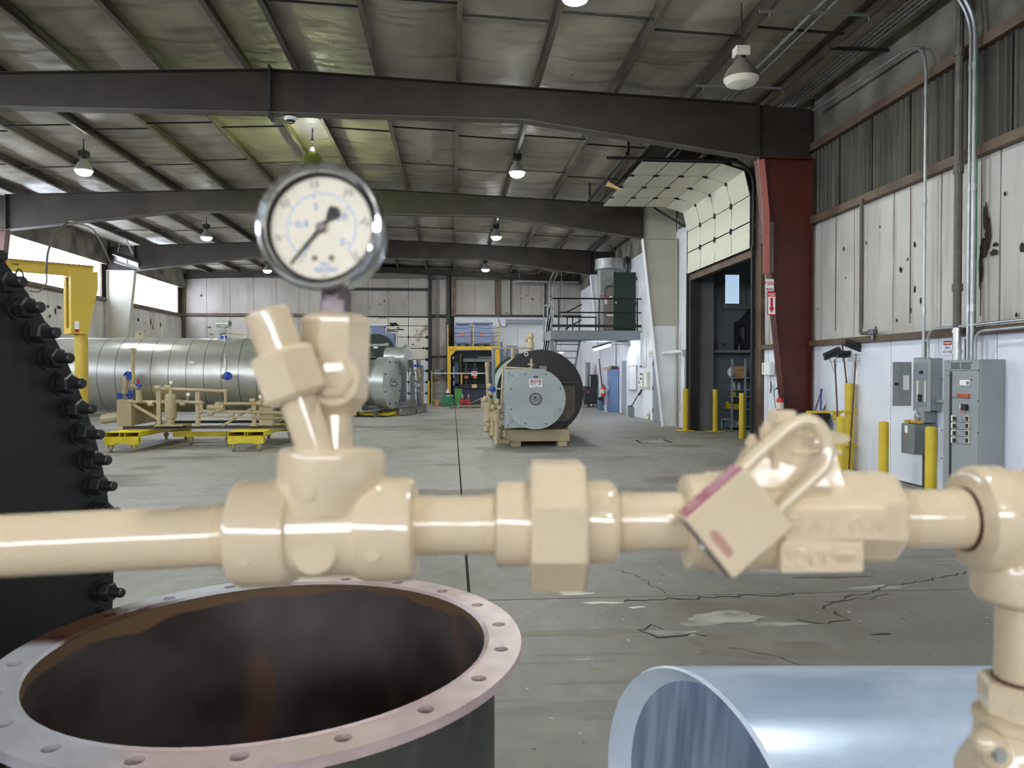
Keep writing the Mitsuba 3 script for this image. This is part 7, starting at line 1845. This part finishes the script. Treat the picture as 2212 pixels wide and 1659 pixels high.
part(t, 'case', bb(fx3, XP, y3(1975), y3(1947), atX(1960, 980, fx3)[2], atX(1960, 915, fx3)[2], .006), 'panel_dark'); zt3 = atX(1960, 915, fx3)[2]
part(t, 'side_label', bx(fx3 - .004, fx3, y3(1961), y3(1955), atX(1958, 935, fx3)[2], atX(1958, 919, fx3)[2]), 'white', smooth=False); part(t, 'orange_tag', bx(fx3 - .004, fx3, y3(1962), y3(1957), atX(1958, 940, fx3)[2], atX(1958, 937, fx3)[2]), 'orange', smooth=False)
part(t, 'strut', cat(bx(XP - .05, XP, faceY(1993, XP - .05) - .04, faceY(1993, XP - .05), 0, 2.2), bx(XP - .05, XP, faceY(2085, XP - .05) - .03, faceY(2085, XP - .05) + .03, 1.8, 2.2)), 'dark_pipe', smooth=False)
for i, px in enumerate((1963, 1978)):
    p = atX(px, 911, fx3 + .12); t = thing('work_glove', ['yellow work glove on the grey box, left one', 'yellow work glove on the grey box, right one'][i], 'glove')
    q = trimesh.creation.icosphere(3, 1); q.vertices *= [.06, .09, .025]; q.apply_translation((fx3 + .12, p[1], zt3 + .027)); part(t, 'palm', q, 'glove')
    for j in range(5):
        part(t, 'finger', cyl((fx3 + .08 + .02 * j, p[1] - .05, zt3 + .03), (fx3 + .05 + .03 * j, p[1] - .15 + (.05 if j in (0, 4) else 0), zt3 + .018), .015, 8), 'glove')
t = thing('meter_pot', 'small grey round-lidded box under the open breaker panel', 'electrical box')
p = atX(1988, 899, XP - .2); part(t, 'box', bb(XP - .22, XP, p[1] - .1, p[1] + .1, p[2] - .1, p[2] + .08, .02), 'grey_paint'); part(t, 'lid', lathe([(0, 0), (.07, 0), (.06, .03), (0, .035)], (XP - .22, p[1] + .02, p[2] - .01), (-1, 0, 0), 18), 'conduit')
# high-voltage notice
t = thing('voltage_sign', 'white DANGER HIGH VOLTAGE sign above the panelboard', 'sign')
xs = XR - .075; p0, p1 = atX(2036, 735, xs), atX(2059, 766, xs)
ya, yb, za, zb_ = p1[1], p0[1], p1[2], p0[2]; ym, wd, hh = (ya + yb) / 2, yb - ya, zb_ - za
part(t, 'plate', bb(xs - .004, xs + .006, ya, yb, za, zb_, .002), 'sign_white'); part(t, 'heading', bb(xs - .006, xs - .003, ya + .03, yb - .03, zb_ - hh * .36, zb_ - hh * .06, .001), 'print_black')
part(t, 'oval', prism(__import__('shapely.geometry', fromlist=['q']).LineString([(-wd * .28, 0), (wd * .28, 0)]).buffer(hh * .11), (xs - .0065, ym, zb_ - hh * .21), (0, -1, 0), (0, 0, 1), (-.002, 0, 0)), 'red', smooth=False)
part(t, 'word', text('DANGER', (xs - .009, ym, zb_ - hh * .21), (0, -1, 0), (0, 0, 1), hh * .12, .001), 'white', smooth=False); part(t, 'word', cat(text('HIGH', (xs - .0045, ym, zb_ - hh * .52), (0, -1, 0), (0, 0, 1), hh * .16, .001), text('VOLTAGE', (xs - .0045, ym, zb_ - hh * .8), (0, -1, 0), (0, 0, 1), hh * .16, .001)), 'print_navy', smooth=False)


# ---- conduits and pipes up the right wall
def conduit(label, pts, r, m='conduit', cl=True, rad=.25, name='conduit'):
    t = thing(name, label, 'pipe' if name != 'conduit' else 'conduit')
    path = bent(pts, rad, 6)
    part(t, 'tube', rod(path, r, 10), m)
    if cl:
        for a, b_ in zip(pts[:-1], pts[1:]):
            a, b_ = np.asarray(a), np.asarray(b_); L = np.linalg.norm(b_ - a)
            for s in np.arange(.7, L - .3, 1.6):
                q = a + (b_ - a) / L * s; part(t, 'coupling', cyl(q - (b_ - a) / L * .05, q + (b_ - a) / L * .05, r * 1.25, 10), m)
    return t


xc_ = XR - .26
V_ = lambda px, py, x=xc_: atX(px, py, x)
pa = V_(1995, 772); zc2 = 6.62
conduit('galvanised conduit rising from the open breaker panel and bending back under the roof', [(xc_, pa[1], 1.95), (xc_, pa[1], zc2), (xc_ - .1, pa[1] + 3.3, zc2 + .05)], .022, rad=.5)
pb_ = V_(2068, 640); conduit('thick dark pipe up the right wall into the panelboard', [(xc_, pb_[1], 2.2), (xc_, pb_[1], 7.0)], .054, 'dark_pipe', name='service_pipe')
k = [q for q in labels if q.startswith('service_pipe')][-1]; part(k, 'lower_sleeve', cat(cyl((xc_, pb_[1], 1.9), (xc_, pb_[1], 2.35), .056, 16), cyl((xc_, pb_[1], 2.0), (xc_, pb_[1], 2.05), .066, 16), cyl((xc_, pb_[1], 2.28), (xc_, pb_[1], 2.33), .066, 16)), 'foil')
for i, (px, r) in enumerate(((2091.5, .021), (2101, .028))):
    p = V_(px, 640); conduit(['left of the twin bright conduits right of the thick dark pipe', 'right of the twin bright conduits right of the thick dark pipe'][i], [(xc_, p[1], 1.9), (xc_, p[1], 6.45), (xc_ - .25, p[1] + .1, 6.95)], r, 'conduit', rad=.4)
p = V_(2110, 640, XR - .12); conduit('thin green wire beside the twin conduits', [(XR - .14, p[1], 2.0), (XR - .14, p[1] , 6.3)], .012, 'tank_green', False, name='ground_wire')
p = V_(1860, 600, XR - .2); q = V_(1885, 718, XR - .2)
t = conduit('dark gas pipe down the wall above the brooms, ending in a brass valve', [(XR - .2, p[1], 4.68), (XR - .2, p[1], q[2]), (XR - .2, q[1], q[2])], .03, 'dark_pipe', False, .05, name='gas_pipe')
part(t, 'valve', cat(bb(XR - .25, XR - .15, q[1] - .08, q[1] + .06, q[2] - .04, q[2] + .05, .01), cyl((XR - .2, q[1], q[2] - .12), (XR - .2, q[1], q[2]), .03, 8)), 'brass')
p0, p1 = V_(2005, 735), V_(2212, 692)
conduit('bent horizontal conduit along the girt above the open panel', [(xc_, p0[1], 1.95), (xc_, p0[1], 2.36), (xc_, p1[1] - 1.5, 2.40)], .02, rad=.2, cl=False)
p = V_(2112, 730); conduit('bent conduit leaving the top right of the panelboard', [(xc_ - .03, p[1], 1.9), (xc_ - .03, p[1], 2.28), (xc_ - .03, p1[1] - 1.5, 2.31)], .02, rad=.2, cl=False)
for i in range(2):
    x = 5.29 + .16 * i; conduit(['left of a pair of conduits hung under the roof near the unlit lamp', 'right of a pair of conduits hung under the roof near the unlit lamp'][i], [(x, 6.5, 7.03), (x, 23.0, 7.03)], .028)
for i in range(4):
    x = 6.45 + .09 * i; conduit(['first', 'second', 'third', 'fourth'][i] + ' from the left of four conduits bundled under the eave', [(x, 6.0, 7.0), (x, 23.0, 7.0)], .022)
for y in (10.9, 13.85):
    t = thing('strut_hanger', ['pale strut under the roof near the top edge, carrying the pair of conduits', 'pale strut under the roof beside the nearest frame, behind the unlit lamp'][y > 12], 'strut')
    part(t, 'channel', bx(4.45, 6.14, y, y + .04, 6.965, 7.0), 'conduit', smooth=False); part(t, 'rods', cat(cyl((4.6, y + .02, 6.9), (4.6, y + .02, zr(4.6) - .26), .01, 6), cyl((6.1, y + .02, 6.9), (6.1, y + .02, zr(6.1) - .26), .01, 6)), 'conduit')
for y in (8.6, 12.0, ):
    t = thing('eave_strut', ['dark strut under the four bundled conduits, nearer the viewer', 'dark strut under the four bundled conduits, beside the nearest frame'][y > 10], 'strut')
    part(t, 'channel', bx(6.05, XR - .1, y, y + .04, 6.93, 6.975), 'black_steel', smooth=False)
for i, px in enumerate((1187, 1195)):
    p = YP(px, 640, 41.4); conduit(['left of two conduits rising behind the platform rail', 'right of two conduits rising behind the platform rail'][i], [(p[0], 41.4, 3.9), (p[0], 41.4, 6.6), (p[0] - .2, 38, 6.75)], .04, cl=False)
t = thing('cable_tray', 'wire cable tray along the far wall, above the platform', 'cable tray')
za = 6.55; part(t, 'rail', cat(bar((3.3, 41.0, za), (6.8, 41.0, za), .03, .08), bar((3.3, 41.5, za), (6.8, 41.5, za), .03, .08)), 'conduit', smooth=False)
part(t, 'rungs', cat(*[bx(3.4 + .3 * i, 3.43 + .3 * i, 41.0, 41.5, za - .02, za) for i in range(11)]), 'conduit', smooth=False); part(t, 'rods', cat(cyl((3.6, 41.2, za), (3.6, 41.2, zr(3.6) - .05), .01, 6), cyl((6.5, 41.2, za), (6.5, 41.2, zr(6.5) - .05), .01, 6)), 'conduit')
